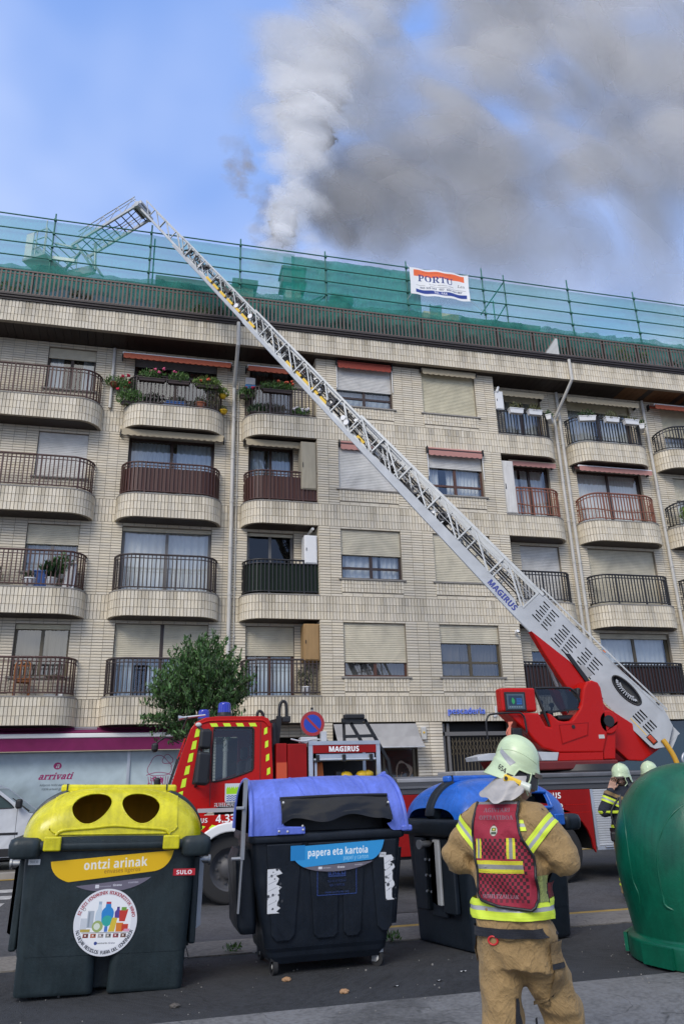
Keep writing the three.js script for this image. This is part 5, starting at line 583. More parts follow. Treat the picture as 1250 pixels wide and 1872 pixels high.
  M(t, 'hose', tubeP([[9.72, 2.34, -13.45], [9.78, 2.2, -13.4], [9.86, 1.95, -13.35], [9.9, 1.55, -13.3], [9.95, 0.8, -13.2]], 0.05, 24, 10), mat(0.55, 0.30, 0.02, { roughness: 0.6 }));
  // ladder: four telescoped sections in the frame (s along, v across, w sideways)
  const lad = part(t, 'ladder'), P0 = V(9.528398, 2.21895225, -13.6), u = V(-0.49139023, 0.80357265, -0.335867), w = V(0.56428634, 0, -0.82557915), v = V(0.66341282, 0.59520668, 0.45344507);
  lad.matrix.makeBasis(u, v, w).setPosition(P0); lad.matrix.decompose(lad.position, lad.quaternion, lad.scale);
  { // base section plate with louvres and rope-sheave opening
    const plate = [[-0.2, 0.25], [-0.08, 0.04], [0.0, 0.0], [1.68, -0.09], [3.24, -0.18], [3.94, -0.2], [10.2, -0.18], [10.2, -0.07], [8, 0.02], [5, 0.07], [3.95, 0.06], [3.82, 0.0], [3.7, 0.13], [3.72, 0.42], [3.66, 0.6], [2.58, 0.6], [1.46, 0.63], [0.38, 0.72], [0.02, 0.60]];
    for (const [w0, side] of [[0, 1], [1.0, 0]]) {
      const s = shp(side ? plate : plate.map(([a, b]) => [Math.max(a, 1.1 + b * 0.4), b])), slot = (a, b, y, h = 0.022) => s.holes.push(hole([[a, y], [b, y - 0.004], [b + 0.01, y + h], [a + 0.01, y + h]]));
      const cells = [[2.98, 3.5, 0.1, 0.5], [2.28, 2.86, 0.04, 0.46], [1.66, 2.2, 0.05, 0.44]]; // each a lozenge of slots
      if (side) for (const [a, b, y0, y1] of cells) for (let i = 0, y = y0; y < y1; y += 0.062, i++) { const k = (y - y0) / (y1 - y0), m = a + (b - a) * (0.42 + 0.16 * k); slot(a + 0.05 * k + (i % 2) * 0.06, m - 0.03, y); slot(m + 0.03, b - 0.05 + 0.05 * k - (i % 2) * 0.05, y); }
      if (side) for (let y = 0.1; y < 0.34; y += 0.06) { slot(0.42, 0.62, y + 0.06, 0.024); slot(0.18, 0.36, y + 0.06, 0.024); }
      const ov = Array.from({ length: 28 }, (_, i) => { const q = i * 6.2832 / 28; return [1.06 + 0.36 * Math.cos(q) * (1 + 0.05 * Math.sin(q)), 0.43 + 0.13 * Math.sin(q)]; }); if (side) s.holes.push(hole(ov));
      M(lad, 'base_plate', ex(s, 0.03, 0.004, w0), MT.ladderGrey);
      if (side) { M(lad, 'opening_rim', tubeP(ov.map(([a, b]) => [a, b, -0.004]), 0.02, 60, 6, true), MT.black); const ro = []; for (let i = 0; i < 15; i++) { const q = Math.PI * (1.05 + i * 0.9 / 14); ro.push(bx(0.02, 0.05, 0.04, 1.06 + 0.26 * Math.cos(q), 0.45 + 0.085 * Math.sin(q), 0.03, 0, 0, q + 1.57), bx(0.02, 0.03, 0.04, 1.06 + 0.18 * Math.cos(q), 0.45 + 0.05 * Math.sin(q), 0.03, 0, 0, q + 1.57)); } M(lad, 'roller', ro, MT.steel); M(lad, 'backing', bb(0.0, 3.7, -0.02, 0.58, 0.10, 0.12), mat(0.04, 0.042, 0.045)); }
    }
    M(lad, 'edge_rail', [beam(V(0.3, 0.745, 0.02), V(3.75, 0.655, 0.02), 0.04, 0.03), beam(V(0.35, 0.66, -0.006), V(3.6, 0.565, -0.006), 0.008, 0.012)], MT.ladderLight); for (const s of [0.5, 0.9, 1.35, 1.9, 2.35, 3.3]) M(lad, 'rail_marker', bx(0.07, 0.02, 0.02, s, 0.71 - s * 0.025, -0.01, 0, 0, -0.03), s === 1.9 ? MT.orange : MT.black);
    M(lad, 'yellow_line', [bb(0.2, 0.62, 0.095, 0.108, -0.004, 0.0), bb(-0.0, 0.16, 0.085, 0.098, -0.004, 0.0), bb(1.5, 2.0, 0.03, 0.04, -0.004, 0)], MT.yellow); M(lad, 'data_plate', bb(1.72, 2.0, 0.0, 0.16, -0.006, -0.001), mat(0.3, 0.31, 0.32)); M(lad, 'lamp', [rb(0.17, 0.085, 0.04, 0.02, 0.08, 0.12, -0.015)], mat(0.45, 0.05, 0.01, { roughness: 0.25 })); M(lad, 'lamp_surround', rb(0.2, 0.115, 0.02, 0.02, 0.08, 0.12, -0.004), MT.black);
    M(lad, 'plate_cap', [bb(-0.16, 0.3, 0.3, 0.60, 0.1, 0.13), beam([-0.2, 0.2, 0.12], [-0.05, 0.55, 0.12], 0.2, 0.03, V(0, 0, 1))], MT.lightGrey);
    decal(lad, 'lettering', 1.02, 0.19, 420, (c, W, H) => txt(c, 'MAGIRUS', W / 2, H / 2, `bold ${H * 0.92}px sans-serif`, '#1b2f86', { sx: 1.12, stroke: '#1b2f86', lw: 3 }), [4.22, -0.07, -0.004], [0, Math.PI, 0]); }
  const truss = (s0, s1, wa, wb, bot, top, o = {}) => { // side frames, rungs
    const bay = o.bay ?? 1.0, rr_ = o.r ?? 0.035, m = o.m ?? MT.ladderLight, n = Math.max(2, Math.round((s1 - s0) / bay)), L = (s1 - s0) / n;
    for (const ww of [wa, wb]) {
      M(lad, 'top_rail', beam(V(s0, top(s0), ww), V(s1, top(s1), ww), rr_ * 1.7, rr_ * 1.5), m); if (!o.noBottom) M(lad, 'bottom_rail', beam(V(s0, bot(s0), ww), V(s1, bot(s1), ww), rr_ * 1.6, o.bh ?? rr_ * 2.2), m);
      const d = []; for (let i = 0; i < n; i++) { const a = s0 + i * L, b = a + L; d.push(beam(V(a + 0.1, bot(a) + 0.03, ww), V(a + 0.12, top(a), ww), rr_, rr_ * 1.1, V(0, 0, 1)), beam(V(a + 0.14, bot(a) + 0.03, ww), V(b + 0.05 < s1 ? b + 0.05 : b, top(b), ww), rr_ * 0.9, rr_ * 0.9, V(0, 0, 1))); } M(lad, 'lattice_bar', d, m);
      if (o.hand) { const h = []; for (const k of [0.33, 0.66]) h.push(rod(V(s0, lerp(bot(s0), top(s0), k), ww), V(s1, lerp(bot(s1), top(s1), k), ww), 0.008, 5)); M(lad, 'wire', h, MT.steel); }
    }
    for (let s = s0 + 0.15; s < s1; s += 0.3) M(lad, 'rung', rod(V(s, bot(s) + 0.02, wa), V(s, bot(s) + 0.02, wb), 0.018, 7), o.rung ?? MT.darkGrey);
  };
  const lin = (a, b, y0, y1) => (s) => y0 + (y1 - y0) * (s - a) / (b - a);
  truss(3.6, 10.2, 0.01, 1.0, (s) => 0.02 - 0.01 * s * 0.9 + 0.05, lin(3.6, 10.2, 0.58, 0.45), { bay: 1.05, r: 0.04, noBottom: true, hand: true });
  truss(4.6, 15.4, 0.07, 0.92, lin(4.6, 15.4, -0.08, -0.10), lin(4.6, 15.4, 0.44, 0.39), { bay: 0.9, r: 0.034 }); M(lad, 'bottom_beam', [beam(V(10, -0.12, 0.06), V(15.4, -0.09, 0.06), 0.05, 0.1), beam(V(10, -0.12, 0.94), V(15.4, -0.09, 0.94), 0.05, 0.1)], MT.ladderGrey);
  truss(8.5, 19.9, 0.13, 0.86, lin(8.5, 19.9, -0.03, -0.06), lin(8.5, 19.9, 0.39, 0.345), { bay: 0.8, r: 0.03 }); truss(13.5, 22.45, 0.19, 0.8, lin(13.5, 22.45, 0.0, 0.0), lin(13.5, 22.45, 0.36, 0.33), { bay: 0.75, r: 0.028 });
  M(lad, 'bottom_beam', [beam(V(15.4, -0.08, 0.12), V(19.9, -0.05, 0.12), 0.045, 0.08), beam(V(15.4, -0.08, 0.88), V(19.9, -0.05, 0.88), 0.045, 0.08)], MT.ladderGrey);
  { const blk = [], yel = [], st = []; for (let i = 0; i < 13; i++) { const s0 = 3.9 + rr(0, 2), ww = 0.15 + 0.055 * i, vv = rr(0.02, 0.34); blk.push(rod(V(s0, vv, ww), V(rr(14, 20), vv * 0.8, ww), 0.012 + 0.008 * rnd(), 6)); } for (let s = 6; s < 19.5; s += rr(0.18, 0.42)) { (rnd() < 0.5 ? blk : st).push(rb(rr(0.06, 0.3), rr(0.05, 0.14), rr(0.06, 0.2), 0.012, s, rr(0.04, 0.3), rr(0.12, 0.5), 0, rr(-0.2, 0.2), rr(-0.3, 0.3), 1)); if (rnd() < 0.35) st.push(cy(rr(0.05, 0.09), rr(0.05, 0.09), 0.04, s, rr(0.05, 0.28), rr(0.1, 0.3), Math.PI / 2, 0, 0, 14)); if (rnd() < 0.3) blk.push(new THREE.TorusGeometry(rr(0.06, 0.11), 0.02, 6, 16).translate(s + 0.2, rr(0.05, 0.25), rr(0.08, 0.2))); }
    for (const [a, b] of [[9.6, 10.0], [11.3, 13.2], [15, 17.6]]) for (let s = a; s < b; s += 0.42) yel.push(bb(s, s + 0.3, -0.01, 0.06, 0.1, 0.15)); M(lad, 'cable', blk, MT.black).userData.kind = 'stuff'; M(lad, 'fitting', st, MT.steel).userData.kind = 'stuff'; M(lad, 'yellow_guide', yel, MT.yellow).userData.kind = 'stuff';
    M(lad, 'pulley', [cy(0.07, 0.07, 0.05, 10.55, 0.08, 0.03, Math.PI / 2, 0, 0, 18), cy(0.07, 0.07, 0.05, 10.38, 0.05, 0.03, Math.PI / 2, 0, 0, 18)], MT.white); M(lad, 'bellows', [cy(0.09, 0.09, 0.4, 11.4, 0.22, 0.25, 0, 0, Math.PI / 2, 12), cy(0.1, 0.1, 0.3, 6.6, 0.16, 0.2, 0, 0, Math.PI / 2, 12)], MT.black); M(lad, 'hose_reel', [new THREE.TorusGeometry(0.1, 0.035, 8, 20).translate(7.6, 0.16, 0.06), new THREE.TorusGeometry(0.09, 0.03, 8, 20).translate(6.6, 0.18, 0.06), new THREE.TorusGeometry(0.1, 0.03, 8, 20).translate(11.2, 0.12, 0.06)], MT.darkGrey); }
  // jointed arm and rescue cage beyond the scaffold
  const P1 = V(-1.518, 20.283, -21.15), arm = part(t, 'jointed_arm'), hz = V(-0.82557915, 0, -0.56428634), au = hz.clone().multiplyScalar(2.6).add(V(0, -0.83, 0)).normalize(), av = V().crossVectors(w, au).normalize();
  arm.matrix.makeBasis(au, av, w).setPosition(P1); arm.matrix.decompose(arm.position, arm.quaternion, arm.scale);
  { const L = 2.75, m = MT.ladderLight; for (const ww of [0.08, 0.82]) { M(arm, 'rail', beam(V(-0.05, 0, ww), V(L, 0, ww), 0.06, 0.1), m); M(arm, 'handrail', [rod(V(0, 0.42, ww), V(L * 0.86, 0.42, ww), 0.016, 7), rod(V(0, 0.3, ww), V(L * 0.9, 0.24, ww), 0.012, 7)], m); const d = []; for (let i = 0; i < 4; i++) { const a = i * 0.62; d.push(rod(V(a, 0, ww), V(a + 0.08, 0.42, ww), 0.014, 6), rod(V(a + 0.08, 0.42, ww), V(a + 0.62, 0, ww), 0.012, 6)); } M(arm, 'lattice_bar', d, m); } for (let s = 0.15; s < L; s += 0.27) M(arm, 'rung', rod(V(s, 0, 0.08), V(s, 0, 0.82), 0.02, 7), MT.black);
    M(arm, 'cable', [tubeP([[0.2, 0.05, 0.3], [0.9, -0.05, 0.35], [1.5, 0.05, 0.3], [2.4, -0.08, 0.3], [2.7, -0.45, 0.25]], 0.015, 40, 6)], MT.black); M(arm, 'joint', [cy(0.1, 0.1, 0.85, 0.0, 0.02, 0.45, Math.PI / 2), rb(0.4, 0.16, 0.6, 0.03, 0.05, 0.16, 0.45)], MT.lightGrey); M(arm, 'elbow', [beam(V(2.6, 0.05, 0.15), V(2.25, -1.25, 0.15), 0.06, 0.16, V(0, 0, 1)), beam(V(2.6, 0.05, 0.75), V(2.25, -1.25, 0.75), 0.06, 0.16, V(0, 0, 1)), rod(V(2.05, -0.1, 0.45), V(2.3, -1.2, 0.45), 0.05, 10), beam(V(2.3, -1.15, 0.45), V(3.3, -0.75, 0.45), 0.3, 0.14, V(0, 0, 1)), beam(V(2.5, -0.2, 0.3), V(3.35, -0.6, 0.3), 0.05, 0.08, V(0, 0, 1))], m); }
  const cg = part(t, 'rescue_cage'); { const at = (a, y, s) => V().copy(P1).addScaledVector(hz, a).add(V(0, y, 0)).addScaledVector(w, s), bars = [], f = [[3.3, -0.25], [4.25, -0.25], [4.25, 1.0]]; for (const s of [-0.35, 1.2]) { for (const y of [-0.2, -0.55, -0.9]) bars.push(rod(at(3.35, y, s), at(4.2, y, s), 0.02, 7)); for (const a of [3.35, 3.78, 4.2]) bars.push(rod(at(a, -1.25, s), at(a, -0.18, s), 0.022, 7)); } for (const a of [3.35, 4.2]) for (const y of [-0.2, -0.55, -0.9]) bars.push(rod(at(a, y, -0.35), at(a, y, 1.2), 0.02, 7)); bars.push(rod(at(3.4, 0.15, -0.35), at(3.4, -1.2, -0.35), 0.022, 7)); M(cg, 'rail', bars, MT.ladderLight);
    M(cg, 'floor', [beam(at(3.3, -1.27, 0.42), at(4.28, -1.27, 0.42), 1.6, 0.1)], MT.ladderGrey); M(cg, 'side_panel', [beam(at(3.9, -0.72, -0.36), at(4.22, -0.72, -0.36), 0.04, 1.0), beam(at(4.22, -0.75, -0.3), at(4.22, -0.75, 1.15), 0.03, 0.9)], MT.white); M(cg, 'strut', [beam(at(3.3, -1.2, 0), at(2.5, -1.45, 0.2), 0.08, 0.12), beam(at(3.35, -0.5, 0.1), at(2.4, -0.95, 0.2), 0.06, 0.06)], MT.ladderLight); }
}
function beamPane([xa, ya], [xb, yb], z0, z1) { const g = new THREE.BufferGeometry(); g.setAttribute('position', new THREE.Float32BufferAttribute([xa, ya, z0, xa, ya, z1, xb, yb, z1, xb, yb, z0], 3)); g.setIndex([0, 1, 2, 0, 2, 3]); g.computeVertexNormals(); return g; }
// ---------- recycling containers ----------
const plasticTex = noiseTex(512, 1.6, (u, v) => { const s = pf(u, v * 0.1, 40, 4, 31), n = pf(u, v, 7, 5, 33), f = pf(u, v, 60, 2, 35); const sc = Math.pow(1 - Math.min(1, 5 * Math.abs(pf(u, v * 1.7, 9, 3, 37))), 3) * sstep(0.0, 0.25, pf(u, v, 5, 3, 39)); return 0.74 + 0.22 * s + 0.36 * n + 0.16 * f + 0.10 * sc; });
const plasticRough = noiseTex(256, 1.1, (u, v) => 0.85 + 0.5 * pf(u, v, 8, 5, 41));
const scuffBump = noiseTex(256, 0.5, (u, v) => 0.5 + 0.6 * pf(u, v, 34, 3, 45));
const plastic = (r, g, b, ro = 0.5, o = {}) => phys(Math.min(0.95, r * 1.2), Math.min(0.95, g * 1.2), Math.min(0.95, b * 1.2), { roughness: ro, map: plasticTex, roughnessMap: plasticRough, bumpMap: scuffBump, bumpScale: 0.0015, side: THREE.DoubleSide, ...o });
const tess = (g, e) => new TessellateModifier(e, 7).modify(g);
function mapShape(shape, edge, fn, seg = 24) { // a flat outline carried onto a curved surface
  let g = tess(new THREE.ShapeGeometry(shape, seg), edge); const p = g.attributes.position; for (let i = 0; i < p.count; i++) { const q = fn(p.getX(i), p.getY(i)); p.setXYZ(i, q[0], q[1], q[2]); }
  g.deleteAttribute('normal'); g.deleteAttribute('uv'); g = mergeVertices(g, 1e-4); g.computeVertexNormals(); return g;
}
const inPoly = (p, x, y) => { let c = false; for (let i = 0, j = p.length - 1; i < p.length; j = i++) if ((p[i][1] > y) !== (p[j][1] > y) && x < (p[j][0] - p[i][0]) * (y - p[i][1]) / (p[j][1] - p[i][1]) + p[i][0]) c = !c; return c; };
function gridShape(outer, holes, nx, ny, fn) { // even grid trimmed to an outline, its border vertices drawn onto the outline
  const xs = outer.map((p) => p[0]), ys = outer.map((p) => p[1]), x0 = Math.min(...xs), x1 = Math.max(...xs), y0 = Math.min(...ys), y1 = Math.max(...ys), dx = (x1 - x0) / nx, dy = (y1 - y0) / ny, loops = [outer, ...holes], Q = [];
  for (let j = 0; j <= ny; j++) for (let i = 0; i <= nx; i++) { let x = x0 + i * dx, y = y0 + j * dy, best = 0.5, bx_ = x, by_ = y; for (const l of loops) for (let k = 0; k < l.length; k++) { const a = l[k], b = l[(k + 1) % l.length], ex_ = (b[0] - a[0]) / dx, ey = (b[1] - a[1]) / dy, t = Math.min(1, Math.max(0, (((x - a[0]) / dx) * ex_ + ((y - a[1]) / dy) * ey) / (ex_ * ex_ + ey * ey || 1))), qx = a[0] + t * (b[0] - a[0]), qy = a[1] + t * (b[1] - a[1]), d = Math.hypot((x - qx) / dx, (y - qy) / dy); if (d < best) { best = d; bx_ = qx; by_ = qy; } } Q.push([bx_, by_]); }
  const I = [], ok = (a, b, c) => { const x = (Q[a][0] + Q[b][0] + Q[c][0]) / 3, y = (Q[a][1] + Q[b][1] + Q[c][1]) / 3; return inPoly(outer, x, y) && !holes.some((h) => inPoly(h, x, y)); };
  for (let j = 0; j < ny; j++) for (let i = 0; i < nx; i++) { const a = j * (nx + 1) + i, b = a + 1, c = a + nx + 1, d = c + 1; for (const t of (i + j) % 2 ? [[a, b, d], [a, d, c]] : [[a, b, c], [b, d, c]]) if (ok(...t)) I.push(...t); }
  const g = new THREE.BufferGeometry(); g.setAttribute('position', new THREE.Float32BufferAttribute(Q.flatMap(([x, y]) => fn(x, y)), 3)); g.setIndex(I); g.computeVertexNormals(); return g;
}
function loft(secs, n = 40, capB = true, capT = true) { // rounded-rectangle sections [y, hx, hz, r, cx, cz]
  const P = [], I = [], ring = ([y, hx, hz, r, cx = 0, cz = 0]) => { const o = [], k = Math.round(n / 4); for (let q = 0; q < 4; q++) for (let i = 0; i <= k; i++) { const a = (q + i / k) * Math.PI / 2, sx = [1, -1, -1, 1][q], sz = [1, 1, -1, -1][q]; o.push([cx + sx * (hx - r) + r * Math.cos(a), y, cz + sz * (hz - r) + r * Math.sin(a)]); } return o; };
  const rings = secs.map(ring), m = rings[0].length; rings.forEach((r) => r.forEach((p) => P.push(...p)));
  for (let s = 0; s + 1 < rings.length; s++) for (let i = 0; i < m; i++) { const a = s * m + i, b = s * m + (i + 1) % m, c = a + m, d = b + m; I.push(a, c, b, b, c, d); }
  const g = new THREE.BufferGeometry(); g.setAttribute('position', new THREE.Float32BufferAttribute(P, 3)); g.setIndex(I); g.computeVertexNormals();
  const caps = [g]; for (const [on, s, dir] of [[capB, 0, -1], [capT, rings.length - 1, 1]]) if (on) { const sh = shp(rings[s].map(([x, , z]) => [x, -z])), cg = new THREE.ShapeGeometry(sh).rotateX(-Math.PI / 2).translate(0, secs[s][0], 0); caps.push(cg); }
  return caps;
}
const rrectPts = (w, h, r, n = 5) => { const o = []; for (const [sx, sy, a0] of [[1, 1, 0], [-1, 1, 1], [-1, -1, 2], [1, -1, 3]]) for (let i = 0; i <= n; i++) { const a = (a0 + i / n) * Math.PI / 2; o.push([sx * (w / 2 - r) + r * Math.cos(a), sy * (h / 2 - r) + r * Math.sin(a)]); } return o; };
function sideLoader(name, label, pos, turn, lidMat, bodyMat, o = {}) { // side-loaded container: tapered body, fat rim, two domed lids meeting under a dark arch
  const t = thing(name, label, 'recycling container', pos, turn), W = 0.815, rimY = 1.22, h0 = o.h ?? 0.47;
  const hx = (y) => lerp(0.715, 0.76, y / 1.2), hzv = (y) => lerp(0.50, 0.60, y / 1.2);
  M(t, 'body', [...loft([[0.33, hx(0.33), hzv(0.33), 0.10], [0.7, hx(0.7), hzv(0.7), 0.11], [1.1, hx(1.1), hzv(1.1), 0.12], [1.18, 0.775, 0.60, 0.13]], 40), ...[-1, 1].flatMap((s) => loft([[0.02, 0.322, hzv(0) - 0.02, 0.05, s * 0.384], [0.05, 0.328, hzv(0), 0.07, s * 0.386], [0.331, 0.328, hzv(0.33) - 0.004, 0.085, s * 0.393]], 32)), rbb(-0.12, 0.12, 0.02, 0.4, -0.4, 0.3, 0.02)], bodyMat);
  const rim = loft([[rimY - 0.05, 0.77, 0.60, 0.13], [rimY - 0.04, 0.81, 0.635, 0.15], [rimY - 0.015, 0.83, 0.655, 0.17], [rimY + 0.02, 0.83, 0.655, 0.17], [rimY + 0.04, 0.815, 0.64, 0.16], [rimY + 0.045, 0.79, 0.615, 0.15]], 48, true, true); M(t, 'rim', rim, bodyMat);
  for (const s of [-1, 1]) M(t, 'rim_block', loft([[rimY - 0.10, 0.11, 0.665, 0.06, s * 0.75], [rimY - 0.075, 0.135, 0.69, 0.08, s * 0.75], [rimY + 0.01, 0.14, 0.695, 0.08, s * 0.75], [rimY + 0.055, 0.13, 0.68, 0.08, s * 0.75], [rimY + 0.07, 0.10, 0.65, 0.07, s * 0.75]], 32), bodyMat);
  const lidFn = (sgn, off = 0, xw = W * 0.985) => (x, tt) => { const u = Math.min(0.999, Math.abs(x) / (W + 0.02)), hh = (h0 + off) * Math.pow(1 - Math.pow(u, 3.0), 1 / 2.1), zf = (0.635 + off) * Math.pow(1 - Math.pow(u, 9), 1 / 3); const c = Math.cos(tt), s = Math.sin(tt); return [x * (1 + off * 0.3), rimY + 0.02 + hh * Math.pow(Math.max(0, s), 0.8), sgn * (0.045 + (zf - 0.045) * Math.pow(Math.max(0, c), 0.72))]; };
  const outline = (w, a, b, n = 26) => { const p = []; for (let i = 0; i <= n; i++) p.push([-w + 2 * w * i / n, a]); for (let i = n; i >= 0; i--) p.push([-w + 2 * w * i / n, b]); return p; };
  const wl = W - 0.012, eye = (cx, ct, rx, rt) => Array.from({ length: 36 }, (_, i) => { const q = -i * 6.2832 / 36, c = Math.cos(q), s = Math.sin(q); return [cx + rx * c * (1 - 0.08 * (s < 0 ? -s : 0) + 0.03 * s) + (cx < 0 ? 0.02 : -0.02) * s, ct + rt * s * (s < 0 ? 1.04 : 0.97)]; });
  const holes = o.holes ? [eye(-0.222, 0.66, 0.178, 0.39), eye(0.222, 0.66, 0.178, 0.39)] : [];
  const cut = [...holes];
  if (o.slot) cut.push([[-0.25, 0.25], [-0.25, 0.62], [0.42, 0.62], [0.42, 0.25]]);
  const front = part(t, 'lid'); M(front, 'shell', gridShape([[-wl, 0], [wl, 0], [wl, Math.PI / 2], [-wl, Math.PI / 2]], cut, 84, 46, lidFn(1)), lidMat);
  const sP = rrectPts(1.12, 1.24, 0.14, 8).map(([x, y]) => [x, y + 0.73]); if (!o.slot) { M(front, 'panel', gridShape(sP, holes, 64, 40, lidFn(1, 0.014)), lidMat); const e = rrectPts(1.12, 1.24, 0.14, 8).map(([x, y]) => [x, y + 0.73]); M(front, 'panel_edge', tubeP(e.map(([x, y]) => lidFn(1, 0.008)(x, y)), 0.009, 160, 6, true, 0.3), lidMat); }
  for (const h of holes) M(front, 'hole_rim', tubeP(h.map(([x, y]) => lidFn(1, 0.008)(x, y)), 0.008, 70, 6, true), lidMat);
  if (!o.slot) { M(front, 'grip', [tubeP([[-0.5, 0.1], [-0.44, 0.17], [-0.2, 0.19], [0, 0.22], [0.2, 0.19], [0.44, 0.17], [0.5, 0.1]].map(([x, y]) => lidFn(1, 0.018)(x, y)), 0.014, 60, 8)], lidMat); M(front, 'grip_recess', mapShape(shp([[-0.5, 0.0], [0.5, 0.0], [0.46, 0.075], [-0.46, 0.075]]), 0.05, lidFn(1, 0.02)), bodyMat); }
  for (const x of [-0.52, 0.52]) M(front, 'tab', rb(0.15, 0.12, 0.04, 0.015, x, rimY + 0.02, 0.672), lidMat);
  M(t, 'rear_lid', gridShape([[-wl, 0], [wl, 0], [wl, Math.PI / 2], [-wl, Math.PI / 2]], [], 60, 24, lidFn(-1)), lidMat);
  if (o.holes) M(t, 'stained_liner', gridShape([[-0.7, 0.12], [0.7, 0.12], [0.7, 1.45], [-0.7, 1.45]], [], 40, 20, lidFn(-1, -0.02)), mat(0.90, 0.42, 0.03, { map: T_streak, roughness: 0.6, side: THREE.DoubleSide }));
  for (const s of [-1, 1]) { const oc = [], ic = []; for (let i = 0; i <= 18; i++) { const x = lerp(0.5, W + 0.03, Math.sin(i / 18 * Math.PI / 2)), u = Math.min(0.999, x / (W + 0.035)), y = rimY + 0.03 + (h0 + 0.03) * Math.pow(1 - Math.pow(u, 3), 1 / 2.1); oc.push([s * x, y]); ic.push([s * (x - 0.09 - 0.03 * u), y - 0.10 + 0.02 * u]); } M(t, 'arch', ex([...oc, ...ic.reverse()], 0.15, 0.03, -0.075), bodyMat); }
  M(t, 'ridge', [rbb(-0.56, 0.56, rimY + h0 - 0.02, rimY + h0 + 0.055, -0.06, 0.06, 0.025)], lidMat); M(t, 'ridge_clip', [bx(0.012, 0.06, 0.10, -0.50, rimY + h0 + 0.03, 0.02), bx(0.012, 0.06, 0.10, 0.46, rimY + h0 + 0.03, 0.02)], bodyMat);
  for (const s of [-1, 1]) { // lifting gear on the ends
    const x = s * 0.79; M(t, 'end_channel', [rbb(x - s * 0.04, x + s * 0.025, 0.35, 1.1, -0.34, -0.12, 0.02), rbb(x - s * 0.04, x + s * 0.025, 0.35, 1.1, 0.14, 0.36, 0.02), rbb(x - s * 0.06, x - s * 0.02, 0.3, 1.1, -0.12, 0.14, 0.01)], bodyMat);
    M(t, 'lifting_plate', [rbb(x - s * 0.01, x + s * 0.035, 0.42, 1.08, 0.02, 0.13, 0.012), ex([[0, 0.42], [0.06, 0.46], [0.06, 1.0], [0, 1.06]], 0.02, 0.004, 0).scale(s, 1, 1).translate(x + s * 0.03, 0, 0.04)], MT.lightGrey); M(t, 'trunnion', [rod([x, 1.03, -0.06], [x + s * 0.15, 1.03, -0.06], 0.035, 14), cy(0.05, 0.05, 0.02, x + s * 0.15, 1.03, -0.06, 0, 0, Math.PI / 2, 14)], MT.steel); M(t, 'bolt', Array.from({ length: 6 }, (_, i) => cy(0.014, 0.014, 0.02, x + s * 0.045, 0.55 + (i >> 1) * 0.16, -0.1 + (i & 1) * 0.08, 0, 0, Math.PI / 2, 8)), MT.steel); }
  return t;
}
const bodyGreen = plastic(0.021, 0.032, 0.036, 0.5, { specularIntensity: 0.7 }), bodyDark = plastic(0.009, 0.014, 0.021, 0.5, { specularIntensity: 0.7 });
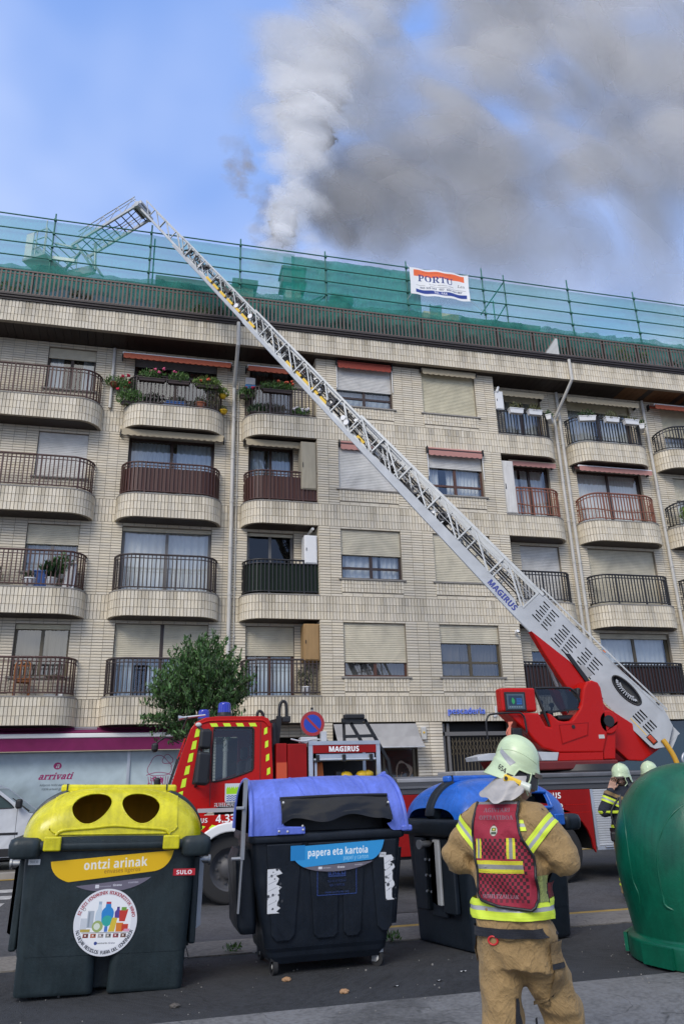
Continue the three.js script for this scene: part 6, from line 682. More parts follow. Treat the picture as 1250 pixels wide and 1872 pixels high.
{
  const yl = plastic(0.95, 0.715, 0.012, 0.34, { transmission: 0.2, thickness: 0 }), t = sideLoader('recycling_container', 'dark grey container with a yellow lid with two round holes', [-0.335, 0.0, -8.40], 0.01, yl, bodyGreen, { holes: true });
  t.rotation.z = -0.028;
  const f = (y) => lerp(0.50, 0.60, y / 1.2) + 0.006, tilt = -Math.atan(0.1 / 1.2), put = (n, w, h, res, d, x, y, rz = 0, dz = 0) => decal(t, n, w, h, res, d, [x, y, f(y) + dz], [-tilt, 0, rz]);
  put('label', 1.10, 0.31, 500, (c, W, H) => { c.fillStyle = '#e2b40c'; c.beginPath(); c.moveTo(0.01 * W, H * 0.24); c.lineTo(W * 0.985, H * 0.02); c.quadraticCurveTo(W * 0.96, H * 0.5, W * 0.84, H * 0.58); c.lineTo(W * 0.16, H * 0.80); c.quadraticCurveTo(W * 0.02, H * 0.66, 0.01 * W, H * 0.24); c.fill(); c.save(); c.translate(W * 0.52, H * 0.34); c.rotate(-0.035); txt(c, 'ontzi arinak', 0, 0, `bold ${H * 0.34}px sans-serif`, '#e9e6da', { sx: 0.92 }); txt(c, 'envases ligeros', W * 0.055, H * 0.2, `bold ${H * 0.155}px sans-serif`, '#a5781c', { sx: 0.9 }); c.restore(); }, 0.02, 1.015, 0.01);
  put('label', 0.66, 0.11, 500, (c, W, H) => { c.fillStyle = '#6b6674'; c.beginPath(); c.moveTo(0, H * 0.45); c.lineTo(W, 0); c.quadraticCurveTo(W * 0.8, H * 0.9, W * 0.5, H * 0.98); c.quadraticCurveTo(W * 0.2, H * 1.0, 0, H * 0.45); c.fill(); c.fillStyle = '#d8d8dc'; c.fillRect(W * 0.26, H * 0.42, W * 0.05, H * 0.26); txt(c, 'mancomunidad', W * 0.37, H * 0.56, `${H * 0.16}px sans-serif`, '#b9b7c0'); txt(c, 'tirana', W * 0.55, H * 0.5, `bold ${H * 0.24}px sans-serif`, '#dcdce0'); txt(c, 'ecoembes', W * 0.76, H * 0.36, `${H * 0.18}px sans-serif`, '#c9c7d0'); }, 0.04, 0.885, 0.02, -0.002);
  put('sticker', 0.55, 0.55, 800, (c, W) => { const R = W / 2; c.fillStyle = '#dcdde0'; c.beginPath(); c.arc(R, R, R * 0.99, 0, 7); c.fill(); c.fillStyle = '#eceded'; c.beginPath(); c.arc(R, R, R * 0.80, 0, 7); c.fill();
    const arc = (s, rad, a0, a1, flip, fill) => { for (let i = 0; i < s.length; i++) { const a = lerp(a0, a1, i / (s.length - 1)); c.save(); c.translate(R + rad * Math.cos(a), R + rad * Math.sin(a)); c.rotate(a + (flip ? -Math.PI / 2 : Math.PI / 2)); txt(c, s[i], 0, 0, `bold ${R * 0.14}px sans-serif`, fill); c.restore(); } };
    arc('EZ UTZI HONDAKINIK EDUKIONTZITIK KANPO', R * 0.88, Math.PI * 1.09, Math.PI * 1.93, false, '#9c2f3a'); arc('NO DEJAR RESIDUOS FUERA DEL CONTENEDOR', R * 0.88, Math.PI * 0.90, Math.PI * 0.10, true, '#3c4047');
    const bottle = (x, y, w, h, f, cap) => { c.fillStyle = f; c.beginPath(); c.moveTo(x - w * 0.2, y - h); c.lineTo(x + w * 0.2, y - h); c.lineTo(x + w * 0.24, y - h * 0.8); c.quadraticCurveTo(x + w * 0.55, y - h * 0.65, x + w * 0.5, y - h * 0.4); c.lineTo(x + w * 0.45, y); c.lineTo(x - w * 0.45, y); c.lineTo(x - w * 0.5, y - h * 0.4); c.quadraticCurveTo(x - w * 0.55, y - h * 0.65, x - w * 0.24, y - h * 0.8); c.fill(); c.fillStyle = cap; c.fillRect(x - w * 0.2, y - h * 1.1, w * 0.4, h * 0.12); };
    const Y = R * 1.28; bottle(R * 0.78, Y - R * 0.1, R * 0.24, R * 0.72, '#c3d2dc', '#9fb2c4'); bottle(R * 1.04, Y - R * 0.28, R * 0.38, R * 0.55, '#2f86c8', '#b04050'); c.fillStyle = '#35a79c'; c.beginPath(); c.arc(R * 1.04, Y - R * 0.32, R * 0.16, 0, 7); c.fill(); bottle(R * 1.36, Y - R * 0.4, R * 0.2, R * 0.3, '#5b468f', '#3c3068'); c.fillStyle = '#c23b31'; c.beginPath(); c.moveTo(R * 1.4, Y - R * 0.62); c.lineTo(R * 1.68, Y - R * 0.66); c.lineTo(R * 1.6, Y - R * 0.3); c.lineTo(R * 1.42, Y - R * 0.3); c.fill(); c.fillStyle = '#6f9c3f'; c.fillRect(R * 1.46, Y - R * 0.72, R * 0.16, R * 0.1);
    c.fillStyle = '#aeb7bf'; c.fillRect(R * 0.42, Y - R * 0.62, R * 0.2, R * 0.5); c.fillStyle = '#8e98a2'; c.fillRect(R * 0.45, Y - R * 0.58, R * 0.05, R * 0.44); c.fillStyle = '#c8cdd2'; c.fillRect(R * 0.22, Y - R * 0.4, R * 0.2, R * 0.38); c.fillStyle = '#9cae6b'; c.beginPath(); c.arc(R * 0.76, Y - R * 0.16, R * 0.17, 0, 7); c.fill(); c.fillStyle = '#d8e0cf'; c.beginPath(); c.arc(R * 0.74, Y - R * 0.16, R * 0.1, 0, 7); c.fill(); c.fillStyle = '#d9bd3d'; c.beginPath(); c.moveTo(R * 1.1, Y); c.lineTo(R * 1.2, Y - R * 0.42); c.lineTo(R * 1.36, Y - R * 0.4); c.lineTo(R * 1.3, Y); c.fill(); c.fillStyle = '#d97c2e'; c.fillRect(R * 1.34, Y - R * 0.26, R * 0.22, R * 0.26); c.fillStyle = '#c4412f'; c.fillRect(R * 1.52, Y - R * 0.22, R * 0.2, R * 0.2); c.fillStyle = '#4a76c0'; c.fillRect(R * 0.98, Y - R * 0.16, R * 0.1, R * 0.16); c.fillStyle = '#b7a24a'; c.fillRect(R * 0.24, Y - R * 0.08, R * 0.3, R * 0.08); c.fillStyle = '#d99fb4'; c.fillRect(R * 1.6, Y - R * 0.08, R * 0.18, R * 0.08);
    const cc = ['#7d3b32', '#b5694a', '#a9a2a0', '#8b8a86', '#94404a', '#77584a']; for (let i = 0; i < 6; i++) { const x = R * (0.34 + i * 0.235); c.fillStyle = cc[i]; c.fillRect(x, Y + R * 0.05, R * 0.17, R * 0.12); c.fillStyle = '#e8d9cf'; c.fillRect(x + R * 0.05, Y + R * 0.08, R * 0.05, R * 0.05); c.fillStyle = '#3d3533'; c.fillRect(x + R * 0.11, Y + R * 0.07, R * 0.04, R * 0.06); }
    c.fillStyle = '#3a4a8a'; c.beginPath(); c.arc(R * 0.76, Y + R * 0.33, R * 0.05, 0, 7); c.fill(); txt(c, 'sanmarko', R * 0.97, Y + R * 0.33, `bold ${R * 0.07}px sans-serif`, '#555'); txt(c, 'tirana', R * 1.26, Y + R * 0.33, `bold ${R * 0.07}px sans-serif`, '#667'); c.strokeStyle = '#777'; c.lineWidth = 3; c.strokeRect(R * 0.3, Y + R * 0.02, R * 1.45, 1); c.beginPath(); c.arc(R * 0.3, R * 0.62, R * 0.04, 0, 7); c.stroke(); txt(c, '↕', R * 0.6, R * 0.4, `${R * 0.12}px sans-serif`, '#6a86a0'); }, 0.0, 0.585, -0.02, 0.002);
  put('label', 0.20, 0.058, 500, (c, W, H) => { c.fillStyle = '#b3202c'; c.fillRect(0, 0, W, H); txt(c, 'SULO', W / 2, H * 0.55, `bold ${H * 0.86}px sans-serif`, '#eeeeee', { sx: 1.15 }); }, 0.66, 0.98);
  put('label', 0.10, 0.046, 400, (c, W, H) => { c.fillStyle = '#c9c9c6'; c.fillRect(0, 0, W, H); txt(c, 'SULO', W / 2, H * 0.55, `bold ${H * 0.6}px sans-serif`, '#777'); }, -0.66, 1.09);
  const b2 = plastic(0.015, 0.11, 0.46, 0.36), t2 = sideLoader('recycling_container', 'dark container with a glossy blue domed lid, behind the foreground firefighter', [3.88, 0, -8.93], 0.307, b2, bodyDark, { slot: true, h: 0.47 });
  M(t2, 'slot_frame', [tubeP([[-0.29, 0.22], [-0.29, 0.66], [0.46, 0.66], [0.46, 0.22]].map(([x, y]) => { const u = Math.abs(x) / 0.86, hh = 0.48 * Math.pow(1 - u ** 3, 0.476); return [x, 1.24 + hh * Math.sin(y) ** 0.8, 0.05 + 0.6 * Math.cos(y) ** 0.72]; }), 0.022, 60, 8, true, 0.05)], b2); M(t2, 'slot_flap', rbb(-0.24, 0.42, 1.3, 1.5, 0.4, 0.43, 0.01), MT.rubber);
}
{ // four-wheeled paper container with a curved blue lid and a rubber flap
  const t = thing('recycling_container', 'four-wheeled dark container with a pale blue curved lid and torn rubber flap', 'recycling container', [1.75, 0, -8.5], 0.03); t.scale.x = 0.94;
  const blueLid = plastic(0.115, 0.17, 0.60, 0.46), B = plastic(0.008, 0.012, 0.019, 0.5, { specularIntensity: 0.7 }), hx = (y) => lerp(0.64, 0.815, sstep(0.1, 1.2, y) * 0.55 + 0.45 * (y - 0.1) / 1.1), hz = (y) => lerp(0.46, 0.555, (y - 0.1) / 1.1);
  M(t, 'body', loft([[0.13, 0.60, 0.42, 0.08], [0.17, 0.635, 0.455, 0.09], [0.5, hx(0.5), hz(0.5), 0.08], [0.9, hx(0.9), hz(0.9), 0.08], [1.17, hx(1.17), hz(1.17), 0.07]], 32), B); M(t, 'rim', loft([[1.16, 0.82, 0.56, 0.06], [1.175, 0.85, 0.585, 0.07], [1.235, 0.85, 0.585, 0.07], [1.25, 0.83, 0.565, 0.06]], 32), B);
  const slope = Math.atan(0.095 / 1.1), F = (y) => hz(y), pan = (pts, d = 0.026) => ex(pts, d, 0.012, 0).applyMatrix4(new THREE.Matrix4().makeRotationX(slope)).translate(0, 0.1, 0.46 - 0.008);
  const rnd2 = (x0, x1, y0, y1, r = 0.05, tp = 0) => [[x0 - tp, y1], [x0, y0 + r], [x0 + r, y0], [x1 - r, y0], [x1, y0 + r], [x1 + tp, y1]];
  M(t, 'panel', pan(rnd2(-0.60, -0.36, 0.2, 1.06, 0.05, 0.07)), B); M(t, 'panel', pan([[-0.23, 1.06], [-0.16, 0.24], [-0.12, 0.2], [0.05, 0.2], [0.09, 0.24], [0.10, 0.58], [0.115, 0.61], [0.135, 0.61], [0.15, 0.58], [0.155, 0.24], [0.195, 0.2], [0.30, 0.2], [0.34, 0.24], [0.40, 1.06]]), B); M(t, 'panel', pan(rnd2(0.52, 0.68, 0.22, 1.06, 0.05, 0.07)), B);
  M(t, 'base_skirt', loft([[0.10, 0.585, 0.41, 0.06], [0.15, 0.61, 0.435, 0.07], [0.24, 0.65, 0.475, 0.08]], 28), B);
  for (const [x, z] of [[-0.55, 0.36], [0.55, 0.36], [-0.55, -0.36], [0.55, -0.36]]) { const c = part(t, 'caster'); M(c, 'tyre', [cy(0.075, 0.075, 0.045, x, 0.075, z, 0, x > 0 ? 0.7 : 0.1, Math.PI / 2, 20)], MT.rubber); M(c, 'fork', [bx(0.09, 0.05, 0.12, x, 0.15, z), bx(0.012, 0.12, 0.06, x - 0.035, 0.1, z, 0, x > 0 ? 0.7 : 0.1), bx(0.012, 0.12, 0.06, x + 0.035, 0.1, z, 0, x > 0 ? 0.7 : 0.1)], x > 0 ? MT.steel : MT.black); M(c, 'hub', cy(0.03, 0.03, 0.06, x, 0.075, z, 0, x > 0 ? 0.7 : 0.1, Math.PI / 2, 12), MT.whiteDirty); }
  // lid: an arc across the depth, cut away low in front where the rubber flap hangs
  const Lf = (x, s) => { const a = s; const z = 0.60 * Math.cos(a), y = 1.235 + 0.53 * Math.pow(Math.max(0, Math.sin(a)), 0.9); return [x * (1 - 0.035 * Math.sin(a)), y + 0.012 * Math.sin(x * 3 + 1) * Math.sin(a), z]; };
  const op = 0.34; const s1 = ([[-0.84, -0.02], [-0.27, -0.02], [-0.27, 0.1], [-0.50, 0.12], [-0.50, 0.55], [0.62, 0.62], [0.70, 0.12], [0.64, 0.1], [0.70, -0.02], [0.88, -0.02], [0.86, 0.7], [0.86, 1.57], [0.86, 2.4], [0.86, 3.1], [-0.84, 3.1], [-0.84, 2.4], [-0.84, 1.57], [-0.84, 0.7]]);
  const lid = part(t, 'lid'); M(lid, 'shell', gridShape(s1, [], 70, 80, Lf), blueLid);
  const edge = (x, r = 0.022) => tubeP(Array.from({ length: 16 }, (_, i) => Lf(x, 0.0 + i * 3.1 / 15)), r, 60, 8); M(lid, 'edge_bead', [edge(-0.84, 0.026), edge(0.86, 0.026)], blueLid); M(lid, 'ridge_line', [-0.32, -0.08, 0.36, 0.50].map((x, i) => tubeP([0.62, 0.8, 1.0, 1.2, 1.4, 1.55].map((s) => Lf(x + (i % 2 ? 0 : 0.09) * Math.pow((s - 0.62) / 0.93 - 1, 2) * 1.0, s)), 0.008, 30, 6)), blueLid);
  for (const x of [-0.82, 0.845]) M(lid, 'end_cap', (() => { const pts = []; for (let i = 0; i <= 16; i++) { const q = Lf(1, i * Math.PI / 16); pts.push([q[2], q[1]]); } return ex(pts, 0.02).rotateY(Math.PI / 2).scale(1, 1, -1).translate(x - 0.01, 0, 0); })(), plastic(0.06, 0.09, 0.42, 0.5)); M(lid, 'corner_ear', [ex([[0, 0], [0.16, 0.02], [0.12, 0.09], [0.02, 0.04]], 0.1, 0.01).translate(0.72, 1.72, -0.05), rb(0.12, 0.06, 0.08, 0.02, 0.86, 1.25, 0.58), rb(0.3, 0.07, 0.03, 0.012, -0.42, 1.27, 0.605)], blueLid); for (const [x, y] of [[-0.55, 1.27], [-0.46, 1.265], [-0.30, 1.31], [-0.295, 1.275]]) M(lid, 'rivet', new THREE.SphereGeometry(0.012, 8, 6).translate(x, y, 0.622), MT.whiteDirty);
  const rub = phys(0.006, 0.006, 0.007, { roughness: 0.35, specularIntensity: 0.6, clearcoat: 0.2, clearcoatRoughness: 0.3, side: THREE.DoubleSide }); const fl = new THREE.PlaneGeometry(1.22, 0.27, 60, 16), p = fl.attributes.position; for (let i = 0; i < p.count; i++) { const x = p.getX(i), y = p.getY(i), k = (0.135 - y) / 0.27, q = Lf(x * 1.0 + 0.08, 0.60 - 0.40 * k); const w = 0.014 * Math.sin(x * 9 + k * 3) * (0.3 + k) + 0.02 * fbm(x * 3, k * 2, 7, 3); p.setXYZ(i, q[0], q[1] + 0.012 + 0.014 * Math.sin(x * 6) * k - (Math.abs(x) > 0.5 ? (Math.abs(x) - 0.5) * 0.35 * k : 0) + (k > 0.8 ? 0.02 * Math.sin(x * 11) : 0), q[2] + 0.03 + w + 0.03 * k); } fl.computeVertexNormals(); M(t, 'rubber_flap', fl, rub); M(t, 'flap_strip', tubeP(Array.from({ length: 13 }, (_, i) => { const q = Lf(-0.53 + i * 0.102, 0.61); return [q[0], q[1] + 0.012, q[2] + 0.022]; }), 0.018, 40, 8), rub); M(t, 'opening', rbb(-0.55, 0.70, 1.2, 1.5, 0.25, 0.3, 0.02), MT.black); M(t, 'flap_bolt', [[-0.5, 1.53], [-0.5, 1.44], [0.66, 1.5], [0.68, 1.36]].map(([x, y]) => new THREE.SphereGeometry(0.013, 8, 6).translate(x, y, 0.60)), MT.whiteDirty);
  // lifting bar and bulge at the left end
  M(t, 'lifting_bar', [beam([-0.90, 1.02, 0.42], [-0.87, 1.76, 0.42], 0.04, 0.05, V(0, 0, 1)), beam([-0.93, 0.55, 0.4], [-0.90, 1.05, 0.42], 0.02, 0.03, V(0, 0, 1)), rb(0.09, 0.03, 0.05, 0.008, -0.93, 1.49, 0.45), cy(0.018, 0.018, 0.12, -0.95, 1.03, 0.42, 0, 0, Math.PI / 2, 10)], MT.steel); M(t, 'end_bulge', loft([[0.35, 0.08, 0.30, 0.05, -0.80], [0.42, 0.10, 0.34, 0.06, -0.82], [1.0, 0.10, 0.36, 0.06, -0.85], [1.1, 0.06, 0.3, 0.05, -0.85]], 24), B); M(t, 'end_bulge', loft([[0.35, 0.05, 0.30, 0.04, 0.76], [1.05, 0.06, 0.34, 0.05, 0.84]], 20), B);
  const put = (n, w, h, res, d, x, y, rz = 0, dz = 0) => decal(t, n, w, h, res, d, [x, y, F(y) + 0.024 + dz], [slope, 0, rz]);
  put('label', 1.02, 0.27, 420, (c, W, H) => { c.fillStyle = '#2f93cf'; c.beginPath(); c.moveTo(0, H * 0.10); c.lineTo(W, 0); c.quadraticCurveTo(W * 0.97, H * 0.55, W * 0.86, H * 0.66); c.lineTo(W * 0.14, H * 0.80); c.quadraticCurveTo(W * 0.01, H * 0.6, 0, H * 0.10); c.fill(); c.fillStyle = '#1f7fbd'; c.fillRect(0, H * 0.06, W * 0.15, H * 0.5); c.fillStyle = '#6a6670'; c.beginPath(); c.moveTo(W * 0.14, H * 0.80); c.lineTo(W * 0.88, H * 0.70); c.quadraticCurveTo(W * 0.7, H * 0.98, W * 0.5, H * 0.99); c.quadraticCurveTo(W * 0.25, H * 0.99, W * 0.14, H * 0.80); c.fill(); c.save(); c.translate(W * 0.5, H * 0.32); c.rotate(-0.012); txt(c, 'papera eta kartoia', 0, 0, `bold ${H * 0.335}px sans-serif`, '#eef3f6', { sx: 0.82 }); txt(c, 'papel y carton', W * 0.19, H * 0.23, `${H * 0.19}px sans-serif`, '#9fd0ec', { sx: 0.85 }); c.restore(); c.fillStyle = '#dcdce0'; c.fillRect(W * 0.29, H * 0.81, W * 0.04, H * 0.08); txt(c, 'sanmarko', W * 0.38, H * 0.85, `${H * 0.07}px sans-serif`, '#c9c7cc'); txt(c, 'tirana', W * 0.53, H * 0.85, `bold ${H * 0.1}px sans-serif`, '#e0e0e2'); txt(c, 'ecoembes', W * 0.72, H * 0.8, `${H * 0.07}px sans-serif`, '#c9c7cc'); }, 0.09, 1.015, 0.0, 0.012);
  put('print', 0.44, 0.27, 300, (c, W, H) => { c.strokeStyle = '#2a3f74'; c.lineWidth = 2.5; c.strokeRect(3, 3, W - 6, H - 6); c.strokeStyle = '#243663'; c.lineWidth = 5; c.strokeRect(W * 0.3, -4, W * 0.4, H * 0.4); txt(c, 'IKZL', W * 0.5, H * 0.2, `bold ${H * 0.3}px sans-serif`, '#2a3f78'); txt(c, 'SOLO RESIDUO', W * 0.5, H * 0.52, `${H * 0.11}px sans-serif`, '#2f4378'); txt(c, 'SIN CARTON', W * 0.5, H * 0.66, `${H * 0.11}px sans-serif`, '#2f4378'); txt(c, 'www.sanmarko.org', W * 0.5, H * 0.88, `${H * 0.11}px sans-serif`, '#39508c'); }, 0.08, 0.80);
  const torn = (sd) => (c, W, H) => { const q = rng(sd); c.fillStyle = '#d3d4d6'; c.beginPath(); c.moveTo(1, 2); c.lineTo(W * 0.68, 1); c.lineTo(W * 0.95, H * 0.12); for (let i = 1; i < 14; i++) c.lineTo(W * (0.55 + 0.42 * q()), H * (0.1 + i * 0.065)); c.lineTo(W * 0.8, H * 0.99); c.lineTo(W * 0.05, H * 0.99); c.closePath(); c.fill(); c.fillStyle = '#3a3d42'; for (let i = 0; i < 16; i++) { c.beginPath(); c.arc(W * q(), H * q(), 1 + 3.2 * q(), 0, 7); c.fill(); } c.strokeStyle = '#9a9ca0'; c.lineWidth = 1.5; for (let i = 0; i < 5; i++) { c.beginPath(); c.moveTo(W * 0.1, H * (0.2 + i * 0.15)); c.lineTo(W * 0.6, H * (0.12 + i * 0.15)); c.stroke(); } };
  put('torn_sticker', 0.17, 0.40, 300, torn(11), -0.575, 0.74); put('torn_sticker', 0.13, 0.42, 300, torn(29), 0.665, 0.80, 0.03); put('label', 0.075, 0.045, 300, (c, W, H) => { c.fillStyle = '#c4c6c8'; c.fillRect(0, 0, W, H); c.fillStyle = '#888'; c.fillRect(W * 0.2, H * 0.35, W * 0.6, 2); }, 0.585, 1.01, -0.06);
}
{ // green glass bank
  const g = plastic(0.002, 0.10, 0.053, 0.42, { specularIntensity: 0.7, clearcoat: 0.12, clearcoatRoughness: 0.3 }), t = thing('bottle_bank', 'green bell-shaped bottle bank at the right edge', 'bottle bank', [5.47, 0, -7.2], 0.0);
  const prof = [[0.83, 0.015], [0.845, 0.03], [0.845, 0.19], [0.832, 0.215], [0.785, 0.225], [0.78, 0.25], [0.82, 0.5], [0.852, 0.75], [0.852, 0.95], [0.825, 1.15], [0.77, 1.33], [0.68, 1.5], [0.55, 1.64], [0.40, 1.735], [0.22, 1.79], [0.0001, 1.805]];
  const c = new THREE.SplineCurve(prof.map((p) => new THREE.Vector2(...p))), pts = [new THREE.Vector2(0.7, 0.015), ...prof.slice(0, 6).map((p) => new THREE.Vector2(...p)), ...new THREE.SplineCurve(prof.slice(6).map((p) => new THREE.Vector2(...p))).getPoints(60)];
  const lg = new THREE.LatheGeometry(pts, 96), P = lg.attributes.position; for (let i = 0; i < P.count; i++) { const x = P.getX(i), y = P.getY(i), z = P.getZ(i), a = Math.atan2(z, x), k = 1 + 0.006 * fbm(Math.cos(a) * 2, y * 1.5, Math.sin(a) * 2, 3); P.setXYZ(i, x * k, y, z * k); } lg.computeVertexNormals(); M(t, 'shell', lg, g);
  const rAt = (y) => { for (let i = 6; i + 1 < prof.length; i++) if (y >= prof[i][1] && y <= prof[i + 1][1]) return lerp(prof[i][0], prof[i + 1][0], (y - prof[i][1]) / (prof[i + 1][1] - prof[i][1])); return 0.8; };
  const onS = (a, y, o = 0) => [(rAt(y) + o) * Math.sin(a), y, (rAt(y) + o) * Math.cos(a)]; const arcs = []; // raised arch outlines round the shell
  for (const a0 of [-0.62, 1.0, 2.6, 4.2]) { const pp = []; for (let i = 0; i <= 40; i++) { const q = Math.PI * i / 40; pp.push(onS(a0 - 0.56 * Math.cos(q) * (0.95 + 0.05 * Math.cos(q)), 0.72 + 0.72 * Math.pow(Math.sin(q), 0.75), -0.006)); } pp.unshift(onS(a0 - 0.5, 0.52, -0.006), onS(a0 - 0.56, 0.62, -0.006)); pp.push(onS(a0 + 0.54, 0.6, -0.006), onS(a0 + 0.44, 0.48, -0.006), onS(a0, 0.44, -0.006)); arcs.push(tubeP(pp, 0.014, 160, 8, true)); } M(t, 'raised_arch', arcs, g);
  for (let i = 0; i < 6; i++) M(t, 'base_foot', bx(0.34, 0.17, 0.035, 0.853 * Math.sin(i * 1.047 - 0.3), 0.115, 0.853 * Math.cos(i * 1.047 - 0.3), 0, i * 1.047 - 0.3, 0), g); M(t, 'top_hook', new THREE.TorusGeometry(0.07, 0.015, 8, 20).translate(0, 1.83, 0), MT.steel);
  const port = onS(1.9, 1.32); M(t, 'port', [new THREE.TorusGeometry(0.11, 0.03, 10, 24).rotateX(-0.5).rotateY(1.9).translate(...port), cy(0.1, 0.1, 0.03, port[0], port[1], port[2], Math.PI / 2 - 0.5, 0, 0)], MT.black);
}
// ---------- people ----------
function surfaceNet(f, lo, hi, h) { // smooth mesh of the zero level of f
  const n = [0, 1, 2].map((i) => Math.ceil((hi[i] - lo[i]) / h) + 1), [nx, ny, nz] = n, val = new Float32Array(nx * ny * nz), id = (x, y, z) => x + nx * (y + ny * z);
  for (let z = 0; z < nz; z++) for (let y = 0; y < ny; y++) for (let x = 0; x < nx; x++) val[id(x, y, z)] = f(lo[0] + x * h, lo[1] + y * h, lo[2] + z * h);
  const vi = new Int32Array(nx * ny * nz).fill(-1), P = [], I = [], E = []; for (let a = 0; a < 8; a++) for (const b of [1, 2, 4]) if (!(a & b)) E.push([a, a | b]);
  for (let z = 0; z < nz - 1; z++) for (let y = 0; y < ny - 1; y++) for (let x = 0; x < nx - 1; x++) {
    let m = 0; const v = []; for (let a = 0; a < 8; a++) { const q = val[id(x + (a & 1), y + ((a >> 1) & 1), z + (a >> 2))]; v.push(q); if (q < 0) m |= 1 << a; }
    if (m === 0 || m === 255) continue; let sx = 0, sy = 0, sz = 0, c = 0;
    for (const [a, b] of E) if ((v[a] < 0) !== (v[b] < 0)) { const t = v[a] / (v[a] - v[b]); sx += (a & 1) + t * ((b & 1) - (a & 1)); sy += ((a >> 1) & 1) + t * (((b >> 1) & 1) - ((a >> 1) & 1)); sz += (a >> 2) + t * ((b >> 2) - (a >> 2)); c++; }
    vi[id(x, y, z)] = P.length / 3; P.push(lo[0] + (x + sx / c) * h, lo[1] + (y + sy / c) * h, lo[2] + (z + sz / c) * h);
  }
  const quad = (a, b, c, d, flip) => { if (a < 0 || b < 0 || c < 0 || d < 0) return; flip ? I.push(a, c, b, a, d, c) : I.push(a, b, c, a, c, d); };
  for (let z = 1; z < nz - 1; z++) for (let y = 1; y < ny - 1; y++) for (let x = 1; x < nx - 1; x++) {
    const s = val[id(x, y, z)] < 0;
    if (s !== val[id(x + 1, y, z)] < 0) quad(vi[id(x, y - 1, z - 1)], vi[id(x, y, z - 1)], vi[id(x, y, z)], vi[id(x, y - 1, z)], !s);
    if (s !== val[id(x, y + 1, z)] < 0) quad(vi[id(x - 1, y, z - 1)], vi[id(x - 1, y, z)], vi[id(x, y, z)], vi[id(x, y, z - 1)], !s);
    if (s !== val[id(x, y, z + 1)] < 0) quad(vi[id(x - 1, y - 1, z)], vi[id(x, y - 1, z)], vi[id(x, y, z)], vi[id(x - 1, y, z)], !s);
  }
  const g = new THREE.BufferGeometry(); g.setAttribute('position', new THREE.Float32BufferAttribute(P, 3)); g.setIndex(I); g.computeVertexNormals(); return g;
}
const smin = (a, b, k) => { const h = Math.max(k - Math.abs(a - b), 0) / k; return Math.min(a, b) - h * h * k * 0.25; };
const cap = (x, y, z, a, b, ra, rb_) => { const bx_ = b[0] - a[0], by = b[1] - a[1], bz = b[2] - a[2], t = Math.min(1, Math.max(0, ((x - a[0]) * bx_ + (y - a[1]) * by + (z - a[2]) * bz) / (bx_ * bx_ + by * by + bz * bz))); return Math.hypot(x - a[0] - t * bx_, y - a[1] - t * by, z - a[2] - t * bz) - (ra + (rb_ - ra) * t); };
const ell = (x, y, z, c, r) => { const k = Math.hypot((x - c[0]) / r[0], (y - c[1]) / r[1], (z - c[2]) / r[2]); return (k - 1) * Math.min(...r); };
const track = (keys, y) => { if (y <= keys[0][0]) return keys[0].slice(1); for (let i = 0; i + 1 < keys.length; i++) if (y <= keys[i + 1][0]) { const t = sstep(keys[i][0], keys[i + 1][0], y); return keys[i].slice(1).map((v, j) => lerp(v, keys[i + 1][j + 1], t)); } return keys.at(-1).slice(1); };
function handGeo(s = 1) { // relaxed gloved hand: palm at the origin, fingers along -y, thumb to +x
  const f = [[-0.034, 0.072, 0.0088, 0.062], [-0.012, 0.085, 0.0092, 0.075], [0.011, 0.08, 0.0092, 0.07], [0.033, 0.07, 0.0088, 0.06]];
  const d = (x, y, z) => { let v = Math.max(Math.abs(x) - 0.036, Math.abs(y + 0.0) - 0.042, Math.abs(z) - 0.009) - 0.009; v = smin(v, cap(x, y, z, [0, 0.05, 0], [0, 0.1, 0], 0.03, 0.034), 0.03); for (const [fx, L, r, c] of f) { const k1 = [fx * 1.02, -0.044, 0], k2 = [fx * 1.08, -0.044 - L * 0.45, -0.012], k3 = [fx * 1.06, -0.044 - L * 0.75, -0.035], k4 = [fx, -0.044 - L * 0.85, -0.058]; v = smin(v, Math.min(cap(x, y, z, k1, k2, r * 1.05, r), cap(x, y, z, k2, k3, r, r * 0.95), cap(x, y, z, k3, k4, r * 0.95, r * 0.85)), 0.006); } const t1 = [0.034, 0.02, 0], t2 = [0.062, -0.012, -0.018], t3 = [0.066, -0.042, -0.032]; return smin(v, Math.min(cap(x, y, z, t1, t2, 0.013, 0.0115), cap(x, y, z, t2, t3, 0.0115, 0.0095)), 0.01); };
  return surfaceNet(d, [-0.06, -0.16, -0.09], [0.1, 0.14, 0.05], 0.0045).scale(s, s, s);
}
const HAND = handGeo(1.06), skin = phys(0.42, 0.24, 0.17, { roughness: 0.55 }), gloveM = mat(0.07, 0.065, 0.06, { roughness: 0.8 });
function orient(m, pos, dir, side) { const y = dir.clone().multiplyScalar(-1).normalize(), z = V().crossVectors(side, y).normalize(), x = V().crossVectors(y, z); m.quaternion.setFromRotationMatrix(new THREE.Matrix4().makeBasis(x, y, z)); m.position.copy(pos); }
const clothBump = noiseTex(512, 0.42, (u, v) => { const r1 = 1 - Math.min(1, 4 * Math.abs(pf(u, v * 1.0, 5, 3, 51))), r2 = 1 - Math.min(1, 4 * Math.abs(pf(u, v, 11, 3, 57))); return 0.35 + 0.34 * r1 * r1 + 0.16 * r2 * r2 + 0.05 * Math.sin(u * 6.283 * 120) * Math.sin(v * 6.283 * 120) + 0.12 * pf(u, v, 60, 2, 51); });
const clothMap = noiseTex(256, 0.9, (u, v) => 0.9 + 0.3 * pf(u, v, 5, 5, 53) + 0.12 * pf(u, v, 60, 2, 55));
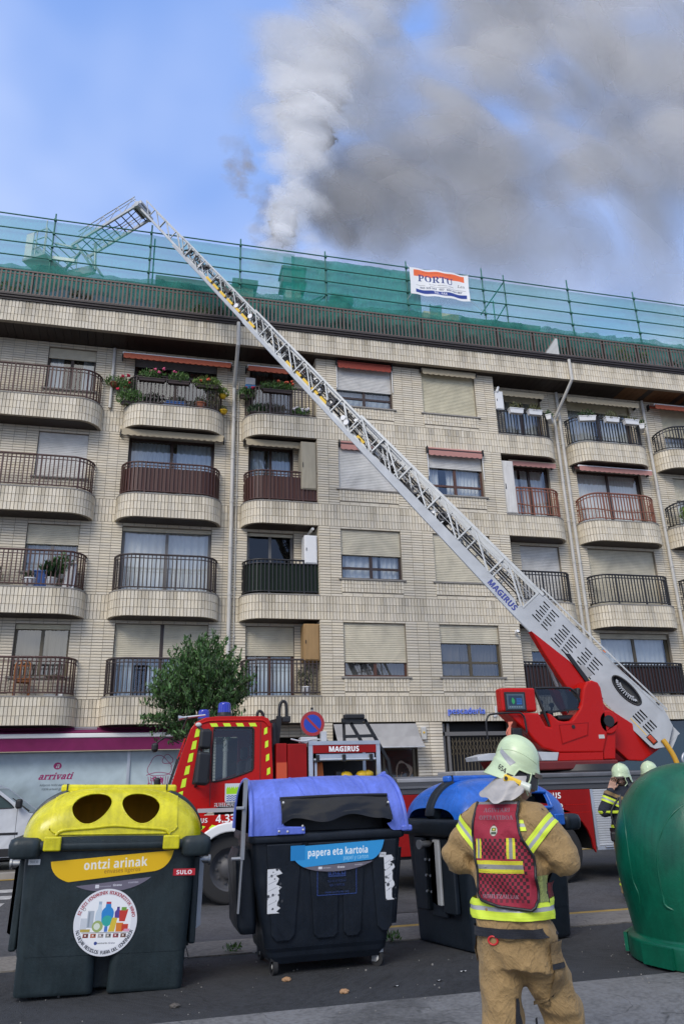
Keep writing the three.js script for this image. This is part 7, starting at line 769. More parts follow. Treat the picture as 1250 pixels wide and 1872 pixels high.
const cloth = (r, g, b, o = {}) => phys(r, g, b, { roughness: 0.88, map: clothMap, bumpMap: clothBump, bumpScale: 0.011, sheen: 0.15, sheenRoughness: 0.8, sheenColor: col(1, 0.9, 0.8), ...o });
const helmetMat = phys(0.56, 0.68, 0.42, { roughness: 0.38, clearcoat: 0.35, clearcoatRoughness: 0.25, map: clothMap });
// castOnto: walks a point along a direction until it lies `off` outside the body
const castOnto = (f, o, d, off, max = 0.6) => { let t = 0; for (let i = 0; i < 60; i++) { const v = f(o[0] + d[0] * t, o[1] + d[1] * t, o[2] + d[2] * t) - off; if (v < 0.0004) break; t += v * 0.7; if (t > max) { t = max; break; } } return [o[0] + d[0] * t, o[1] + d[1] * t, o[2] + d[2] * t]; };
function gridSheet(nu, nv, fn) { const P = [], U = [], I = []; for (let j = 0; j <= nv; j++) for (let i = 0; i <= nu; i++) { P.push(...fn(i / nu, j / nv)); U.push(i / nu, j / nv); } for (let j = 0; j < nv; j++) for (let i = 0; i < nu; i++) { const a = j * (nu + 1) + i; I.push(a, a + 1, a + nu + 1, a + 1, a + nu + 2, a + nu + 1); } const g = new THREE.BufferGeometry(); g.setAttribute('position', new THREE.Float32BufferAttribute(P, 3)); g.setAttribute('uv', new THREE.Float32BufferAttribute(U, 2)); g.setIndex(I); g.computeVertexNormals(); return g; }
function makePerson(label, pos, turn, J, o) { // built facing -z; J holds the joints of the pose
  const t = thing('person', label, 'person', pos, turn, o.group), h = o.h ?? 0.014, nz = o.folds ?? 1;
  const sp = J.pelvis[0], tx = (y) => lerp(J.pelvis[0], J.neck[0], sstep(0.9, 1.5, y)), tz = (y) => lerp(J.pelvis[2], J.neck[2], sstep(0.9, 1.5, y));
  const JK = [[0.86, 0.235, 0.165], [0.95, 0.232, 0.165], [1.05, 0.222, 0.158], [1.25, 0.228, 0.165], [1.36, 0.222, 0.155], [1.45, 0.175, 0.125], [1.52, 0.11, 0.095], [1.57, 0.085, 0.085], [1.6, 0.05, 0.06]];
  const torso = (x, y, z) => { const [a, b] = track(JK, y), X = x - tx(y), Z = z - tz(y); const k = Math.pow(Math.pow(Math.abs(X) / a, 2.4) + Math.pow(Math.abs(Z) / b, 2.4), 1 / 2.4); return Math.max((k - 1) * Math.min(a, b) * 0.9, o.hem - y, y - 1.6); };
  const arms = (x, y, z) => { let v = 9; for (const s of ['L', 'R']) { v = Math.min(v, smin(cap(x, y, z, J['sh' + s], J['el' + s], 0.098, 0.085), cap(x, y, z, J['el' + s], J['wr' + s], 0.084, 0.058), 0.03)); } return v; };
  const ridge = (a, b, c) => Math.pow(1 - Math.min(1, 2.6 * Math.abs(fbm(a, b, c, 2))), 2), fold = (x, y, z) => nz * (-0.007 * ridge(x * 5 + y * 2, y * 6 - x * 3, z * 5) + 0.012 * fbm(x * 7, y * 5 + x * 4, z * 7, 3) + 0.007 * Math.sin(y * 42 + x * 26 + 3 * fbm(x * 3, y * 3, z * 3, 2)) * (0.5 + fbm(x * 4 + 7, y * 4, z * 4, 2)));
  const jacket0 = (x, y, z) => smin(torso(x, y, z), arms(x, y, z), 0.07), jacket = (x, y, z) => { const v = jacket0(x, y, z); return v < 0.06 ? v + fold(x, y, z) : v; };
  const xs = ['shL', 'shR', 'elL', 'elR', 'wrL', 'wrR'].map((k) => J[k]), mn = (i, e) => Math.min(...xs.map((p) => p[i])) - e, mx = (i, e) => Math.max(...xs.map((p) => p[i])) + e;
  const legs0 = (x, y, z) => { const X = x - J.pelvis[0], Z = z - J.pelvis[2]; let v = Math.max((Math.pow(Math.pow(Math.abs(X) / 0.205, 2.3) + Math.pow(Math.abs(Z) / 0.155, 2.3), 1 / 2.3) - 1) * 0.15, 0.74 - y, y - 1.0); for (const s of ['L', 'R']) v = smin(v, smin(cap(x, y, z, J['hip' + s], J['kn' + s], 0.132, 0.11), cap(x, y, z, J['kn' + s], J['an' + s], 0.108, 0.092), 0.05), 0.05); return Math.max(v, 0.09 - y); };
  const legs = (x, y, z) => { const v = legs0(x, y, z); return v < 0.06 ? v + nz * (-0.009 * ridge(x * 4 + y * 2 + 3, y * 5 - x * 2, z * 4) + 0.012 * fbm(x * 6 + 5, y * 7, z * 6, 3) + 0.008 * Math.sin(y * 36 + x * 18 + 4 * fbm(x * 3, y * 2, z * 3, 2)) * (0.4 + fbm(x * 3, y * 5, z * 3 + 9, 2))) : v; };
  // body: one skin under the clothes, head with face; hands with fingers are its extensions
  const hd = J.head, face = (x, y, z) => { let v = ell(x, y, z, [0, 0.02, 0.01], [0.076, 0.1, 0.095]); v = smin(v, ell(x, y, z, [0, -0.045, -0.03], [0.058, 0.075, 0.066]), 0.04); v = smin(v, cap(x, y, z, [0, 0.0, -0.09], [0, -0.032, -0.112], 0.009, 0.014), 0.02); for (const s of [-1, 1]) { v = Math.max(v, -(Math.hypot(x - s * 0.03, y - 0.008, z + 0.098) - 0.017)); v = smin(v, ell(x, y, z, [s * 0.078, 0, 0.005], [0.012, 0.032, 0.02]), 0.012); v = Math.min(v, Math.hypot(x - s * 0.03, y - 0.008, z + 0.078) - 0.0145); } v = smin(v, ell(x, y, z, [0, -0.066, -0.086], [0.026, 0.007, 0.014]), 0.01); return smin(v, cap(x, y, z, [0, -0.08, 0.02], [0, -0.2, 0.035], 0.055, 0.062), 0.03); };
  const inner = (x, y, z) => { let v = torso(x, y, z) + 0.04; for (const s of ['L', 'R']) v = smin(v, smin(smin(cap(x, y, z, J['sh' + s], J['el' + s], 0.05, 0.042), cap(x, y, z, J['el' + s], J['wr' + s], 0.042, 0.03), 0.02), smin(cap(x, y, z, J['hip' + s], J['kn' + s], 0.08, 0.06), cap(x, y, z, J['kn' + s], J['an' + s], 0.06, 0.045), 0.03), 0.01), 0.04); return v; };
  const body = M(t, 'body', [surfaceNet(inner, [mn(0, 0.1), 0.05, mn(2, 0.15)], [mx(0, 0.1), 1.65, mx(2, 0.2)], 0.03)], skin);
  const head = part(t, 'head'); head.position.set(...hd); head.rotation.set(...J.headRot, 'YXZ'); M(head, 'face', surfaceNet(face, [-0.11, -0.22, -0.14], [0.11, 0.14, 0.13], o.h > 0.016 ? 0.008 : 0.006), skin); M(head, 'eye', [-1, 1].map((s) => new THREE.SphereGeometry(0.006, 8, 6).translate(s * 0.03, 0.007, -0.0895)), MT.black); M(head, 'hood', surfaceNet((x, y, z) => Math.max(Math.min(ell(x, y, z, [0, 0.0, 0.02], [0.088, 0.125, 0.105]), cap(x, y, z, [0, -0.1, 0.02], [0, -0.19, 0.03], 0.075, 0.085)), -(Math.max(z + 0.03, -(y + 0.11)) < 0 ? 1 : -1)), [-0.12, -0.27, -0.13], [0.12, 0.15, 0.15], 0.012), MT.black);
  if (o.beard) M(head, 'beard', surfaceNet((x, y, z) => Math.max(face(x, y, z) - 0.004, y + 0.035 + (Math.abs(x) < 0.03 ? 0.012 : 0), -(y + 0.12), z + 0.03), [-0.1, -0.14, -0.13], [0.1, 0, 0.0], 0.007), mat(0.06, 0.035, 0.022, { roughness: 0.9 }));
  const jk = M(t, 'jacket', surfaceNet(jacket, [mn(0, 0.14), (o.hem ?? 0.88) - 0.03, mn(2, 0.14)], [mx(0, 0.14), 1.63, Math.max(mx(2, 0.14), 0.24)], h), o.jacketM); const tr = M(t, 'trousers', surfaceNet(legs, [J.pelvis[0] - 0.42, 0.06, J.pelvis[2] - 0.5], [J.pelvis[0] + 0.42, 1.03, J.pelvis[2] + 0.45], h * 1.1), o.trouserM);
  for (const s of ['L', 'R']) { const a = J['an' + s]; M(t, 'boot', surfaceNet((x, y, z) => Math.max(smin(cap(x, y, z, [a[0], 0.07, a[2] + 0.02], [a[0] * 1.05, 0.055, a[2] - 0.16], 0.062, 0.05), cap(x, y, z, [a[0], 0.08, a[2]], [a[0], 0.22, a[2]], 0.06, 0.065), 0.04), -y), [a[0] - 0.12, -0.02, a[2] - 0.26], [a[0] + 0.14, 0.26, a[2] + 0.12], 0.012), MT.black);
    const e = V(...J['el' + s]), w = V(...J['wr' + s]), d = w.clone().sub(e).normalize(), hm = M(t, 'hand', HAND, o.bareHands ? skin : gloveM, true); orient(hm, w.clone().addScaledVector(d, 0.085), d, V(s === 'L' ? 1 : -1, 0, 0)); }
  // reflective bands: torso rings and sleeve rings laid on the cloth
  const ring = (y0, y1, a0, a1, off, n = 40) => gridSheet(n, 3, (u, q) => { const a = lerp(a0, a1, u), y = lerp(y0, y1, q); return castOnto(jacket, [tx(y) + 0.5 * Math.sin(a), y, tz(y) + 0.5 * Math.cos(a)], [-Math.sin(a), 0, -Math.cos(a)], off, 0.5); });
  const sleeve = (s, t0, t1, off, bone = ['sh', 'el']) => { const A = V(...J[bone[0] + s]), B = V(...J[bone[1] + s]), d = B.clone().sub(A).normalize(), p = V().crossVectors(d, V(0, 0, 1)).normalize(), q = V().crossVectors(d, p); return gridSheet(30, 2, (u, v) => { const a = u * 6.2832, c = A.clone().lerp(B, lerp(t0, t1, v)), dir = p.clone().multiplyScalar(Math.cos(a)).addScaledVector(q, Math.sin(a)), st = c.clone().addScaledVector(dir, 0.26); return castOnto(jacket, st.toArray(), dir.clone().negate().toArray(), off, 0.24); }); };
  return { t, torso, jacket, legs, fold, ring, sleeve, tx, tz, head };
}
const fluo = phys(0.66, 0.82, 0.05, { roughness: 0.6, side: THREE.DoubleSide, map: clothMap }), refl = phys(0.36, 0.37, 0.38, { roughness: 0.45, side: THREE.DoubleSide, map: clothMap });
// helmet: dome, flared neck guard, brow, side openings with dark ear covers; faces -z in its own frame
function helmet(parent, pos, rot, o = {}) {
  const g = part(parent, 'helmet'); g.position.set(...pos); g.rotation.set(...rot, 'YXZ');
  const rimY = (a) => { const A = Math.abs(a); return lerp(-0.028 - 0.012 * sstep(0.2, 0.9, A), -0.128 - 0.012 * sstep(1.6, 3.1, A), sstep(1.22, 1.58, A)); };
  const surf = (a, y, off = 0) => { // azimuth from the front, height
    const A = Math.abs(a), back = sstep(1.5, 3.0, A), front = sstep(0.9, 0.0, A), up = Math.max(0, y) / 0.152, k = Math.pow(Math.max(0, 1 - Math.pow(up, 2.25)), 1 / 2.1), dn = Math.max(0, -y);
    let r = k * (1 + 0.0 * dn) + 0.0; const fl = dn * (0.10 + 0.26 * back * sstep(0.03, 0.14, dn)) + front * 0.018 * sstep(0.035, -0.028, y) + 0.006 * sstep(-0.022, -0.030, y) * sstep(1.3, 1.6, A);
    const rx = 0.130 * r + fl + off, rz = 0.158 * r + fl * (back > 0.5 ? 1 : 0.9) + off; const crest = 0.007 * sstep(0.035, 0.0, Math.abs(Math.sin(a)) * rx) * sstep(0.0, 0.08, y); return [rx * Math.sin(a), y + crest + off * up, -rz * Math.cos(a) * (1 + 0 * crest)]; };
  const dome = (off) => gridSheet(96, 44, (u, v) => { const a = lerp(-Math.PI, Math.PI, u), yr = rimY(a), t = Math.sin(v * Math.PI / 2); return surf(a, 0.152 - (0.152 - yr) * (v < 0.6 ? 1 - Math.cos(v / 0.6 * Math.PI / 2) * 1 : 1) * (v < 0.6 ? 0.152 / (0.152 - yr) : 1) * (v < 0.6 ? 1 : (0.152 + (-yr) * (v - 0.6) / 0.4) / (0.152 - yr)), off); });
  const two = helmetMat; two.side = THREE.DoubleSide; M(g, 'shell', dome(0), two, true); M(g, 'rim_edge', tubeP(Array.from({ length: 80 }, (_, i) => { const a = -Math.PI + i * 2 * Math.PI / 80; return surf(a, rimY(a), -0.002); }), 0.0045, 240, 7, true), helmetMat);
  M(g, 'ridge', [-1, 1].map((s) => tubeP(Array.from({ length: 12 }, (_, i) => surf(s * lerp(0.35, 2.75, i / 11), lerp(0.03, 0.012, i / 11) + 0.035 * Math.sin(i / 11 * Math.PI), -0.002)), 0.005, 40, 6)), helmetMat);
  M(g, 'ear_cover', [-1, 1].map((s) => gridSheet(14, 10, (u, v) => surf(s * lerp(0.62, 1.66, u), lerp(-0.02, -0.135, v), -0.010 - 0.01 * Math.sin(u * 3.1)))), MT.black).material.side = THREE.DoubleSide; M(g, 'lining', gridSheet(40, 12, (u, v) => surf(lerp(-Math.PI, Math.PI, u), lerp(0.12, -0.02, v), -0.012)), MT.black);
  if (o.visor) M(g, 'visor', gridSheet(24, 8, (u, v) => surf(lerp(-0.85, 0.85, u), lerp(-0.02, -0.02 - o.visor, v), -0.006)), phys(0.03, 0.032, 0.036, { roughness: 0.1, clearcoat: 1, side: THREE.DoubleSide }));
  M(g, 'brow_tip', [gridSheet(20, 3, (u, v) => surf(lerp(-0.5, 0.5, u), lerp(-0.02, -0.045, v), 0.006 + 0.012 * Math.cos(lerp(-1.5, 1.5, u))))], mat(0.10, 0.075, 0.06, { roughness: 0.35, side: THREE.DoubleSide }));
  for (const s of [-1, 1]) M(g, 'chin_strap', tubeP([surf(s * 0.66, -0.03, 0.002), surf(s * 0.68, -0.08, 0.0), surf(s * 0.8, -0.125, -0.008), surf(s * 0.5, -0.165, -0.03)], 0.006, 24, 6), helmetMat);
  const patch = (pts, off, m, n = 14) => M(g, 'marking', gridSheet(n, 6, (u, v) => { const p = [lerp(pts[0][0], pts[1][0], u), lerp(pts[0][1], pts[1][1], u)], q = [lerp(pts[3][0], pts[2][0], u), lerp(pts[3][1], pts[2][1], u)]; return surf(lerp(p[0], q[0], v), lerp(p[1], q[1], v), off); }), m, true);
  patch([[2.35, 0.012], [1.66, -0.04], [1.45, -0.008], [2.4, 0.045]], 0.0015, refl); patch([[-2.35, 0.012], [-1.66, -0.04], [-1.45, -0.008], [-2.4, 0.045]], 0.0015, refl);
  if (o.number) { const tx = canvas(256, 112, (c, W, H) => { c.clearRect(0, 0, W, H); txt(c, o.number, W / 2, H / 2, `bold ${H * 0.98}px sans-serif`, '#15181a', { sx: 0.95 }); }); patch([[2.26, -0.086], [1.66, -0.106], [1.66, -0.062], [2.26, -0.042]], 0.002, new THREE.MeshStandardMaterial({ map: tx, transparent: true, roughness: 0.5, side: THREE.DoubleSide })); }
  return g;
}
const tan = cloth(0.33, 0.215, 0.09), navy = cloth(0.016, 0.02, 0.032);
{ // the firefighter walking away in the foreground
  const J = { pelvis: [0, 0.92, 0], neck: [0.015, 1.5, -0.015], shL: [-0.185, 1.425, -0.01], shR: [0.195, 1.425, -0.01], elL: [-0.345, 1.255, 0.0], elR: [0.355, 1.255, -0.02], wrL: [-0.185, 1.33, -0.26], wrR: [0.17, 1.36, -0.27], hipL: [-0.1, 0.84, 0], hipR: [0.105, 0.84, -0.01], knL: [-0.12, 0.48, 0.03], knR: [0.2, 0.5, -0.2], anL: [-0.17, 0.12, 0.30], anR: [0.24, 0.1, -0.2], head: [0.09, 1.655, -0.11], headRot: [-0.30, -1.25, 0] };
  const P = makePerson('firefighter in tan gear and red checked vest walking away, helmet turned right', [1.985, -0.015, -4.3], -0.70, J, { hem: 0.885, h: 0.0095, folds: 1.5, jacketM: tan, trouserM: tan });
  P.t.scale.set(0.86, 1.03, 0.93); const { t, torso, jacket, fold, ring, sleeve, tx, tz } = P, full = [-Math.PI, Math.PI];
  M(t, 'hem_band', ring(0.962, 1.002, ...full, 0.012, 80), fluo, true); M(t, 'hem_band', ring(0.995, 1.03, ...full, 0.011, 80), refl, true); M(t, 'hem_band', ring(1.022, 1.055, ...full, 0.012, 80), fluo, true); M(t, 'hem_edge', ring(0.882, 0.925, ...full, 0.010, 80), navy, true);
  M(t, 'back_band', ring(1.388, 1.408, -0.85, 0.85, 0.008, 50), fluo, true); M(t, 'back_band', ring(1.406, 1.426, -0.85, 0.85, 0.007, 50), refl, true); M(t, 'back_band', ring(1.424, 1.442, -0.85, 0.85, 0.008, 50), fluo, true);
  for (const s of ['L', 'R']) { M(t, 'sleeve_band', sleeve(s, 0.16, 0.27, 0.006), fluo, true); M(t, 'sleeve_band', sleeve(s, 0.26, 0.36, 0.005), refl, true); M(t, 'sleeve_band', sleeve(s, 0.35, 0.45, 0.006), fluo, true); M(t, 'elbow_patch', sleeve(s, 0.25, 0.6, 0.004, ['el', 'wr']), navy, true); M(t, 'cuff', sleeve(s, 0.88, 0.98, 0.004, ['el', 'wr']), navy, true); }
  M(t, 'side_panel', ring(1.045, 1.17, 0.95, 1.36, 0.014, 12), cloth(0.36, 0.43, 0.14, { side: THREE.DoubleSide }), true); M(t, 'front_panel', ring(1.06, 1.13, 1.40, 1.9, 0.014, 20), cloth(0.22, 0.012, 0.02, { side: THREE.DoubleSide }), true); M(t, 'side_strap', [ring(1.04, 1.13, 1.335, 1.40, 0.014, 4)], navy, true);
  // vest back: flat outline carried onto the jacket; print in its own cloth
  const jf = jacket;
  const ol = [[-0.15, 1.535], [0.135, 1.535], [0.122, 1.47], [0.13, 1.41], [0.155, 1.345], [0.185, 1.295], [0.205, 1.265], [0.208, 1.16], [0.203, 1.055], [0.19, 1.025], [0.165, 1.012], [-0.03, 1.03], [-0.15, 1.055], [-0.165, 1.08], [-0.158, 1.2], [-0.172, 1.3], [-0.180, 1.37], [-0.168, 1.45]];
  const vt = canvas(760, 1024, (c, W, H) => { // x -0.21..0.23, y 1.0..1.56
    const X = (x) => (x + 0.21) / 0.44 * W, Y = (y) => (1.56 - y) / 0.56 * H; c.fillStyle = '#8e1f33'; c.fillRect(0, 0, W, H); c.fillStyle = '#7d7a78'; c.fillRect(0, 0, W, Y(1.522));
    const g = '#77636b'; txt(c, 'AGINTARI', X(-0.012), Y(1.492), `bold ${H * 0.052}px serif`, g, { sx: 1.1 }); txt(c, 'OPERATIBOA', X(-0.015), Y(1.455), `bold ${H * 0.052}px serif`, g, { sx: 1.1 });
    for (let i = 0; i < 34; i++) for (let j = 0; j < 9; j++) if ((i + j) % 2) { c.fillStyle = '#331218'; const x = -0.21 + i * 0.0165, y = 1.352 - j * 0.0165; if (x > -0.19 && y > 1.26 - (x > 0.12 ? 0.06 : 0)) c.fillRect(X(x), Y(y), W * 0.0375, H * 0.0295); }
    for (let i = 0; i < 34; i++) for (let j = 0; j < 9; j++) if ((i + j) % 2) { c.fillStyle = j > 6 && i < 20 ? '#5d1c29' : '#331218'; const x = -0.2 + i * 0.0165, y = 1.195 - j * 0.0165; if (x < 0.15) c.fillRect(X(x), Y(y), W * 0.0375, H * 0.0295); }
    const stripe = (x0, y0, x1, y1, vert) => { c.save(); const w = Math.abs(x1 - x0), h = Math.abs(y1 - y0); c.fillStyle = '#cfc92e'; c.fillRect(X(x0), Y(y1), (X(x1) - X(x0)), Y(y0) - Y(y1)); c.strokeStyle = '#8f8a2a'; c.lineWidth = 2; c.beginPath(); c.rect(X(x0), Y(y1), X(x1) - X(x0), Y(y0) - Y(y1)); c.clip(); for (let k = -60; k < 160; k++) { c.beginPath(); c.moveTo(X(x0) + k * 9, Y(y0)); c.lineTo(X(x0) + k * 9 + 40, Y(y0) - 40 * 3); c.stroke(); } c.fillStyle = '#7f7f7c'; if (vert) c.fillRect(X(x0 + w * 0.3), Y(y1), (X(x1) - X(x0)) * 0.4, Y(y0) - Y(y1)); else c.fillRect(X(x0), Y(y0 + h * 0.68), X(x1) - X(x0), (Y(y0) - Y(y1)) * 0.36); c.restore(); };
    stripe(-0.158, 1.255, -0.122, 1.35, true); stripe(0.05, 1.255, 0.105, 1.355, true); stripe(-0.16, 1.185, 0.145, 1.245, false);
    c.fillStyle = '#2a1a1c'; c.beginPath(); c.arc(X(-0.03), Y(1.418), 8, 0, 7); c.fill(); c.fillStyle = '#b9b4a6'; c.beginPath(); c.ellipse(X(-0.03), Y(1.39), W * 0.055, H * 0.045, 0, 0, 7); c.fill(); c.strokeStyle = '#5a5a4c'; c.lineWidth = 4; c.stroke(); c.fillStyle = '#5d6b3a'; c.fillRect(X(-0.045), Y(1.405), W * 0.068, H * 0.03); c.fillStyle = '#3b4a3a'; c.fillRect(X(-0.047), Y(1.385), W * 0.078, H * 0.022); c.fillStyle = '#c8b44a'; c.fillRect(X(-0.036), Y(1.4), W * 0.03, H * 0.012);
    txt(c, 'SUHILTZAILEAK', X(-0.015), Y(1.075), `bold ${H * 0.044}px serif`, '#8a747c', { sx: 1.05 }); c.strokeStyle = 'rgba(30,5,10,0.25)'; for (let i = 0; i < 9; i++) { c.lineWidth = 1 + (i % 3); c.beginPath(); c.moveTo(X(-0.2), Y(1.1 + i * 0.05)); c.quadraticCurveTo(X(0), Y(1.08 + i * 0.05), X(0.2), Y(1.1 + i * 0.048)); c.stroke(); } });
  let vg = tess(new THREE.ShapeGeometry(shp(ol)), 0.018); { const p = vg.attributes.position, U = vg.attributes.uv; for (let i = 0; i < p.count; i++) { const x = p.getX(i), y = p.getY(i); U.setXY(i, (x + 0.21) / 0.44, (y - 1.0) / 0.56); p.setXYZ(i, ...castOnto(jf, [x, y, 0.42], [0, 0, -1], 0.021, 0.5)); } vg.deleteAttribute('normal'); vg = mergeVertices(vg, 1e-4); vg.computeVertexNormals(); }
  const vest = M(t, 'vest', vg, new THREE.MeshPhysicalMaterial({ map: vt, roughness: 0.8, side: THREE.DoubleSide, bumpMap: clothBump, bumpScale: 0.002 }), true); const seam = []; for (let i = 1; i < ol.length; i++) { const [a, b] = [ol[i], ol[(i + 1) % ol.length]]; if (i + 1 >= ol.length) break; for (let k = 0; k < 4; k++) seam.push(castOnto(jf, [lerp(a[0], b[0], k / 4), lerp(a[1], b[1], k / 4), 0.42], [0, 0, -1], 0.022, 0.5)); } seam.push(castOnto(jf, [...ol.at(-1), 0.42], [0, 0, -1], 0.022), castOnto(jf, [-0.15, 1.535, 0.42], [0, 0, -1], 0.022)); M(vest, 'binding', tubeP(seam, 0.0085, 220, 7), MT.black);
  // silver neck curtain, collar
  const nc = gridSheet(60, 14, (u, v) => { const a = lerp(-2.2, 0.95, u), r = lerp(0.118, 0.155 + 0.03 * Math.cos(a), Math.pow(v, 0.8)) + 0.012 * v * Math.sin(a * 7 + v * 2) + 0.012 * fbm(a * 2, v * 3, 3, 3); return [0.02 + 0.06 * (1 - v) + r * Math.sin(a), lerp(1.665, 1.54 + 0.03 * Math.abs(a) - 0.012 * Math.cos(a * 2), v) + 0.006 * Math.sin(a * 9) * v, -0.03 - 0.05 * (1 - v) + r * 1.02 * Math.cos(a)]; });
  M(t, 'neck_curtain', nc, phys(0.42, 0.395, 0.37, { roughness: 0.55, metalness: 0.15, side: THREE.DoubleSide, map: clothMap, bumpMap: clothBump, bumpScale: 0.001 }), true); M(t, 'collar', surfaceNet((x, y, z) => Math.max(Math.abs(Math.hypot((x - 0.015) / 1.05, z + 0.02) - 0.092 + (y - 1.55) * 0.1) - 0.012, Math.abs(y - 1.545) - 0.05), [-0.15, 1.48, -0.16], [0.18, 1.62, 0.14], 0.01), tan);
  const H = helmet(t, [0.095, 1.745, -0.11], [-0.36, -1.50, 0.05], { number: '654', side: true, visor: 0.10 }); H.scale.setScalar(0.93);
  const fl = part(t, 'helmet_lamp'); fl.position.copy(H.position); fl.quaternion.copy(H.quaternion); fl.scale.copy(H.scale); M(fl, 'body', [rb(0.044, 0.044, 0.13, 0.012, 0.158, -0.118, -0.03)], MT.yellow); M(fl, 'lens', [rod([0.158, -0.118, -0.09], [0.158, -0.118, -0.155], 0.024, 18, 0.026)], mat(0.55, 0.58, 0.5, { roughness: 0.3 })); M(fl, 'clip', [rb(0.03, 0.03, 0.05, 0.008, 0.135, -0.1, 0.0), cy(0.012, 0.012, 0.01, 0.182, -0.118, 0.015, 0, 0, Math.PI / 2, 10), bb(0.18, 0.183, -0.128, -0.122, -0.08, -0.02)], MT.black);
  // trouser pocket flaps, dark inserts, karabiner
  const lg = P.legs, pocket = (x0, x1, y0, y1, side, off) => gridSheet(10, 10, (u, v) => { const a = lerp(x0, x1, u), y = lerp(y0, y1, v); return castOnto(lg, [side * (0.18 + 0.4 * Math.cos(a)), y, 0.4 * Math.sin(a)], [-side * Math.cos(a), 0, -Math.sin(a)], off, 0.5); });
  M(t, 'pocket', pocket(-0.3, 0.75, 0.56, 0.76, 1, 0.012), tan, true); M(t, 'pocket_flap', pocket(-0.2, 0.95, 0.76, 0.86, 1, 0.022), tan, true); M(t, 'flap_edge', pocket(-0.2, 0.95, 0.735, 0.765, 1, 0.02), navy, true); M(t, 'pocket', pocket(-0.1, 0.6, 0.74, 0.86, -1, 0.01), tan, true);
  const ins = (s, x0, x1, y0, y1) => gridSheet(8, 20, (u, v) => { const y = lerp(y0, y1, v), x = lerp(x0 + (x1 - x0) * 0.75 * v, x1, u); return castOnto(lg, [x + (s < 0 ? 0.02 : 0.1) * (0.62 - y), y, 0.4], [0, 0, -1], 0.006, 0.6); }); M(t, 'leg_insert', [ins(-1, -0.045, 0.01, 0.16, 0.60)], navy, true); M(t, 'leg_insert', pocket(-0.2, 0.25, 0.12, 0.5, 1, 0.008), navy, true); M(t, 'knee_band', [gridSheet(30, 2, (u, v) => { const a = u * 6.283, y = lerp(0.40, 0.44, v); return castOnto(lg, [-0.13 + 0.3 * Math.sin(a), y, 0.02 + 0.3 * Math.cos(a)], [-Math.sin(a), 0, -Math.cos(a)], 0.005, 0.3); })], refl, true);
  M(t, 'karabiner', new THREE.TorusGeometry(0.024, 0.006, 8, 20).scale(1.2, 0.8, 1).translate(-0.09, 0.868, 0.175), mat(0.5, 0.02, 0.02, { roughness: 0.35 }));
}
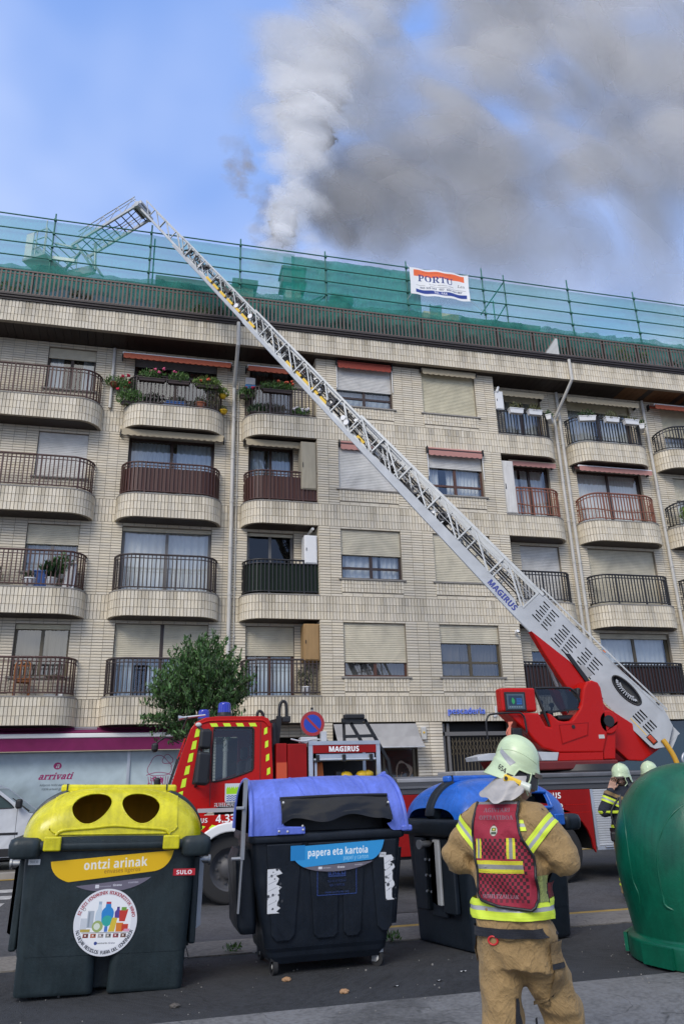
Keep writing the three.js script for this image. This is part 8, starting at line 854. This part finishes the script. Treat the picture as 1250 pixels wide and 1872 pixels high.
{ // two more in the street beside the engine, partly hidden by the bottle bank
  const base = { pelvis: [0, 0.92, 0], neck: [0, 1.5, -0.01], shL: [-0.19, 1.42, 0], shR: [0.19, 1.42, 0], hipL: [-0.1, 0.84, 0], hipR: [0.1, 0.84, 0], knL: [-0.11, 0.47, -0.03], knR: [0.12, 0.47, -0.03], anL: [-0.12, 0.1, 0.02], anR: [0.13, 0.1, 0.02], head: [0, 1.66, -0.03], headRot: [-0.1, 0.0, 0] };
  const J2 = { ...base, elL: [-0.3, 1.16, 0.0], wrL: [-0.2, 1.0, -0.2], elR: [0.32, 1.22, -0.12], wrR: [0.20, 1.49, -0.12], headRot: [-0.15, 0.42 - 0.8, 0] };
  const p = makePerson('bearded firefighter in dark jacket adjusting his helmet beside the bottle bank', [6.97, -0.01, -10.8], 2.72, J2, { hem: 0.85, h: 0.018, folds: 0.7, jacketM: navy, trouserM: tan, beard: true, bareHands: true });
  for (const s of ['L', 'R']) { p.t && M(p.t, 'sleeve_band', p.sleeve(s, 0.42, 0.52, 0.006, ['el', 'wr']), fluo, true); M(p.t, 'sleeve_band', p.sleeve(s, 0.52, 0.6, 0.005, ['el', 'wr']), refl, true); M(p.t, 'sleeve_band', p.sleeve(s, 0.6, 0.7, 0.006, ['el', 'wr']), fluo, true); M(p.t, 'cuff', p.sleeve(s, 0.8, 0.97, 0.005, ['el', 'wr']), tan, true); }
  M(p.t, 'chest_band', [p.ring(1.18, 1.22, -3.14, 3.14, 0.006)], fluo, true); M(p.t, 'chest_band', p.ring(0.98, 1.02, -3.14, 3.14, 0.006), fluo, true); M(p.t, 'harness', [p.ring(0.90, 0.97, -3.14, 3.14, 0.02), p.ring(1.06, 1.44, -2.75, -2.55, 0.018, 4), p.ring(1.06, 1.44, 2.55, 2.75, 0.018, 4)], MT.black, true); M(p.t, 'air_pack', [rb(0.16, 0.5, 0.14, 0.06, 0, 1.2, 0.26)], mat(0.35, 0.3, 0.12)); M(p.t, 'hose', tubeP([[0.1, 1.4, -0.16], [0.24, 1.2, -0.2], [0.2, 0.98, -0.22], [0.05, 0.9, -0.2]], 0.014, 24, 6), MT.black); M(p.t, 'belt_pouch', [rb(0.12, 0.14, 0.1, 0.03, 0.22, 0.86, -0.1), rb(0.14, 0.2, 0.1, 0.03, 0.1, 0.78, -0.17)], MT.black);
  for (const s of [[0.26, 0.30], [0.2, 0.23]]) M(p.t, 'leg_band', [-1, 1].map((k) => gridSheet(24, 1, (u, v) => { const a = u * 6.283, y = lerp(s[0], s[1], v); return castOnto(p.legs, [k * 0.12 + 0.25 * Math.sin(a), y, 0.25 * Math.cos(a)], [-Math.sin(a), 0, -Math.cos(a)], 0.005, 0.25); })), fluo, true);
  helmet(p.t, [0, 1.735, -0.03], [-0.12, -0.38, 0], { h: 0.009, side: true, visor: 0.0 });
  const J3 = { ...base, elL: [-0.3, 1.14, 0.02], wrL: [-0.24, 0.92, -0.12], elR: [0.3, 1.14, 0.02], wrR: [0.24, 0.92, -0.12], headRot: [-0.1, 0.5, 0] };
  const p3 = makePerson('firefighter of whom only the pale helmet shows above the green bottle bank', [7.98, 0.0, -11.5], 1.9, J3, { hem: 0.85, h: 0.022, folds: 0.6, jacketM: navy, trouserM: tan }); helmet(p3.t, [0, 1.76, -0.03], [-0.1, 0.5, 0], { h: 0.01, side: true, visor: 0.05 });
}
// ---------- trees, sign, van ----------
function shrubTree(label, x, z, y0, shoots, leafSize, lm, bounds) { // upright shoots set with leaves
  const t = thing('street_tree', label, 'tree', [x, 0.13, z]), tr = [], lp = [];
  tr.push(rod([0, 0, 0], [0.03, y0 * 0.55, 0.02], 0.075, 12, 0.06), rod([0.03, y0 * 0.55, 0.02], [-0.02, y0, 0], 0.06, 12, 0.045));
  const [rx, ry, cyy] = bounds;
  for (let i = 0; i < shoots; i++) {
    const b = inBall(1), bx0 = b[0] * rx * 0.8, by0 = cyy + b[1] * ry * 0.8, bz0 = b[2] * rx * 0.75, out = Math.hypot(b[0], b[2]), L = rr(0.3, 0.62), dx = b[0] * 0.45 + rr(-0.2, 0.2), dy = rr(0.55, 1) - out * 0.45 + (b[1] < -0.3 ? -0.5 : 0), dz = b[2] * 0.45 + rr(-0.2, 0.2), k = L / Math.hypot(dx, dy, dz);
    tr.push(rod([bx0, by0, bz0], [bx0 + dx * k, by0 + dy * k, bz0 + dz * k], 0.006, 4, 0.002)); const n = Math.round(L / 0.022); for (let j = 0; j < n; j++) { const s = j / n; lp.push([bx0 + dx * k * s + rr(-0.05, 0.05), by0 + dy * k * s + rr(-0.02, 0.03), bz0 + dz * k * s + rr(-0.05, 0.05)]); }
  }
  for (const [px, py, pz, L] of bounds[3] ?? []) { tr.push(rod([px * 0.6, py - L, pz], [px, py, pz], 0.01, 5, 0.003)); const n = Math.round(L / 0.012); for (let j = 0; j < n; j++) { const s = j / n, w = 0.11 * (1.15 - s); lp.push([px * (0.6 + 0.4 * s) + rr(-w, w), py - L + L * s, pz + rr(-w, w)]); } }
  for (let i = 0; i < 9; i++) { const a = i * 0.7; tr.push(rod([0, y0 - 0.3, 0], [Math.cos(a) * rx * 0.5, cyy + rr(-0.2, 0.3), Math.sin(a) * rx * 0.5], 0.03, 6, 0.012)); }
  M(t, 'trunk', tr, mat(0.07, 0.055, 0.04, { roughness: 0.95, map: T_grime })); leaves(t, 'crown', lp.length, (i) => lp[i], leafSize, lm, 0.6);
}
shrubTree('dense dark green street tree behind the fire engine cab', 1.02, -18.4, 2.45, 640, 0.12, leafMat(0.06, 0.145, 0.035), [1.16, 1.3, 3.5, [[-0.05, 5.0, 0.1, 0.8], [0.42, 5.05, 0, 0.9], [0.2, 4.8, 0.2, 0.6], [-0.28, 4.75, 0.1, 0.6], [0.75, 4.6, 0, 0.6], [0.95, 4.45, 0.2, 0.5], [-0.55, 4.5, 0.1, 0.5], [-0.12, 4.85, -0.2, 0.6], [0.3, 5.12, 0.2, 0.7], [0.1, 5.1, -0.1, 0.7], [-0.4, 4.95, 0.2, 0.7], [0.6, 4.95, 0.1, 0.7], [0.85, 4.8, 0, 0.6], [-0.75, 4.3, 0.1, 0.6], [1.15, 4.25, 0.1, 0.5], [-0.95, 3.9, 0.2, 0.5]]]);
shrubTree('green street tree whose twigs show at the left edge', -5.15, -18.4, 2.5, 420, 0.12, LM.mid, [1.2, 1.05, 3.55, []]);
{ // no-parking sign
  const t = thing('parking_sign', 'round blue and red no-parking sign on a grey post above the fire engine', 'sign', [3.77, 0.13, -18.55], -0.05); M(t, 'post', cy(0.03, 0.03, 3.32, 0, 1.66, -0.05, 0, 0, 0, 14), MT.steel); M(t, 'post_cap', cy(0.034, 0.034, 0.05, 0, 3.33, -0.05), MT.black); const y = 2.97; M(t, 'disc', cy(0.295, 0.295, 0.02, 0, y, -0.005, Math.PI / 2, 0, 0, 48), MT.grey);
  const red = mat(0.36, 0.025, 0.03, { roughness: 0.4 }), blu = mat(0.015, 0.055, 0.42, { roughness: 0.4 }); M(t, 'red_ring', ex((() => { const s = new THREE.Shape(); s.absarc(0, 0, 0.29, 0, Math.PI * 2); const h = new THREE.Path(); h.absarc(0, 0, 0.215, 0, Math.PI * 2); s.holes.push(h); return s; })(), 0.006, 0, 0.006, 40).translate(0, y, 0), red); M(t, 'blue_field', cy(0.214, 0.214, 0.004, 0, y, 0.008, Math.PI / 2, 0, 0, 48), blu); M(t, 'red_bar', bx(0.42, 0.055, 0.003, 0, y, 0.0125, 0, 0, -Math.PI / 4), red); M(t, 'clamp', bb(-0.05, 0.05, y - 0.03, y + 0.03, -0.09, -0.016), MT.steel);
}
{ // white van parked by the shop
  const t = thing('parked_van', 'white van with black roof rail parked by the pale shop window', 'van', [-3.0, 0.1, -19.0]), wht = phys(0.66, 0.68, 0.70, { roughness: 0.3, clearcoat: 0.6, clearcoatRoughness: 0.1, map: T_grime });
  const prof = [[-4.1, 0.35], [-4.1, 1.5], [-4.0, 1.78], [-3.6, 1.84], [-1.0, 1.84], [-0.5, 1.80], [-0.28, 1.72], [0.45, 1.18], [1.0, 1.05], [1.25, 0.85], [1.28, 0.35], [0.98, 0.3], [0.9, 0.55], [0.62, 0.68], [0.34, 0.55], [0.28, 0.3], [-2.5, 0.3], [-2.6, 0.55], [-2.9, 0.68], [-3.2, 0.55], [-3.3, 0.32]];
  const win = [[-0.95, 1.3], [0.12, 1.3], [-0.02, 1.44], [-0.36, 1.68], [-0.95, 1.70]], winB = [[-2.5, 1.3], [-1.06, 1.3], [-1.06, 1.7], [-2.5, 1.7]]; const s = shp(prof); s.holes.push(hole(win), hole(winB)); M(t, 'body', [ex(s, 0.06, 0.012, -0.06)], wht); const s2 = shp(prof); s2.holes.push(hole(win), hole(winB)); M(t, 'body', [ex(s2, 0.06, 0.012, -1.68)], wht);
  M(t, 'roof', [ex([[-4.0, 1.77], [-3.6, 1.83], [-1.0, 1.83], [-0.5, 1.79], [-0.28, 1.71], [-0.32, 1.66], [-0.5, 1.74], [-1, 1.78], [-3.6, 1.78], [-3.96, 1.72]], 1.57, 0, -1.62), bb(-4.1, -4.04, 0.4, 1.6, -1.62, -0.06)], wht); M(t, 'bonnet', ex([[0.45, 1.18], [1.0, 1.05], [1.25, 0.85], [1.28, 0.35], [1.2, 0.35], [1.18, 0.82], [0.96, 1.0], [0.42, 1.12]], 1.57, 0, -1.62), wht); M(t, 'windscreen', beamPane([0.43, 1.19], [-0.27, 1.70], -1.6, -0.08), glassDark);
  M(t, 'side_window', [ex(win, 0.008, 0, -0.035), ex(winB, 0.008, 0, -0.035)], phys(0.10, 0.16, 0.16, { roughness: 0.06, clearcoat: 1, transmission: 0.5 })); M(t, 'window_trim', [tubeP(win.map(([x, y]) => [x, y, 0.002]), 0.012, 60, 6, true, 0.1)], MT.black); M(t, 'sill_trim', [rbb(-2.45, 0.26, 0.32, 0.48, -0.03, 0.02, 0.012), rbb(-2.45, 0.26, 0.75, 0.80, -0.01, 0.012, 0.006)], MT.black); M(t, 'mirror', [rb(0.14, 0.2, 0.16, 0.05, 0.24, 1.38, 0.12)], MT.black); M(t, 'door_handle', rbb(-0.95, -0.75, 1.02, 1.08, 0, 0.03, 0.012), MT.black); M(t, 'door_seam', [bb(-1.0, -0.992, 0.4, 1.75, -0.002, 0.002), bb(0.2, 0.208, 0.5, 1.3, -0.002, 0.002)], MT.black);
  M(t, 'roof_rail', [tubeP([[-0.55, 1.78, -0.12], [-0.75, 1.92, -0.12], [-1.2, 1.95, -0.12], [-3.4, 1.95, -0.12], [-3.6, 1.84, -0.12]], 0.025, 50, 8, false, 0.2), tubeP([[-0.55, 1.78, -1.55], [-0.75, 1.92, -1.55], [-1.2, 1.95, -1.55], [-3.4, 1.95, -1.55], [-3.6, 1.84, -1.55]], 0.025, 50, 8, false, 0.2)], MT.black); M(t, 'wiper', rod([0.4, 1.22, -0.4], [0.0, 1.5, -0.5], 0.012), MT.black);
  for (const x of [0.63, -2.9]) for (const z of [-0.12, -1.56]) { const w = part(t, 'wheel'); M(w, 'tyre', cy(0.31, 0.31, 0.2, x, 0.31, z, Math.PI / 2, 0, 0, 30), MT.rubber); M(w, 'rim', cy(0.2, 0.2, 0.21, x, 0.31, z, Math.PI / 2, 0, 0, 24), MT.alu); } M(t, 'underbody', bb(-4, 1.2, 0.25, 0.5, -1.6, -0.1), MT.black); M(t, 'seat', [rb(0.15, 0.7, 0.45, 0.06, -0.75, 1.2, -0.4), rb(0.15, 0.7, 0.45, 0.06, -0.75, 1.2, -1.2)], MT.black);
  decal(t, 'lettering', 0.75, 0.36, 240, (c, W, H) => { txt(c, 'orona // 24 h', W * 0.5, H * 0.2, `italic ${H * 0.2}px sans-serif`, '#55606a'); txt(c, 'GIPUZKOA', W * 0.5, H * 0.5, `bold ${H * 0.2}px sans-serif`, '#3c464e'); txt(c, 'Nº 82', W * 0.6, H * 0.82, `bold ${H * 0.24}px sans-serif`, '#22292e'); }, [-0.42, 0.98, 0.004]);
}
// ---------- litter and weeds ----------
{ const lm = [mat(0.45, 0.42, 0.38), mat(0.35, 0.2, 0.1), mat(0.08, 0.07, 0.06), mat(0.6, 0.6, 0.58)]; const kinds = [[1.32, -7.85, 1, 'brown scrap of cardboard by the front caster of the paper container'], [1.72, -7.25, 1, 'brown pebble on the dark asphalt in front of the paper container'], [0.30, -7.3, 2, 'dark chip of stone between the yellow lidded container and the pavement']];
  for (const [x, z, m, lab] of kinds) { const g = new THREE.IcosahedronGeometry(0.03, 2), p = g.attributes.position; for (let i = 0; i < p.count; i++) { const k = 1 + 0.7 * fbm(p.getX(i) * 40 + x, p.getY(i) * 40, p.getZ(i) * 40, 2); p.setXYZ(i, p.getX(i) * k * 1.4, p.getY(i) * k * 0.6, p.getZ(i) * k); } g.computeVertexNormals(); solo('litter', g.translate(x, 0.016, z), lm[m], lab, 'litter'); }
  const g = []; for (let i = 0; i < 150; i++) { const x = rr(-1.5, 7), z = rr(-9.2, -6.5), s = rr(0.003, 0.008) * (rnd() < 0.06 ? 2 : 1); g.push(new THREE.DodecahedronGeometry(s, 0).applyMatrix4(new THREE.Matrix4().makeRotationFromEuler(new THREE.Euler(rr(0, 6), rr(0, 6), 0))).translate(x, s * 0.4 + (z > -6.85 ? 0.012 : 0.002), z)); } const m = M(scene, 'gravel', g, mat(0.2, 0.19, 0.17)); m.userData = { kind: 'stuff', label: 'small stone chips and crumbs scattered on the asphalt round the containers', category: 'gravel' };
  const paper = []; const where = ['under the right front caster of the paper container', 'left of the other scraps, nearest the paper container', 'in the middle between paper container and pavement edge', 'by the feet of the foreground firefighter']; for (const [x, z] of [[2.95, -7.6], [2.2, -7.3], [2.62, -7.35], [3.6, -7.1]]) paper.push([x, z]); paper.forEach(([x, z], i) => { const q = gridSheet(5, 4, (u, v) => [x + (u - 0.5) * 0.05, 0.008 + 0.012 * Math.abs(Math.sin(u * 4 + i)) * v, z + (v - 0.5) * 0.04]); solo('paper_scrap', q, MT.white, 'white scrap of paper on the asphalt ' + where[i], 'litter', 'paper scraps on the asphalt'); }); for (const m2 of [MT.white]) m2.side = THREE.DoubleSide;
  for (const [x, z, lab] of [[0.98, -9.3, 'small tuft of weeds in the gutter left of the paper container'], [2.75, -9.2, 'weeds growing at the gutter between the two blue lidded containers']]) { const t = thing('weed', lab, 'weed', [x, 0, z]); leaves(t, 'foliage', 60, () => { const b = inBall(1); return [b[0] * 0.11, 0.02 + Math.abs(b[1]) * 0.07, b[2] * 0.08]; }, 0.05, LM.mid); M(t, 'stem', [0, 1, 2, 3].map(() => rod([rr(-0.03, 0.03), 0, 0], [rr(-0.08, 0.08), 0.1, rr(-0.05, 0.05)], 0.003, 4)), LM.olive); }
}
// ---------- smoke ----------
seed = 4242;
{
  const puffTex = (sd, k = 0.5) => noiseTex(256, 1, (u, v) => { const x = u * 2 - 1, y = v * 2 - 1, r = Math.hypot(x, y), n = fbm(x * 1.5 + sd, y * 1.5, sd * 2.3, 5); return sstep(0.02, 0.95, 1 - r + k * n) * sstep(1.0, 0.6, r); });
  const dome = (() => { const g = new THREE.PlaneGeometry(2, 2, 8, 8), p = g.attributes.position; for (let i = 0; i < p.count; i++) { const x = p.getX(i), y = p.getY(i); p.setZ(i, 0.24 * (1 - 0.5 * (x * x + y * y))); } g.computeVertexNormals(); return g; })();
  const t = thing('smoke_plume', 'grey and white smoke billowing from the roof up to the right', 'smoke', [0, 0, 0]); t.userData.kind = 'stuff';
  const layer = (name, sd, opacity, list, k) => { const m = new THREE.MeshPhysicalMaterial({ color: 0xffffff, alphaMap: puffTex(sd, k), transparent: true, opacity, roughness: 1, specularIntensity: 0, transmission: 0.5, thickness: 0, side: THREE.DoubleSide, depthWrite: false }), im = new THREE.InstancedMesh(dome, m, list.length), q = new THREE.Quaternion(), e = new THREE.Euler(), c = new THREE.Color();
    list.forEach(([p, s, g, w = 0], i) => { e.set(rr(-0.35, 0.35), rr(-0.4, 0.4), rr(0, 6.283), 'YXZ'); im.setMatrixAt(i, new THREE.Matrix4().compose(V(...p), q.setFromEuler(e), V(s * rr(0.85, 1.2), s, s))); im.setColorAt(i, c.setRGB(g * (1 + w), g, g * (1 - w))); }); im.name = name; im.userData.kind = 'stuff'; t.add(im); };
  const along = (pts, k) => { const f = k * (pts.length - 1), i = Math.min(pts.length - 2, Math.floor(f)), u = f - i; return pts[i].map((v, j) => lerp(v, pts[i + 1][j], u)); };
  const A1 = [], A2 = [], B = [], C = [], D = [];
  // plume paths in metres: x, y, z, spread, puff radius, grey
  const white = [[4.5, 25.5, -29, 0.7, 0.8, 0.97], [5.0, 28.4, -30, 1.0, 1.1, 0.98], [5.9, 32.4, -31, 1.5, 1.5, 0.98], [6.8, 37.7, -33, 2.3, 2.1, 0.97], [8.6, 45.7, -36, 4, 3, 0.86], [11.8, 57.3, -40, 6, 4.2, 0.78], [16, 72, -44, 9, 5.2, 0.74]], dark = [[6.7, 27.7, -31, 1.0, 1.2, 0.42], [9.3, 31.5, -33, 2.8, 2.3, 0.46], [13.9, 37.2, -36, 5.5, 3.5, 0.53], [21, 45, -40, 9, 4.8, 0.62], [32, 57, -45, 13, 6, 0.70], [49, 74, -50, 16, 7, 0.74]];
  for (let i = 0; i < 116; i++) { const [x, y, z, sp, s, g] = along(white, Math.pow(rnd(), 0.9)), lump = 0.5 * fbm(x * 0.6, y * 0.6, i * 0.01, 2); (i % 2 ? A1 : A2).push([[x + sp * (rr(-1, 1) * rr(0.2, 1) + lump), y + rr(-0.5, 0.5), z + sp * rr(-0.8, 0.8)], s * rr(0.55, 1.3), g * rr(0.9, 1.02), 0.0]); }
  for (let i = 0; i < 84; i++) { const [x, y, z, sp, s, g] = along(dark, Math.pow(rnd(), 0.75)); B.push([[x + sp * rr(-1, 1), y + sp * 0.5 * rr(-1, 1), z + sp * rr(-0.5, 0.5)], s * rr(0.75, 1.3), g * rr(0.95, 1.05), 0.015]); }
  for (let i = 0; i < 98; i++) { const x = rr(11, 80), z = -rr(44, 56), low = 44 + 4 * fbm(x * 0.08, 3, 3, 3), y = low + Math.pow(rnd(), 0.85) * 55; if (x < 20 && y < 52 + (20 - x) * 0.8) continue; C.push([[x, y, z], rr(6, 11), rr(0.6, 0.78) + 0.0 * fbm(x * 0.1, y * 0.1, 9, 3), 0.01]); }
  const E = []; for (let i = 0; i < 22; i++) E.push([[rr(12, 75), rr(37, 50), -rr(46, 58)], rr(6, 10), rr(0.8, 0.95), 0]);
  for (let i = 0; i < 26; i++) D.push([[rr(2.4, 3.7), rr(33.5, 36.2), -34 + rr(-1, 1)], rr(0.3, 0.9), 0.5, 0.06]); for (let i = 0; i < 40; i++) D.push([[rr(3.9, 6.2), rr(28.5, 33), -34 + rr(-1, 1)], rr(0.4, 1.1), 0.42, 0.06]); for (let i = 0; i < 34; i++) D.push([[rr(3.3, 6.6), rr(20.5, 26), -28 + rr(-1, 1)], rr(0.5, 1.3), 0.85, 0.0]);
  layer('white_billow', 1.3, 0.55, A1, 0.5); layer('white_billow', 4.7, 0.5, A2, 0.55); layer('dark_billow', 8.2, 0.58, B, 0.36); layer('thin_veil', 2.9, 0.6, C, 0.3); layer('wisp', 6.1, 0.24, D, 0.6); layer('thin_veil', 3.7, 0.3, E, 0.3);
}
// ---------- renderer ----------
const renderer = new THREE.WebGLRenderer({ antialias: true });
renderer.toneMapping = THREE.LinearToneMapping; renderer.toneMappingExposure = EXPOSURE;
renderer.shadowMap.enabled = true; renderer.shadowMap.type = THREE.PCFSoftShadowMap;
renderer.setSize(683, 1024);
renderer.render(scene, camera);
